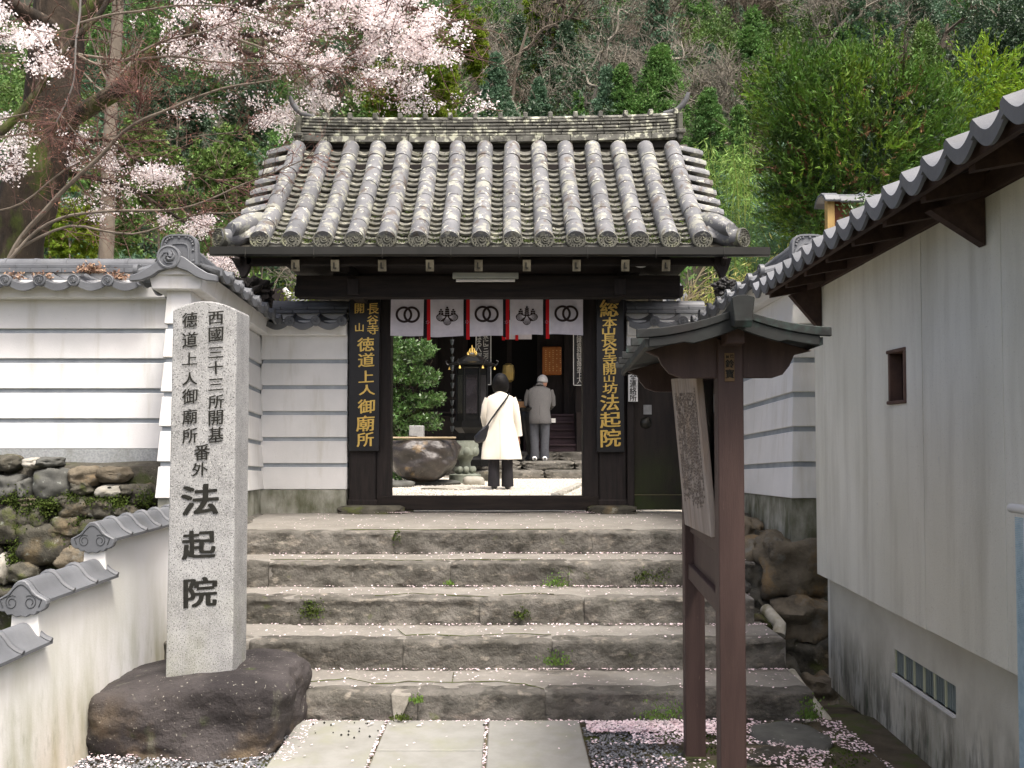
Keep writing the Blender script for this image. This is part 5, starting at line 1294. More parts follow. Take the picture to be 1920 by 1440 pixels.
# roof of the hall (mostly hidden by the gate)
hr = MB().prism([(17.0, 3.95), (20.4, 5.6), (24, 3.95), (24, 3.85), (20.4, 5.45), (17.0, 3.85)], lambda u, v, w: Vector((w, u, v)), -3.35, 3.35).build('roof', TILE_D, hl)
for k in range(26):
    x = -3.3 + k * .264; MB().tube([(x, 17.0, 4.0), (x, 20.4, 5.65)], .07, n=8).build('round_tile', TILE, hr, smooth=True)
pq = thing('orange_plaque', at(1035, 703, 19.0), 'orange-brown wooden plaque with pale writing hung by the hall door', 'plaque')
a, b = at(1017, 650, 19.3), at(1053, 703, 19.3); bo = Box('board', PLAQUE, pq, a.x, b.x, 19.3, 19.34, b.z, a.z, bevel=.03)
mb = MB()
for c_ in range(5):
    for r_ in range(11):
        if rnd.random() < .8: x = a.x + .06 + c_ * .075; z = a.z - .07 - r_ * .042; mb.box(x, x + rnd.uniform(.015, .03), 19.293, 19.298, z - .02, z)
mb.build('faint_writing', mat('pale_gold_ink', '#c79a5a', rough=.7), bo, kind='stuff')
def hangboard(px0, px1, py0, py1, Y, label, its, m):
    a, b = at(px0, py0, Y), at(px1, py1, Y); t = thing('hanging_board', ((a.x + b.x) / 2, Y, b.z), label, 'sign')
    Box('board', BOARD, t, a.x, b.x, Y, Y + .04, b.z, a.z)
    fr = MB(); w = .014
    for x0, x1, z0, z1 in ((a.x, a.x + w, b.z, a.z), (b.x - w, b.x, b.z, a.z), (a.x, b.x, b.z, b.z + w)): fr.box(x0, x1, Y - .008, Y - .002, z0, z1)
    fr.build('white_border', WPAINT, t)
    letters(MB(), [(c, at(x, y, Y).x, at(x, y, Y).z, w_ * Y / 1750, h_ * Y / 1750) for c, x, y, w_, h_ in its], T(0, Y - .008, 0), bold=0, ext=.004, brush=.12).build('white_lettering', m, t)
WINK = mat('white_lettering', '#c4c2bd', rough=.8)
hangboard(1074.5, 1100, 600, 723, 18.6, 'black white-edged board with a column of white characters right of the hall stairs', [(c, 1087, y, 11, 10.5) for c, y in zip('西國巡拝開基徳道上人', (627, 636, 647, 657, 667, 676, 685, 694, 704, 714))], WINK)
hangboard(892, 921, 560, 722, 18.7, 'black board of flowing white brush writing behind the bronze lantern', [(c, 898, y, 10, 11) for c, y in zip('はるへ宿也', (633, 645, 656, 667, 678))] + [(c, 911, y, 10, 11) for c, y in zip('永に三河よ', (631, 643, 654, 667, 679))], WINK)
mb = MB(); hc = thing('hall_curtain', at(975, 640, 18.6), 'small white curtain with red strips hanging high in the hall doorway', 'curtain')
a, b = at(948, 600, 18.6), at(997, 636, 18.6)
Box('cloth', CLOTH, hc, a.x, b.x, 18.6, 18.61, b.z, a.z, bevel=0)
for px in (944, 969): p = at(px, 638, 18.58); Box('red_strip', RED, hc, p.x - .03, p.x + .03, 18.57, 18.58, p.z, a.z, bevel=0)
of = thing('offering_table', at(985, 800, 18.1), 'pale brown offering table top beside the man in grey', 'table')
a, b = at(968, 753, 18.0), at(996, 770, 18.0); Box('top', mat('pale_offer_wood', '#a5815c', '#8f6d4c', sc=5, rough=.6), of, a.x, b.x + .3, 17.95, 18.2, b.z, a.z)
for x in (a.x + .05, b.x + .25): Box('leg', HALL, of, x - .03, x + .03, 18.0, 18.06, 1.08, b.z)
urn = thing('incense_urn', at(992, 850, 17.7), 'black round bronze urn half hidden behind the man in grey', 'urn')
c = at(997, 800, 17.8); MB().lathe([(.10, 1.08 - c.z), (.14, 1.1 - c.z), (.08, 1.2 - c.z), (.20, -.05), (.24, .15), (.22, .28), (.26, .33), (.26, .36), (.2, .36), (.18, .3)], c, n=20).build('bowl', BRONZE, urn, smooth=True, auto=40)
for s in (-1, 1): MB().tube([c + Vector((s * .22, 0, .33)), c + Vector((s * .30, 0, .40)), c + Vector((s * .27, 0, .50)), c + Vector((s * .2, 0, .5))], .02, n=6).build('handle', BRONZE, urn, smooth=True)

# bronze incense lantern
lt = thing('bronze_lantern', (at(885, 860, 17).x, 17, 1.07), 'tall black bronze lantern with gold flame finial and gold bells', 'lantern')
cx = at(885, 700, 17.0).x; Y = 17.0; z = lambda py: AZ(py, Y)
def hexl(name, prof, m, n=6, sm=False): return MB().lathe([(r, h) for r, h in prof], (cx, Y, 0), n=n).build(name, m, lt, smooth=sm)
hexl('base', [(.36, 1.0), (.36, 1.12), (.30, 1.16), (.27, 1.3), (.24, 1.35), (.24, 1.6), (.30, 1.66), (.34, 1.70), (.34, 1.82)], BRONZE)
hexl('body', [(.27, 1.82), (.27, z(692)), (.29, z(690)), (.29, z(687))], BRONZE)
for k in range(6):
    a_ = math.pi / 3 * k; p = Vector((cx + .275 * math.cos(a_), Y + .275 * math.sin(a_), 0)); MB().tube([p + Vector((0, 0, 1.82)), p + Vector((0, 0, z(690)))], .018, n=6).build('corner_post', BRONZE, lt)
    a_ += math.pi / 6; nrm = Vector((math.cos(a_), math.sin(a_), 0)); tn = Vector((-nrm.y, nrm.x, 0)); p = Vector((cx, Y, 0)) + nrm * .243
    mb = MB(); mb.add([p + tn * s * .1 + Vector((0, 0, h)) for s, h in ((-1, 1.95), (1, 1.95), (1, 2.65), (-1, 2.65))], [(0, 1, 2, 3)]); mb.build('glass_panel', DARKGLASS, lt)
zr_ = z(686)
roofp = [(.43, zr_), (.44, zr_ + .03), (.32, zr_ + .07), (.18, zr_ + .16), (.07, zr_ + .21), (.05, zr_ + .24)]
hexl('lantern_roof', roofp, BRONZE)
for k in range(6):
    a_ = math.pi / 3 * k; d_ = Vector((math.cos(a_), math.sin(a_), 0)); p = Vector((cx, Y, zr_)) + d_ * .41
    MB().tube([p, p + d_ * .05 + Vector((0, 0, .03)), p + d_ * .07 + Vector((0, 0, .08)), p + d_ * .03 + Vector((0, 0, .10))], [.018, .014, .01, .006], n=6).build('roof_curl', BRONZE, lt, smooth=True)
    MB().lathe([(.003, 0), (.01, -.015), (.02, -.04), (.026, -.06)], p + Vector((0, 0, -.01)), n=10).build('gold_bell', GOLD, lt, smooth=True)
hexl('finial_base', [(.07, z(678)), (.05, z(675)), (.03, z(672)), (.06, z(670)), (.065, z(668)), (.02, z(667))], GOLD, 12, True)
fx = MB()
for s, h0, w_ in ((-.055, .10, .022), (-.03, .16, .024), (0, .22, .026), (.03, .17, .024), (.055, .11, .022)):
    b0 = Vector((cx + s * .5, Y, z(669))); fx.tube([b0, b0 + Vector((s * .8, 0, h0 * .35)), b0 + Vector((s * 1.0, 0, h0 * .7)), b0 + Vector((s * .5, 0, h0))], [w_ * .8, w_, w_ * .6, .002], n=6)
fx.build('flame_finial', GOLD, lt, smooth=True)
c = at(953, 698, 18.9); MB().lathe([(.06, -.2), (.11, -.16), (.13, 0), (.11, .14), (.05, .18)], c, n=10).build('hanging_lantern', mat('dim_brass', (.35, .25, .08), rough=.4, metal=.5), None, smooth=False, label='dim brass lantern hanging in the dark hall left of the woman', cat='lantern')

# rain chain
rc = thing('rain_chain', at(848, 818, 15.6), 'grey metal rain chain of linked cups hanging left of the lantern', 'rain chain')
cup = MB().lathe([(.012, -.055), (.018, -.05), (.034, .03), (.038, .035), (.030, .03), (.010, -.045)], (0, 0, 0), n=10).mesh('cup', mat('chain_metal', '#53595f', '#3f454b', sc=20, rough=.4, metal=.5), smooth=True, auto=40)
lk = MB().tube([(0, 0, -.055), (0, 0, -.10)], .006, n=6).mesh('link', METAL)
x = at(848, 700, 15.6).x; zt = AZ(560, 15.6)
while zt > AZ(818, 15.6):
    piece('cup', cup, rc, T(x + rnd.uniform(-.004, .004), 15.6, zt)); piece('link', lk, rc, T(x, 15.6, zt)); zt -= .145

# stone water basin
bs_ = thing('water_basin', (at(795, 900, 14.6).x, 14.6, .78), 'large round brown stone water basin with wooden slats on top', 'water basin')
c = at(792, 858, 14.6); WET = mat('wet_brown_stone', '#38322d', '#24211e', sc=5, rough=.35, spec=.6, bump=.7, bsc=18, bdist=.02, layers=[('#75603d', 3, .58, .66, (1, 1, 1), .8), ('#6d645c', 20, .6, .68, (1, 1, 1), .6)])
bb = rockMB((c.x, 14.6, c.z), (1.14, 1.0, .74), 301, sub=5, pw=.72, amp=.06, freq=2.2)
for v in bb.v:
    if v.z > c.z + .27: v.z = c.z + .27 + (v.z - c.z - .27) * .15
    if v.z < c.z: t = (c.z - v.z) / .4; v.x = c.x + (v.x - c.x) * (1 - .35 * t)
bb.build('bowl', WET, bs_, smooth=True, auto=60)
for k in range(3): Box('wood_slat', mat('pale_bamboo_slat', '#b9a88c', '#a39274', sc=8, rough=.6), bs_, c.x - .56, c.x + .52, 14.2 + k * .22, 14.26 + k * .22, c.z + .30, c.z + .325)
Box('stone_block', GRANITE, bs_, at(771, 0, 14.7).x, at(797, 0, 14.7).x, 14.6, 14.85, c.z + .30, AZ(798, 14.7), bevel=.01)
rockMB((c.x + .05, 14.7, .80), (1.05, .5, .12), 310, sub=3, pw=.5, amp=.08).build('footing_stone', ROCK_G, bs_, smooth=True)
MB().tube([Vector((c.x - .2, 14.3, c.z + .335)), Vector((c.x - .05, 14.25, c.z + .33))], .008).build('ladle_handle', WOOD, bs_)
lo = thing('lotus_pedestal', (at(874, 890, 15.2).x, 15.2, .78), 'grey stone lotus pedestal between the basin and the steps', 'pedestal')
cx2 = at(872, 850, 15.2).x; GS = mat('grey_green_stone', '#7d8378', '#686d62', sc=8, rough=.9, bump=.5, bsc=40)
MB().lathe([(.26, .78), (.26, .92), (.15, .94), (.10, 1.0), (.09, 1.12), (.13, 1.2), (.20, 1.24), (.22, 1.4), (.20, 1.44), (.20, 1.47)], (cx2, 15.2, 0), n=16).build('stem', GS, lo, smooth=True, auto=35)
for k in range(8):
    a_ = math.pi / 4 * k + .2; p = Vector((cx2 + .17 * math.cos(a_), 15.2 + .17 * math.sin(a_), 1.30)); rockMB(p, (.13, .13, .18), k + 330, sub=2, pw=.9, amp=.02).build('petal', GS, lo, smooth=True)
    p.z = 1.0; p.x = cx2 + (p.x - cx2) * .8; rockMB(p, (.10, .10, .12), k + 350, sub=2, pw=.9, amp=.02).build('petal', GS, lo, smooth=True)
for k, (px, py, Y, w, h, lab, m) in enumerate(((888, 897, 14.6, .34, .16, 'rounded pale stone by the foot of the courtyard steps', ROCK_W), (757, 924, 9.4, .2, .10, 'small rounded stone just inside the gate sill at left', ROCK), (836, 906, 13.4, .7, .05, 'flat edging stone in front of the water basin', ROCK_W), (905, 893, 15.8, .36, .2, 'mossy stone between the basin and the courtyard steps', ROCK), (745, 912, 14.0, .5, .12, 'low stone at the left foot of the basin', ROCK_G), (868, 892, 15.6, .3, .2, 'grey garden stone under the lotus pedestal', ROCK_G))):
    p = at(px, py, Y); rockMB((p.x, Y, .78 + h * .35), (w, w * .7, h), 370 + k, sub=3, pw=.65, amp=.08).build('garden_stone', m, None, smooth=True, label=lab, cat='stone')

# ------------------------------------------------------------------ people
SKIN = mat('skin', '#b98a72', '#a97a64', sc=20, rough=.6)
def skin_body(name, verts, edges, radii, root, parent, m):
    me = bpy.data.meshes.new(name); me.from_pydata([tuple(v) for v in verts], edges, []); me.materials.append(m)
    o = bpy.data.objects.new(name, me); COL.objects.link(o)
    md = o.modifiers.new('skin', 'SKIN'); md.use_smooth_shade = True
    if not me.skin_vertices: pass
    for i, r in enumerate(radii):
        sv = me.skin_vertices[0].data[i]; sv.radius = (r, r) if not isinstance(r, tuple) else r; sv.use_root = (i == root)
    sd = o.modifiers.new('sub', 'SUBSURF'); sd.levels = 1; sd.render_levels = 1
    bpy.context.view_layer.update()
    res = bpy.data.meshes.new_from_object(o.evaluated_get(bpy.context.evaluated_depsgraph_get()))
    vs = [v.co.copy() for v in res.vertices]; fs = [tuple(p.vertices) for p in res.polygons]
    bpy.data.objects.remove(o)
    return vs, fs
def head_mesh(c, h, fwd, tilt):
    """face-bearing head: c centre, h height, fwd unit vector it looks along (horizontal), tilt forward in radians"""
    vs, fs = ico(4) if 4 not in _ico else _ico[4]
    X = Vector((fwd.y, -fwd.x, 0)); out = []
    up = Vector((0, 0, 1)); f2 = (fwd * math.cos(tilt) - up * math.sin(tilt)); u2 = (up * math.cos(tilt) + fwd * math.sin(tilt))
    for v in vs:
        x, y, z = v.x * .36, v.y * .44, v.z * .5
        if z < -.1: x *= 1 + (z + .1) * .7; y = y * (1 + (z + .1) * .35) + .02
        if y > 0:
            y += .07 * math.exp(-((x / .05) ** 2 + ((z + .04) / .09) ** 2)) + .03 * math.exp(-((x / .1) ** 2 + ((z + .24) / .04) ** 2))
            y -= .035 * math.exp(-(((abs(x) - .14) / .06) ** 2 + ((z - .03) / .05) ** 2))
        x += math.copysign(.05, x) * math.exp(-((y / .07) ** 2 + (z / .12) ** 2)) * (abs(x) > .3)
        out.append(Vector(c) + (X * x + f2 * y + u2 * z) * h)
    return out, fs
def person(px, Y, zf, H, heading, label, man):
    c0 = Vector((at(px, 900, Y).x, Y, zf)); root = thing('person', c0, label, 'person')
    a = R(heading); fw = Vector((math.sin(a), math.cos(a), 0)); rt = Vector((fw.y, -fw.x, 0)); k = H / 1.6
    def p(x, y, z): return c0 + (rt * x + fw * y) * k + Vector((0, 0, z * k))
    bow = man
    if not man:
        V = [p(0, 0, .88), p(0, 0, 1.08), p(0, .0, 1.28), p(0, .01, 1.36), p(0, .03, 1.44),
             p(.09, 0, .82), p(.095, .02, .45), p(.10, .0, .08), p(.10, .14, .035), p(-.09, 0, .82), p(-.09, -.02, .45), p(-.085, -.06, .08), p(-.085, .08, .035),
             p(.16, 0, 1.29), p(.215, .0, 1.03), p(.24, .05, .80), p(.245, .07, .73), p(-.16, 0, 1.29), p(-.21, .02, 1.03), p(-.17, .14, .84), p(-.15, .17, .78)]
        arms = (16, 20)
    else:
        V = [p(0, 0, .86), p(0, .03, 1.06), p(0, .08, 1.26), p(0, .13, 1.33), p(.01, .17, 1.38),
             p(.09, 0, .80), p(.085, .02, .44), p(.085, .0, .08), p(.09, .14, .035), p(-.09, 0, .80), p(-.085, .02, .44), p(-.085, .0, .08), p(-.09, .14, .035),
             p(.185, .08, 1.26), p(.24, .10, 1.03), p(.10, .30, 1.02), p(.05, .35, 1.06), p(-.185, .08, 1.26), p(-.24, .10, 1.03), p(-.10, .30, 1.02), p(-.05, .35, 1.06)]
        arms = (16, 20)
    E_ = [(0, 1), (1, 2), (2, 3), (3, 4), (0, 5), (5, 6), (6, 7), (7, 8), (0, 9), (9, 10), (10, 11), (11, 12), (2, 13), (13, 14), (14, 15), (15, 16), (2, 17), (17, 18), (18, 19), (19, 20)]
    Rr = [.12, .11, .12, .05, .05, .085, .055, .04, .035, .085, .055, .04, .035, .055, .04, .028, .026, .055, .04, .028, .026]
    for w_ in arms:   # five fingers each, short bent chains
        d = (V[w_] - V[w_ - 1]).normalized(); sd = d.cross(fw); sd = sd.normalized() if sd.length > .1 else rt
        for f_ in range(5):
            s = (f_ - 2) * .011 if f_ else -.030; l = (.045, .07, .078, .072, .058)[f_]
            b0 = V[w_] + d * (.028 if f_ else .008) * k + sd * s * k; b1 = b0 + (d * l * .6 + fw * .008 + (sd * -.012 if f_ == 0 else sd * 0)) * k; b2 = b1 + (d * l * .4 + fw * .015) * k
            i0 = len(V); V += [b0, b1, b2]; E_ += [(w_, i0), (i0, i0 + 1), (i0 + 1, i0 + 2)]; Rr += [.010, .009, .007]
    vs, fs = skin_body('body', V, E_, [r * k for r in Rr], 0, root, SKIN)
    hd = (p(.0, .05, 1.53) if not man else p(.05, .22, 1.43)); hf = Matrix.Rotation(R(-14 if not man else -22), 3, 'Z') @ fw
    hv, hf_ = head_mesh(hd, .225 * k, hf, .05 if not man else .55)
    mb = MB(); mb.add(vs, fs); mb.add(hv, hf_); body = mb.build('body', SKIN, root, smooth=True)
    Xh = Vector((hf.y, -hf.x, 0))
    for s in (-1, 1):
        rockMB(hd + (hf * .075 + Xh * s * .032 + Vector((0, 0, .006))) * k, (.022, .014, .014), 1, sub=2, pw=1, amp=0).build('eye', mat('eye_dark', '#2b2320', rough=.3), body, smooth=True)
    return root, p, k, hd, hf, Xh, body
def limb_loft(mb, pts, rad, n=12):
    mb.tube(pts, rad, n=n)
def oval(p, rings, n=20, wr=0, sd=0):
    out = []
    for x, y, z, rx, ry in rings:
        ring = []
        for i in range(n):
            t = 2 * math.pi * i / n; w_ = 1 + wr * max(0, (1.2 - z)) * math.sin(t * 5 + sd + z * 3) + .01 * math.sin(t * 11 + z * 20)
            ring.append(p(x + rx * w_ * math.cos(t), y + ry * w_ * math.sin(t), z))
        out.append(ring)
    return out

# woman in the white coat, seen from behind
COAT = mat('cream_coat', '#e6e1d4', '#dcd6c8', sc=5, rough=.85, bump=.15, bsc=60); BLK = mat('black_trousers', '#1b1a1d', '#222024', sc=9, rough=.85, bump=.2, bsc=50); HAIRB = mat('black_hair', '#060505', '#0d0b0b', sc=30, rough=.6, spec=.2, stretch=(8, 8, .5), bump=.3, bsc=60)
w, p, k, hd, hf, Xh, body = person(938, 13.3, .785, 1.585, 4, 'woman seen from behind in a white coat and black trousers with a black shoulder bag', False)
mb = MB(); mb.loft(oval(p, [(0, .02, 1.405, .055, .055), (0, .01, 1.37, .10, .075), (0, 0, 1.335, .175, .10), (0, 0, 1.27, .205, .125), (0, .0, 1.12, .205, .135), (0, .01, .98, .20, .14), (0, .0, .84, .222, .155), (0, 0, .70, .25, .17), (0, 0, .56, .275, .18), (0, .0, .46, .29, .185), (0, 0, .435, .288, .183)], 40, .10)); ct = mb.build('coat', COAT, w, smooth=True)
mb = MB(); mb.tube([p(.165, 0, 1.305), p(.205, 0, 1.2), p(.235, .0, 1.04), (p(.25, .03, .90)), p(.26, .055, .77)], [.065 * k, .064 * k, .058 * k, .055 * k, .058 * k], n=14); mb.build('sleeve', COAT, w, smooth=True)
mb = MB(); mb.tube([p(-.165, 0, 1.305), p(-.205, 0, 1.2), p(-.23, .01, 1.04), p(-.215, .08, .93), p(-.18, .14, .83)], [.065 * k, .064 * k, .058 * k, .055 * k, .055 * k], n=14); mb.build('sleeve', COAT, w, smooth=True)
mb = MB(); mb.tube([p(0, .006, 1.36), p(.0, .01, 1.385), p(0, .012, 1.41)], [.075 * k, .07 * k, .065 * k], n=14); mb.build('collar', COAT, w, smooth=True)
mb = MB(); mb.tube([p(0, -.136, 1.0), p(.01, -.165, .8), p(.015, -.188, .56), p(.015, -.19, .44)], [.003] * 4, n=5); mb.build('back_seam', mat('coat_seam', '#b9b2a2'), ct)
for s, pts in ((1, [p(.088, 0, .84), p(.10, .01, .5), p(.10, .0, .28), p(.105, -.005, .10), p(.105, 0, .05)]), (-1, [p(-.088, 0, .84), p(-.092, -.02, .5), p(-.088, -.04, .28), p(-.088, -.06, .10), p(-.088, -.06, .05)])):
    mb = MB(); mb.tube(pts, [.10 * k, .085 * k, .082 * k, .088 * k, .088 * k], n=14); mb.build('trouser_leg', BLK, w, smooth=True)
for x, y in ((.105, .05), (-.088, -.01)):
    mb = MB(); mb.loft([[p(x + rx * math.cos(t), y + yo + .01, zc + rz_ * math.sin(t)) for t in [2 * math.pi * i / 12 for i in range(12)]] for yo, rx, rz_, zc in ((-.10, .02, .025, .035), (-.08, .038, .04, .04), (0, .042, .042, .04), (.08, .045, .03, .03), (.13, .03, .018, .02))]); mb.build('shoe', mat('black_shoe', '#141314', rough=.35, spec=.5), w, smooth=True)
# bob hair: shell round the head, cut at the nape
def hair(hd, hf, k, sx_, sz, low, m, parent, front=.35, sub=4, thick=1.0):
    if sub not in _ico: _ico[sub] = ico(sub)
    vs, fs = _ico[sub]; X = Vector((hf.y, -hf.x, 0)); out = []; keep = {}
    for i, v in enumerate(vs):
        x, y, z = v.x * sx_ * (1 + (.22 * max(0, -v.z + .3) if low > 1 else 0)), v.y * .125, v.z * .14
        if low > 1 and v.z < -.75: z = -.75 * .14
        if z < 0: z *= low; x *= 1.02 + .03 * abs(v.z); y = y - .0
        s = 1 + .03 * noise.noise(Vector((v.x * 14, v.y * 14, 2)))
        if v.y > front: y = min(y, .03 + .0 * z)
        out.append(hd + (X * x * s + hf * y * s + Vector((0, 0, z * sz + .008))) * k * thick)
    mb = MB(); mb.add(out, fs); return mb.build('hair', m, parent, smooth=True)
hair(hd + Vector((0, -.012, 0)), hf, k, .112, 1.0, 1.35, HAIRB, w, front=.30)
mb = MB(); g0 = hd + (Xh * .098 + Vector((0, 0, .005))) * k; mb.tube([g0, g0 + hf * .09 * k], .003, n=5); mb.tube([g0 + hf * .085 * k + Xh * -.01 + Vector((0, 0, .016)), g0 + hf * .085 * k + Xh * -.01 + Vector((0, 0, -.016))], .003, n=5); mb.build('glasses', INK, w)
bg_ = thing('shoulder_bag', p(-.27, .0, .62), 'black leather bag hanging at the left hip of the woman', 'bag')
LEA = mat('black_leather', '#17181c', '#22242a', sc=9, rough=.35, spec=.5, bump=.3, bsc=40)
bm_ = rockMB(p(-.245, -.06, .80), (.25, .13, .23), 401, sub=4, pw=.55, amp=.03, rot=R(12))
for v in bm_.v:
    r_ = v - p(-.245, -.06, .80); v.z += r_.x * .35; 
    if r_.z > 0: v.x = p(-.245, -.06, .8).x + r_.x * (1 - .8 * r_.z / .12 * .6) + r_.z * .35
bm_.build('pouch', LEA, bg_, smooth=True); 
mb = MB(); stp = [p(-.20, -.12, .88), p(-.12, -.155, 1.0), p(-.02, -.150, 1.14), (p(.07, -.138, 1.26)), p(.12, -.095, 1.34), p(.125, -.02, 1.37), p(.11, .08, 1.32)]
mb.tube(stp, .012, n=6); mb.build('strap', LEA, bg_, smooth=True)
# bowing man in the grey jacket
JK = mat('grey_tweed', '#5d5c5b', '#4b4a4a', sc=150, rough=.95, bump=.3, bsc=150); TR = mat('grey_trousers', '#4d4f54', '#43454a', sc=30, rough=.9, bump=.2, bsc=50); HAIRG = mat('grey_hair', '#a9a9a8', '#8c8c8c', sc=40, rough=.7, bump=.4, bsc=80)
w, p, k, hd, hf, Xh, body = person(1012, 17.6, 1.075, 1.66, 3, 'grey-haired man seen from behind bowing in a grey jacket at the hall steps', True)
mb = MB(); mb.loft(oval(p, [(0, .13, 1.385, .06, .05), (0, .11, 1.35, .12, .08), (0, .08, 1.315, .185, .105), (0, .07, 1.24, .222, .13), (0, .04, 1.08, .215, .135), (0, .02, .94, .185, .135), (0, .0, .80, .198, .15), (.01, 0, .70, .203, .152), (.01, 0, .68, .198, .148)], 32, .05)); jk = mb.build('jacket', JK, w, smooth=True)
for s in (-1, 1):
    mb = MB(); mb.tube([p(s * .19, .08, 1.29), p(s * .225, .09, 1.17), p(s * .235, .10, 1.03), p(s * .19, .22, .98), p(s * .11, .31, 1.02)], [.056 * k, .060 * k, .056 * k, .052 * k, .05 * k], n=14); mb.build('sleeve', JK, w, smooth=True)
    mb = MB(); mb.tube([p(s * .085, .0, .80), p(s * .095, .01, .48), p(s * .09, .0, .25), p(s * .088, 0, .10), p(s * .088, .01, .06)], [.105 * k, .085 * k, .075 * k, .082 * k, .085 * k], n=14); mb.build('trouser_leg', TR, w, smooth=True)
    mb = MB(); mb.loft([[p(s * .092 + rx * math.cos(t), yo + .01, zc + rz_ * math.sin(t)) for t in [2 * math.pi * i / 12 for i in range(12)]] for yo, rx, rz_, zc in ((-.12, .025, .03, .04), (-.09, .045, .045, .045), (0, .048, .045, .045), (.08, .05, .035, .035), (.14, .03, .02, .025))]); sh = mb.build('shoe', WPAINT, w, smooth=True)
    MB().box(-.02, .02, -.135, -.11, .03, .06, M=basis(Vector((1, 0, 0)), Vector((0, 1, 0)), Vector((0, 0, 1)), p(s * .092, 0, 0))).build('heel_patch', INK, sh)
MB().tube([p(0, .10, 1.36), p(0, .12, 1.40)], [.08 * k, .07 * k], n=14).build('collar', JK, w, smooth=True)
MB().tube([p(0, -.115, 1.0), p(0, -.14, .85), p(0, -.156, .69)], [.0025] * 3, n=5).build('back_vent', INK, jk)
hair(hd + Vector((0, -.01, .02)), hf, k, .098, .92, .30, HAIRG, w, front=.30, thick=1.0)
mb = MB(); c = p(.26, .02, .74); MB().box(c.x - .045, c.x + .045, c.y + .3, c.y + .31, c.z - .04, c.z + .04).build('paper_tag', WPAINT, None, label='small white paper tag on the hall stairs beside the man', cat='notice')
# ------------------------------------------------------------------ vegetation
def smooth_path(pts, sub=4):
    P = [Vector(p) for p in pts]; P = [P[0] * 2 - P[1]] + P + [P[-1] * 2 - P[-2]]; out = []
    for i in range(1, len(P) - 2):
        for k in range(sub):
            t = k / sub; a, b, c, d = P[i - 1], P[i], P[i + 1], P[i + 2]
            out.append(.5 * ((2 * b) + (c - a) * t + (2 * a - 5 * b + 4 * c - d) * t * t + (3 * b - a - 3 * c + d) * t ** 3))
    out.append(P[-2]); return out
def limb(mb, pts, r0, r1, n=7, sub=4, wob=0):
    P = smooth_path(pts, sub)
    if wob: P = [p + Vector((noise.noise(p * 2.3), noise.noise(p * 2.3 + Vector((9, 0, 0))), noise.noise(p * 2.3 + Vector((0, 9, 0))))) * wob for p in P]
    m = len(P) - 1; mb.tube(P, [r0 + (r1 - r0) * i / m for i in range(m + 1)], n=n); return P
def twigs(mb, path, n, ln, r, depth, tips, rr, up=.15, spread=1.0, t0=.15, n3=3, dirbias=None, flat=0.0):
    m = len(path) - 1
    for _ in range(n):
        t = rr.uniform(t0, 1) * m; i = min(int(t), m - 1); p = path[i].lerp(path[i + 1], t - i); tg = (path[i + 1] - path[i]).normalized()
        rv = Vector((rr.gauss(0, 1), rr.gauss(0, 1) , rr.gauss(0, 1) * (1 - flat)))
        rv = (rv - tg * rv.dot(tg)); rv = rv.normalized() if rv.length > 1e-3 else tg.orthogonal()
        d = (tg * rr.uniform(.4, 1.1) + rv * spread * rr.uniform(.5, 1.1) + Vector((0, 0, up))); 
        if dirbias is not None: d += dirbias
        d.normalize(); L_ = ln * rr.uniform(.5, 1.3); k = 4 if depth else 3; q = [p]
        for j in range(k):
            d = (d + Vector((rr.gauss(0, .18), rr.gauss(0, .18), rr.gauss(0, .18) + up * .25))).normalized(); q.append(q[-1] + d * L_ / k)
        mb.tube(q, [r * (1 - .75 * j / k) for j in range(k + 1)], n=n3, cap=False)
        if depth: twigs(mb, q, max(2, int(n * .0) + rr.randint(3, 5)), ln * .5, r * .5, depth - 1, tips, rr, up, spread, .25, 3, dirbias, flat)
        else: tips.append((q[-1], d)); tips.append((q[-2], d))

# ---- big cherry tree behind the garden wall
ct = thing('cherry_tree', (-5.4, 10.6, .75), 'large blossoming cherry tree with thick mossy trunk at upper left', 'tree')
Yc = 10.6; rr = random.Random(11)
def A3(l, Y): return [at(x, y, Y + (dy if False else 0)) for x, y, *dy_ in l for dy in [0]]
mb = MB(); tr = limb(mb, [at(-10, 620, Yc), at(12, 500, Yc), at(50, 380, Yc), at(92, 250, Yc), at(104, 120, Yc), at(112, 0, Yc), at(118, -160, Yc)], .34, .26, n=22, sub=8)
mb2 = MB()
for i, v in enumerate(mb.v):
    q_ = v * 3; v += Vector((noise.noise(q_), noise.noise(q_ + Vector((5, 0, 0))), 0)) * .05
mb.build('trunk', BARK, ct, smooth=True)
tips = []; brs = []
def cb(l, Y0, Y1, r0, r1):
    m = len(l) - 1; P = [at(x, y, Y0 + (Y1 - Y0) * i / m) for i, (x, y) in enumerate(l)]; b = MB(); path = limb(b, P, r0, r1, n=9, wob=.02); b.build('branch', BARK, ct, smooth=True); brs.append(path); return path
cb([(100, 245), (150, 212), (230, 165), (300, 92), (400, 40), (500, -10)], 10.6, 9.6, .11, .05)
cb([(300, 92), (420, 70), (540, 60), (650, 50), (760, 70), (850, 90)], 9.9, 9.6, .035, .010)
cb([(105, 90), (230, -30), (420, -90), (620, -60), (760, 10), (860, 60)], 10.6, 10.4, .10, .012)
cb([(360, 60), (470, 100), (560, 110), (680, 130), (780, 150)], 9.8, 9.8, .03, .008)
cb([(105, 60), (40, 20), (-60, -40)], 10.5, 9.4, .12, .06)
cb([(0, 250), (60, 190), (130, 90), (190, 20), (230, -50)], 9.2, 9.6, .045, .02)
cb([(440, 20), (560, 10), (700, -10), (800, 20), (870, 50)], 10, 10.2, .03, .008)
cb([(60, 330), (160, 330), (260, 360), (350, 420), (400, 440)], 10.9, 11.2, .04, .01)
cb([(80, 300), (190, 260), (260, 300), (380, 330), (470, 360)], 11.2, 11.4, .03, .008)
mb = MB()
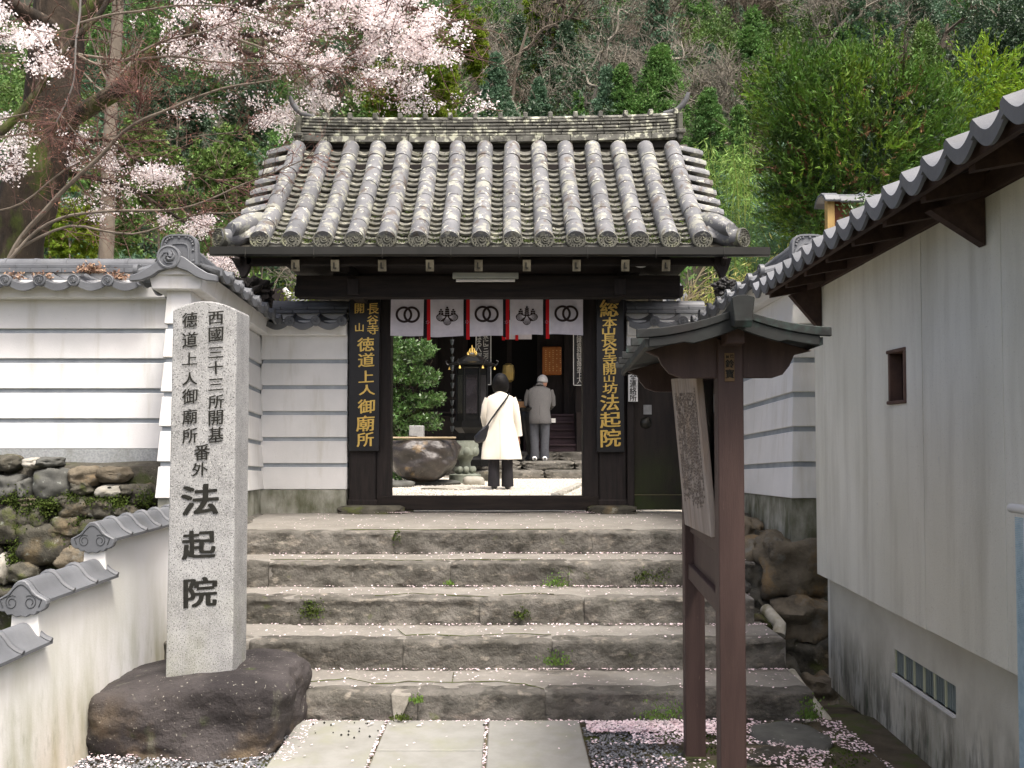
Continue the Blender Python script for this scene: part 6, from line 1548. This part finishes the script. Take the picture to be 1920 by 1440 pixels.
for b in brs: twigs(mb, b, 30, .62, .009, 1, tips, rr, up=-.02, t0=.1)
mb.build('twigs', TWIG, ct, kind='stuff')
def blossoms(centres, per, spread, size, name, parent, m=BLOSSOM):
    P = []
    for c, s_, n in centres:
        cc = np.array(c); P.append(rng.normal(size=(n, 3)) * np.array([s_, s_ * .8, s_ * .7]) + cc)
    P = np.concatenate(P); cl = rng.normal(size=(len(P), 3)) * .012
    Q = np.repeat(P, per, axis=0) + rng.normal(size=(len(P) * per, 3)) * spread
    return np_obj(name, leafV(Q, size, .85), 4, m, parent, kind='stuff')
def inpoly(x, y, poly):
    c = False; n = len(poly)
    for i in range(n):
        x1, y1 = poly[i]; x2, y2 = poly[(i + 1) % n]
        if (y1 > y) != (y2 > y) and x < (x2 - x1) * (y - y1) / (y2 - y1) + x1: c = not c
    return c
polys = [([(330, -60), (470, -60), (830, -60), (820, 30), (870, 50), (900, 60), (870, 110), (845, 130), (800, 150), (820, 180), (760, 180), (700, 160), (660, 195), (600, 200), (540, 160), (450, 120), (330, 70)], 470, 9.6),
         ([(600, -40), (815, -40), (812, 35), (770, 45), (700, 40), (620, 20)], 300, 9.7), ([(520, 60), (700, 20), (870, 60), (860, 120), (700, 165), (560, 130)], 300, 9.6),
         ([(30, 60), (90, 50), (110, 100), (100, 140), (60, 125), (20, 95)], 60, 9.0), ([(-30, 0), (55, 20), (40, 70), (-30, 80)], 60, 9.4), ([(-20, 200), (60, 240), (40, 330), (-20, 330)], 60, 10),
         ([(150, 210), (180, 240), (230, 300), (330, 310), (350, 360), (250, 400), (180, 420), (110, 350), (110, 270)], 75, 11.2), ([(300, 410), (400, 410), (395, 450), (320, 450)], 60, 11.2), ([(240, 310), (335, 320), (330, 340), (260, 335)], 50, 11), ([(480, 220), (560, 210), (540, 260), (490, 250)], 40, 10.5),
         ([(395, 480), (450, 500), (440, 515), (400, 505)], 46, 10.8), ([(250, 30), (450, 30), (500, 160), (300, 110)], 130, 10), ([(860, 180), (925, 190), (920, 205), (690, 212), (700, 205)], 24, 10.2), ([(100, 230), (160, 250), (150, 330), (70, 300)], 60, 10.9), ([(300, 210), (560, 150), (620, 190), (540, 215), (420, 220)], 30, 10.2)]
cent = []
for poly, n, Y in polys:
    xs_ = [q_[0] for q_ in poly]; ys_ = [q_[1] for q_ in poly]; c_ = 0; tries = 0
    while c_ < n and tries < n * 40:
        tries += 1
        x, y = rr.uniform(min(xs_), max(xs_)), rr.uniform(min(ys_), max(ys_))
        if not inpoly(x, y, poly) or noise.noise(Vector((x * .016, y * .03 + x * .008, 7))) < rr.uniform(-.12, .2): continue
        cent.append((at(x, y, Y + rr.uniform(-.5, .5)), .06, rr.randint(5, 12))); c_ += 1
blossoms(cent, 3, .016, .013, 'blossoms', ct)
blossoms([(c, .05, 1) for c, s_, n in cent[::3]] + [(t[0], .03, 1) for t in tips[::9]], 1, .01, .012, 'young_red_leaves', ct, BUD)
mb = MB()
for c, s_, n in cent[::3]:
    d = Vector((rr.gauss(0, 1), rr.gauss(0, 1) * .6, rr.gauss(0, .5))).normalized(); mb.tube([c - d * .25 + Vector((0, 0, -.03)), c, c + d * .12], [.006, .004, .002], n=3, cap=False)
mb.build('flowering_twigs', TWIG, ct, kind='stuff')

# ---- maple with fine red twigs in front of it
mp = thing('maple_tree', (-4.5, 8.6, .8), 'leafless maple with long slender limbs and fine red twigs over the garden wall', 'tree')
mbr = []
def mbch(l, Y0, Y1, r0, r1, m=BARK_L):
    k = len(l) - 1; P = [at(x, y, Y0 + (Y1 - Y0) * i / k) for i, (x, y) in enumerate(l)]; b = MB(); path = limb(b, P, r0 * .72, r1 * .7, n=8, wob=.025); b.build('branch', m, mp, smooth=True); mbr.append(path); return path
mbch([(-10, 560), (20, 480), (70, 410), (130, 350), (180, 300), (250, 235), (330, 200), (420, 165), (520, 150)], 8.7, 8.3, .042, .010)
mbch([(20, 485), (90, 420), (180, 400), (300, 395), (380, 380), (450, 350), (540, 310), (590, 290)], 8.6, 8.1, .024, .005)
mbch([(30, 470), (130, 425), (250, 440), (360, 405), (450, 400), (540, 395)], 8.6, 8.2, .020, .004)
mbch([(140, 100), (180, 118), (215, 120), (300, 80), (380, 60), (470, 30)], 8.8, 8.6, .022, .008)
mbch([(140, 100), (230, 112), (330, 105), (440, 120), (540, 118), (620, 130)], 8.8, 8.6, .022, .006)
mbch([(149, -20), (142, 60), (139, 130), (126, 180), (104, 225), (95, 240)], 8.4, 8.6, .014, .007, mat('silver_twig', '#908d88', rough=.8))
mbch([(-20, 230), (40, 215), (100, 205), (160, 260), (260, 238), (262, 230)], 8.8, 8.6, .012, .006)
mbch([(-20, 260), (60, 255), (130, 265), (200, 290)], 8.9, 8.5, .014, .005)
mbch([(250, 235), (262, 190), (255, 170)], 8.5, 8.4, .012, .004); mbch([(430, 70), (520, 100), (600, 130), (690, 150)], 8.8, 8.7, .016, .004)
mbch([(150, 40), (260, 20), (400, 10), (520, 40), (600, 70)], 9, 8.9, .018, .005)
mbch([(-30, 400), (40, 380), (150, 300), (250, 270), (400, 255), (500, 240)], 8.8, 8.5, .014, .004)
tips = []; mb = MB()
for k, b in enumerate(mbr): twigs(mb, b, 20, .45, .0050, 1, tips, rr, up=.02, t0=.15, flat=.3)
mb.build('grey_twigs', TWIG, mp, kind='stuff'); tips2 = []; mb = MB()
for k, b in enumerate(mbr): twigs(mb, b, 34, .30, .0036, 1, tips2, rr, up=.03, t0=.25, flat=.35)
mb.build('red_twigs', TWIG_R, mp, kind='stuff')
P = np.array([tuple(t[0]) for t in tips2 + tips[::2]]); P = P[rng.random(len(P)) < .5]; np_obj('red_buds', leafV(P, .011, .45), 4, BUD, mp, kind='stuff')

gt_ = thing('bare_tree', (-5.6, 13, .8), 'straight pale grey trunk between the cherry and the gate', 'tree')
mb = MB(); limb(mb, [at(198, 560, 13), at(202, 400, 13), at(206, 260, 13), at(214, 120, 13), at(225, -40, 13)], .105, .075, n=12, wob=.02); mb.build('trunk', BARK_L, gt_, smooth=True)
mb = MB(); tp = []; twigs(mb, smooth_path([at(206, 260, 13), at(214, 120, 13), at(225, -40, 13)]), 9, 1.1, .02, 1, tp, rr); mb.build('twigs', TWIG_G, gt_, kind='stuff')

# ---- clump-based crowns
def clumps(centers, sizes, per, leaf, up=.2, seed=0, asp=.5, tri=False):
    """centers (n,3), sizes (n,), per leaves each"""
    C = np.repeat(np.array(centers), per, 0); S = np.repeat(np.array(sizes), per)[:, None]
    d = unit(rng.normal(size=C.shape)); r = rng.random((len(C), 1)) ** .5
    Pp = C + d * r * S * np.array([1, 1, .7]); D = d + np.array([0, 0, up])
    return leafV(Pp, leaf, asp, D=D, sp=.9, tri=tri)
def conifer_V(h, r, n, per, leaf, seed):
    rr_ = random.Random(seed); cs, ss = [], []
    while len(cs) < n:
        t = rr_.random() ** .8; z = h * (.08 + .92 * t); R_ = r * (1 - t) ** .75 * (.72 + .28 * noise.noise(Vector((t * 9, seed, 0))) + .1) + .05 * r
        a_ = rr_.uniform(0, 6.283); lob = 1 + .62 * noise.noise(Vector((math.cos(a_) * 1.6, math.sin(a_) * 1.6, z / r * 1.9 + seed)))
        q_ = R_ * lob * (rr_.uniform(.25, 1) ** .5); cs.append((q_ * math.cos(a_), q_ * math.sin(a_), z - q_ * .18)); ss.append(r * rr_.uniform(.10, .2))
    return clumps(cs, ss, per, leaf, up=.5, tri=True)
def round_V(rx, ry, rz_, n, per, leaf, seed, lobes=7, up=.2):
    rr_ = random.Random(seed); L_ = []
    for k in range(lobes):
        a_ = rr_.uniform(0, 6.28); b_ = rr_.uniform(-.2, 1); L_.append((math.cos(a_) * .55 * rx, math.sin(a_) * .55 * ry, rz_ * (.5 + .4 * b_), rr_.uniform(.32, .55)))
    cs, ss = [], []
    while len(cs) < n:
        lx, ly, lz, lr = L_[rr_.randrange(lobes)]; v = Vector((rr_.gauss(0, 1), rr_.gauss(0, 1), rr_.gauss(0, 1))).normalized() * (rr_.random() ** .3)
        cs.append((lx + v.x * lr * rx, ly + v.y * lr * ry, lz + v.z * lr * rz_)); ss.append(rx * rr_.uniform(.08, .16))
    return clumps(cs, ss, per, leaf, up, tri=True)
def place(V, p, s=1.0, rz_=0.0):
    c, q_ = math.cos(rz_), math.sin(rz_); M_ = np.array([[c, -q_, 0], [q_, c, 0], [0, 0, 1]]); return (V * s) @ M_.T + np.array(p)
def trunkMB(h, r, wob=.3, seed=0, branches=8, lean=0):
    rr_ = random.Random(seed); mb = MB(); P = limb(mb, [(0, 0, -1.2), (0, 0, 0), (lean * .3 + rr_.uniform(-wob, wob) * .3, 0, h * .35), (lean * .6 + rr_.uniform(-wob, wob) * .5, rr_.uniform(-wob, wob) * .5, h * .7), (lean, 0, h)], r, r * .15, n=6)
    tp = []; twigs(mb, P, branches, h * .3, r * .3, 0, tp, rr_, up=.3, t0=.3); return mb
def solve(px, py_base, py_top, Y):
    """tree standing on the hillside at depth Y, crown top at py_top"""
    x = at(px, 400, Y).x; zb__ = ground_z(x, Y); zt = AZ(py_top, Y); return x, zb__, zt - zb__
def tree(name, px, py_top, Y, kind, rpx, label, leafm, trunkm=BARK_L, group=None, dens=1.0, seed=1, leaf=None, hmin=3, lean=0):
    x, zb__, h = solve(px, 0, py_top, Y); h = max(h, hmin); r = rpx * Y / 1750
    t = thing(name, (x, Y, zb__), label, 'tree', group)
    ls = leaf or Y * .0017
    if kind == 'cone': V = conifer_V(h, r * 1.25, int(360 * dens), 46, ls, seed)
    else: V = round_V(r, r * .9, min(h, r * 2.6), int(300 * dens), 44, ls, seed); V[:, 2] += max(0, h - r * 2.6 - 0) + 0
    c_ = np_obj('crown', place(V, (x, Y, zb__)), 3, leafm, t)
    mb = trunkMB(h * .92, r * .09, .3, seed, 6, lean); mb.xf(T(x, Y, zb__)); mb.build('trunk', trunkm, t, smooth=True)
    return t
def bare(px, py_top, Y, rpx, label, seed, group=None, m=TWIG_G, lean=0, n0=8, py_fork=None):
    x, zb__, h = solve(px, 0, py_top, Y); h = max(h, 4); r = rpx * Y / 1750; rr_ = random.Random(seed)
    t = thing('bare_tree', (x, Y, zb__), label, 'tree', group); mb = MB()
    P = limb(mb, [(x, Y, zb__ - 1), (x + lean * .2, Y, zb__ + h * .3), (x + lean * .5 + rr_.uniform(-.3, .3), Y - .3, zb__ + h * .55), (x + lean, Y - .5, zb__ + h * .8)], Y * .0036, Y * .0014, n=6)
    mb.build('trunk', m, t, smooth=True); mb = MB(); tp = []
    ms = []
    for k in range(n0):
        i = rr_.randrange(int(len(P) * .35), len(P)); a_ = rr_.uniform(0, 6.28); e_ = rr_.uniform(.1, .9); l_ = r * rr_.uniform(.6, 1.15)
        d = Vector((math.cos(a_) * math.cos(e_), math.sin(a_) * math.cos(e_) * .7, math.sin(e_))); p0 = P[i]
        pts = [p0, p0 + d * l_ * .35 + Vector((0, 0, .0)), p0 + d * l_ * .7 + Vector((rr_.gauss(0, .1), rr_.gauss(0, .1), rr_.gauss(0, .15))) * l_, p0 + d * l_ + Vector((rr_.gauss(0, .12), 0, rr_.gauss(0, .2))) * l_]
        q_ = limb(mb, pts, Y * .0020, Y * .0007, n=4, sub=3); ms.append(q_)
    for q_ in ms: twigs(mb, q_, 13, r * .5, Y * .00055, 2 if False else 1, tp, rr_, up=.12, t0=.1)
    mb.build('branches', m, t, kind='stuff')
    mb = MB(); tp2 = []
    for p0, d in tp[::2]: twigs(mb, [p0 - d * r * .1, p0 + d * r * .05], 3, r * .24, Y * .00036, 0, tp2, rr_, up=.1)
    mb.build('fine_twigs', m, t, kind='stuff'); return t

# hillside wood behind everything (reads as one mass)
protos = [conifer_V(6.5, 2.0, 190, 34, .085, 900 + k) for k in range(2)] + [round_V(2.7, 2.5, 5.0, 230, 30, .085, 910 + k) for k in range(4)]
mats_ = [[], [], [], []]
rr2 = random.Random(5)
for j in range(15):
    Y = 29 + j * 3.4
    n = int(11 + j * .5)
    for i in range(n):
        px = -260 + 2440 * (i + rr2.uniform(.1, .9)) / n; x = at(px, 400, Y).x; y = Y + rr2.uniform(-2.6, 2.6)
        if 880 < px < 1780 and Y > 42 and Y < 66 and rr2.random() < .22: continue
        if 890 < px < 1480 and Y < 43.5 and rr2.random() < .7: continue
        pr = rr2.randrange(6); u = noise.noise(Vector((px * .003, Y * .06, 2)))
        bucket = 0 if u > .12 else 1 if u > -.12 else 2
        if rr2.random() < .12: bucket = 3
        mats_[bucket].append(place(protos[pr], (x, y, ground_z(x, y) - .5), rr2.uniform(.8, 1.25), rr2.uniform(0, 6.28)))
for b_, m_, lab in ((0, L_DARK, 'dark evergreen wood covering the steep hillside'), (1, L_BUSH, 'mid green broadleaf wood scattered over the hillside'), (2, L_CEDAR, 'cedar green wood spread across the hillside'), (3, L_BLUE, 'blue green tree tops dotted through the hillside wood')):
    np_obj('hillside_wood', np.concatenate(mats_[b_]), 3, m_, None, label=lab, cat='woodland', kind='stuff')
# low undergrowth on the slope
P = []
for _ in range(60000):
    Y = 24 + 60 * rr2.random() ** .9; x = at(rr2.uniform(-200, 2150), 400, Y).x; P.append((x, Y, ground_z(x, Y) + rr2.uniform(0, .9), Y))
P = np.array(P); np_obj('undergrowth', leafV(P[:, :3], P[:, 3] * .0020, .6, flat=.3), 4, L_BUSH, None, label='leafy undergrowth between the trees of the hillside', cat='undergrowth', kind='stuff')

# individual trees that stand out on the hillside
tree('cedar', 1240, 88, 44, 'cone', 72, 'pointed green cedar above the right end of the gate ridge, the tallest there', L_CEDAR, seed=21, dens=1.5)
tree('cedar', 1168, 122, 43, 'cone', 44, 'smaller pointed cedar left of the tallest one above the ridge', L_CEDAR, seed=22)
tree('cedar', 1408, 52, 48, 'cone', 48, 'slender cedar just left of the big bright cedar clump', L_CEDAR, seed=23, dens=1.2)
tree('cedar', 928, 104, 40, 'cone', 56, 'blue green cedar right of the blossom tips above the ridge', L_BLUE, seed=24, dens=1.3)
tree('cedar', 1010, 150, 38, 'cone', 44, 'low blue green cedar above the middle of the ridge', L_BLUE, seed=25)
tree('cedar', 1085, 172, 40, 'cone', 30, 'small light green cedar peeping over the ridge centre', L_CEDAR, seed=26)
tree('cedar', 1330, 170, 36, 'cone', 60, 'broad cedar just beyond the right end of the gate roof', L_CEDAR, seed=27, dens=1.4)
tree('cedar', 1385, 200, 33, 'cone', 44, 'cedar behind the bamboo right of the gate roof', L_CEDAR, seed=28)
tree('round_tree', 860, 18, 34, 'round', 60, 'olive green bushy tree behind the cherry blossom tips', L_OLIVE, seed=31, dens=1.7)
tree('round_tree', 800, 105, 30, 'round', 66, 'bright olive tree top directly above the left half of the ridge', L_OLIVE, seed=32, dens=1.6)
tree('round_tree', 1030, 12, 62, 'round', 56, 'yellow green tree high on the slope above the gate', L_OLIVE, seed=33, dens=1.1)
tree('round_tree', 720, 130, 31, 'round', 50, 'olive foliage under the blossoms above the left ridge end', L_OLIVE, seed=34)
tree('round_tree', 290, 270, 19, 'round', 70, 'green bush tree behind the garden wall left of the gate roof', L_BUSH, seed=35, dens=1.4, leaf=.05)
tree('round_tree', 420, 290, 21, 'round', 66, 'mid green tree beside the left slope of the gate roof', L_BUSH, seed=36, dens=1.4, leaf=.05)
tree('round_tree', 470, 150, 32, 'round', 66, 'dark evergreen behind the maple twigs left of the ridge', L_DARK, seed=37, dens=1.3)
tree('round_tree', 330, 160, 34, 'round', 66, 'dark leafy tree behind the cherry limbs at left', L_DARK, seed=38, dens=1.3)
tree('round_tree', 210, 340, 15, 'round', 60, 'light green bush low behind the garden wall', L_BUSH, seed=39, dens=1.2, leaf=.04, hmin=2)
tree('round_tree', 130, 400, 14, 'round', 60, 'yellowish green bush behind the garden wall near the cherry trunk', L_OLIVE, seed=40, leaf=.035, hmin=2)
tree('round_tree', 500, 400, 16, 'round', 50, 'green bush seen under the left gate eave', L_BUSH, seed=41, leaf=.035, hmin=2)
tree('round_tree', 1880, -20, 46, 'round', 90, 'very dark evergreen at the top right corner', L_DARK, seed=42, dens=1.5)
tree('round_tree', 1640, 10, 52, 'round', 70, 'grey green evergreen above the bright cedar clump', L_BLUE, seed=43, dens=1.2)
for k, (px, py, Y, rpx, lab, ln) in enumerate(((950, -10, 44, 70, 'tangled bare tree above the blossom tips', 1), (1010, 90, 42, 80, 'bare brown tree in the middle above the ridge', -2), (1105, 40, 50, 90, 'wide bare tree high above the gate ridge', 1), (1170, 20, 52, 90, 'bare tree with pale crooked limbs at top centre', 2), (1290, 60, 46, 90, 'pale twisted bare tree right of the tall cedar', -1), (1330, 100, 42, 70, 'crooked bare tree with drooping pale limbs over the ridge horn', 1), (1400, -10, 56, 90, 'bare grey brown tree above the slender cedar', 0), (1530, -20, 52, 90, 'bare tree behind the top of the bright cedar clump', 2), (1640, -30, 56, 100, 'bare reddish tree at the upper right', -2), (1740, 0, 50, 90, 'bare tree above the bright cedar clump at right', 1), (880, -40, 52, 80, 'bare tree at the top above the olive tree', 0), (560, 100, 28, 70, 'bare tree behind the left end of the ridge', 1), (1060, -40, 60, 90, 'far bare tree at the top edge above the gate', 0), (1230, -50, 62, 90, 'far bare tree at the top edge right of centre', 1), (450, 40, 36, 80, 'bare tree behind the cherry limbs', 0))):
    bare(px, py, Y, rpx, lab, 60 + k, lean=ln, m=TWIG_G if k % 3 else mat('brown_bare_twig', '#776d60', '#5a5147', sc=1, rough=.9))

# big bright cedar clump at the right, its shoots modelled one by one
def sprays(n, cen, rad, leaf, steps, slen, seed, zcut=None, droop=-.0):
    d = unit(rng.normal(size=(n, 3))); r = rng.uniform(.30, 1.0, (n, 1)) ** .5
    lob = np.array([1 + .22 * noise.noise(Vector(v) * 2.2 + Vector((seed, 0, 0))) + .14 * noise.noise(Vector(v) * 5 + Vector((seed, 3, 0))) for v in d])[:, None]
    ok = np.array([noise.noise(Vector(v) * 3.3 + Vector((seed, 8, 0))) for v in d * r]) > -.03; d, r, lob = d[ok], r[ok], lob[ok]; n = len(d)
    P0 = cen + d * r * lob * rad; D = unit(d * np.array([1, 1, .6]) + rng.normal(size=(n, 3)) * .45 + np.array([0, 0, .05 + droop]))
    Vs = []; Pp = P0.copy(); L_ = slen * rng.uniform(.6, 1.4, (n, 1))
    for k in range(steps):
        Pp = Pp + D * L_ / steps; D = unit(D + np.array([0, 0, .17]) + rng.normal(size=(n, 3)) * .10)
        for j in range(2): Vs.append(leafV(Pp + rng.normal(size=(n, 3)) * .008, leaf * 1.25 * (1 - .35 * k / steps), .26, D=D, sp=.75))
    return np.concatenate(Vs)
bc = thing('cedar_clump', (4.0, 10.5, .8), 'big bright green shaggy cedar behind the wall at right', 'tree')
c0 = np.array(at(1600, 270, 10.6)); V1 = sprays(3300, c0, np.array([1.02, .9, 1.06]), .034, 7, .30, 3)
V2 = sprays(1100, np.array(at(1720, 270, 10.8)), np.array([.75, .8, .80]), .034, 7, .30, 5); V3 = sprays(800, np.array(at(1490, 190, 10.5)), np.array([.45, .5, .6]), .034, 7, .26, 8)
V4 = sprays(700, np.array(at(1530, 370, 10.5)), np.array([.5, .5, .5]), .034, 7, .26, 12)
np_obj('foliage', np.concatenate([V1, V2, V3, V4]), 4, L_SUGI, bc, kind='stuff')
np_obj('dry_foliage', sprays(380, c0 + np.array([0, -.05, -.15]), np.array([.98, .85, 1.0]), .030, 6, .22, 17), 4, L_DEAD, bc, kind='stuff')
np_obj('inner_foliage', sprays(1300, c0 + np.array([.25, .3, 0]), np.array([.9, .6, .85]), .045, 6, .25, 19), 4, L_DARK, bc, kind='stuff')  # darker leaf colour stands in for shade inside the clump
mb = MB(); b0 = Vector((c0[0], 10.8, .8)); tp = []
P_ = limb(mb, [b0, b0 + Vector((.05, 0, 1.5)), b0 + Vector((.0, 0, 3)), b0 + Vector((.1, 0, 4.5))], .16, .03, n=10); twigs(mb, P_, 26, 1.0, .022, 1, tp, rr, up=.1, t0=.35); mb.build('trunk', BARK, bc, smooth=True)
s2 = thing('cedar_clump', (6.2, 11.6, .8), 'yellow green cedar shoots at the right edge above the tiled eave', 'tree')
np_obj('foliage', np.concatenate([sprays(700, np.array(at(1890, 235, 11.4)), np.array([.65, .7, .45]), .036, 7, .32, 23), sprays(260, np.array(at(1840, 150, 11.2)), np.array([.3, .4, .3]), .034, 7, .3, 29)]), 4, mat('yellow_cedar_leaf', '#7f9a26', '#5f801f', sc=1, rough=.65, island=.35, trans=.3), s2, kind='stuff')
mb = MB(); b0 = Vector(at(1870, 200, 11.4)); mb.tube([(b0.x, 11.4, .8), (b0.x, 11.4, 3), tuple(b0)], [.1, .08, .04], n=8); mb.build('trunk', BARK, s2, smooth=True)

# bamboo at the right of the gate
def bamboo(pxs, pytop, pybot, Y, n, label, droop, m=L_BAMBOO, seed=0, leaf=.05, wid=30):
    c_ = at(pxs, pybot, Y); t = thing('bamboo_clump', (c_.x, Y, .8), label, 'bamboo'); mb = MB(); Ps = []; Ds = []; r_ = random.Random(seed)
    for k in range(n):
        x = c_.x + r_.gauss(0, wid * Y / 1750 * .6); y = Y + r_.gauss(0, .35); top = AZ(pytop + r_.uniform(0, 60), Y); bend = r_.uniform(-1, 1) * droop
        P = smooth_path([(x, y, .8), (x + bend * .1, y, .8 + (top - .8) * .5), (x + bend * .4, y - .1, .8 + (top - .8) * .85), (x + bend, y - .25, top)]); mb.tube(P, [.014 - .011 * i / len(P) for i in range(len(P))], n=5)
        for p in P[len(P) // 3:]:
            for _ in range(26):
                d = Vector((r_.gauss(0, 1), r_.gauss(0, 1), r_.gauss(-.4, .5))).normalized(); l_ = r_.uniform(.05, .34); Ps.append(tuple(p + d * l_)); Ds.append(tuple(d + Vector((0, 0, -.6))))
    mb.build('stems', mat('bamboo_stem', '#8a9a4e', '#6f7f3e', sc=3, rough=.5), t, smooth=True); np_obj('leaves', leafV(np.array(Ps), leaf, .16, D=np.array(Ds), sp=.5), 4, m, t, kind='stuff')
bamboo(1375, 250, 560, 14, 13, 'bright green bamboo beside the right slope of the gate roof', .3, seed=1, leaf=.055, wid=42)
bamboo(1420, 400, 560, 11.5, 12, 'grey green bamboo above the right white wall', .4, m=mat('pale_bamboo_leaf', '#6f8f5a', '#56774a', sc=1, rough=.6, island=.35, trans=.25), seed=2, leaf=.045, wid=40)
bamboo(1350, 500, 590, 11.0, 10, 'drooping dry yellowish bamboo seen under the gate gutter at right', .5, m=mat('dry_bamboo_leaf', '#b0ab6a', '#8f9550', sc=1, rough=.7, island=.3, trans=.25), seed=3, leaf=.045, wid=28)
bt = thing('bare_bush', (at(1270, 560, 10.5).x, 10.5, .8), 'pale bare branching bush behind the small wall head at right', 'bush'); mb = MB(); tp = []
for (x1, y1) in ((1350, 505), (1370, 520), (1330, 490), (1360, 545), (1340, 470)):
    P_ = limb(mb, [at(1262, 600, 10.5), at(1285, 565, 10.5), at((1285 + x1) / 2, (565 + y1) / 2 - 5, 10.4), at(x1, y1, 10.3)], .012, .003, n=5); twigs(mb, P_, 8, .25, .003, 0, tp, rr)
mb.build('branches', mat('pale_bare_branch', '#b3a78c', '#978b72', rough=.9), bt, kind='stuff')

# layered shrub inside the courtyard
sh = thing('garden_shrub', (at(765, 850, 15.6).x, 15.6, .78), 'layered glossy green shrub beside the water basin in the courtyard', 'shrub')
cs_, ss_ = [], []
for px, py, w_, h_ in ((765, 660, 52, 28), (790, 655, 34, 22), (750, 700, 40, 26), (790, 708, 42, 22), (745, 745, 36, 24), (790, 752, 46, 16), (815, 748, 26, 12), (760, 780, 30, 26), (800, 790, 34, 20), (750, 810, 30, 26), (755, 885, 24, 26), (742, 880, 20, 20), (700, 690, 50, 60), (700, 780, 50, 60), (720, 640, 40, 30)):
    for _ in range(int(w_ * h_ * .05)):
        a_ = rr.uniform(0, 6.28); q_ = rr.random() ** .5; cs_.append(tuple(at(px + w_ * .8 * q_ * math.cos(a_), py + h_ * .8 * q_ * math.sin(a_), 15.6 + rr.uniform(-.4, .4)))); ss_.append(.10)
np_obj('foliage', clumps(cs_, ss_, 22, .034, up=.6, asp=.4), 4, L_SHRUB, sh, kind='stuff')
mb = MB(); tp = []
for x1, y1 in ((800, 690), (820, 750), (790, 640), (740, 660), (810, 790), (750, 720)):
    P_ = limb(mb, [at(745, 880, 15.7), at(750, 800, 15.7), at((750 + x1) / 2, (790 + y1) / 2, 15.6), at(x1, y1, 15.6)], .04, .012, n=7); twigs(mb, P_, 7, .3, .009, 1, tp, rr)
mb.build('stems', BARK, sh, smooth=True)
# dark ornamental tile and distant roof seen through the left gap
dg = rockMB(at(468, 552, 9.6), (.42, .3, .34), 501, sub=5, pw=.8, amp=.32, freq=3); dg.build('clipped_bush_head', mat('dark_cut_trunk', '#2b2826', '#1d1b1a', sc=10, rough=.9, bump=.8, bsc=30), None, smooth=True, label='black knobbly roof ornament behind the left return wall', cat='ornament')
dg = rockMB(at(1360, 540, 9.6), (.20, .2, .17), 502, sub=5, pw=.8, amp=.32, freq=3); dg.build('roof_ornament', mat('dark_tile_ornament', '#3f3f40', '#2b2b2b', sc=10, rough=.6, bump=.6, bsc=30), None, smooth=True, label='dark knobbly tile ornament above the small wall head at right', cat='ornament')
sr_ = thing('shrine_roof', at(560, 566, 13.5), 'small grey tiled roof with bright edge tiles glimpsed under the left gate eave', 'roof')
for k in range(7):
    a_ = at(538 + k * 1.0, 556 - 0 + k * 3.5, 13.5); b_ = at(577, 538 + k * 4.2, 13.6); MB().tube([a_, b_], .016, n=6).build('roof_tile', TILE, sr_, smooth=True)
MB().tube([at(533, 541, 13.5), at(538, 549, 13.5), at(545, 556, 13.5)], [.03, .04, .05], n=8).build('ridge_tile', WPAINT, sr_, smooth=True)
# small roofed post behind the right eave
pb = thing('roofed_post', at(1575, 430, 8.6), 'small new wooden post box with a curved grey tile roof behind the right eave', 'post')
a_, b_ = at(1545, 440, 8.6), at(1558, 380, 8.6); NW = mat('new_pale_wood', '#c2a468', '#ad8c55', sc=6, rough=.6, stretch=(4, 4, .5)); RW = mat('red_brown_wood', '#8a5238', '#70402c', sc=6, rough=.6)
Box('corner_post', NW, pb, a_.x, b_.x, 8.5, 8.58, 1.5, b_.z + .02); Box('side_board', RW, pb, b_.x, at(1592, 0, 8.6).x, 8.55, 8.57, 1.5, b_.z + .02); Box('rear_post', NW, pb, at(1592, 0, 8.6).x, at(1605, 0, 8.6).x, 8.55, 8.62, 1.5, b_.z + .02)
def pbr(x0, x1, nm, z, hh):
    mb = MB(); sec = [(-.16, -.03), (-.12, .02), (-.05, .055), (.05, .055), (.12, .02), (.16, -.03), (.15, -.05), (.11, -.005), (.04, .03), (-.04, .03), (-.11, -.005), (-.15, -.05)]
    mb.prism(sec, lambda u, v, w: Vector((w, 8.6 + u, z + v)), x0, x1); mb.build(nm, TILE, pb, bevel=.004)
zt = AZ(378, 8.6); pbr(at(1532, 0, 8.6).x, at(1560, 0, 8.6).x, 'end_tile', zt + .012, 0); pbr(at(1560, 0, 8.6).x, at(1602, 0, 8.6).x, 'roof_tile', zt, 0); pbr(at(1602, 0, 8.6).x, at(1612, 0, 8.6).x, 'joint_tile', zt + .014, 0); pbr(at(1612, 0, 8.6).x, at(1650, 0, 8.6).x, 'roof_tile', zt, 0)
c_ = at(1612, 395, 8.4); P = rng.normal(size=(260, 3)) * np.array([.09, .08, .07]) + np.array(c_); np_obj('leafy_sprig', leafV(P, .022, .35), 4, L_SHRUB, None, label='leafy sprig beside the small roofed post', cat='plant', kind='stuff')
P = rng.normal(size=(300, 3)) * np.array([.12, .08, .07]) + np.array(at(565, 553, 10.5)); np_obj('leafy_sprig', leafV(P, .02, .5), 4, L_OLIVE, None, label='bright yellow green leaves under the left gate eave', cat='plant', kind='stuff')
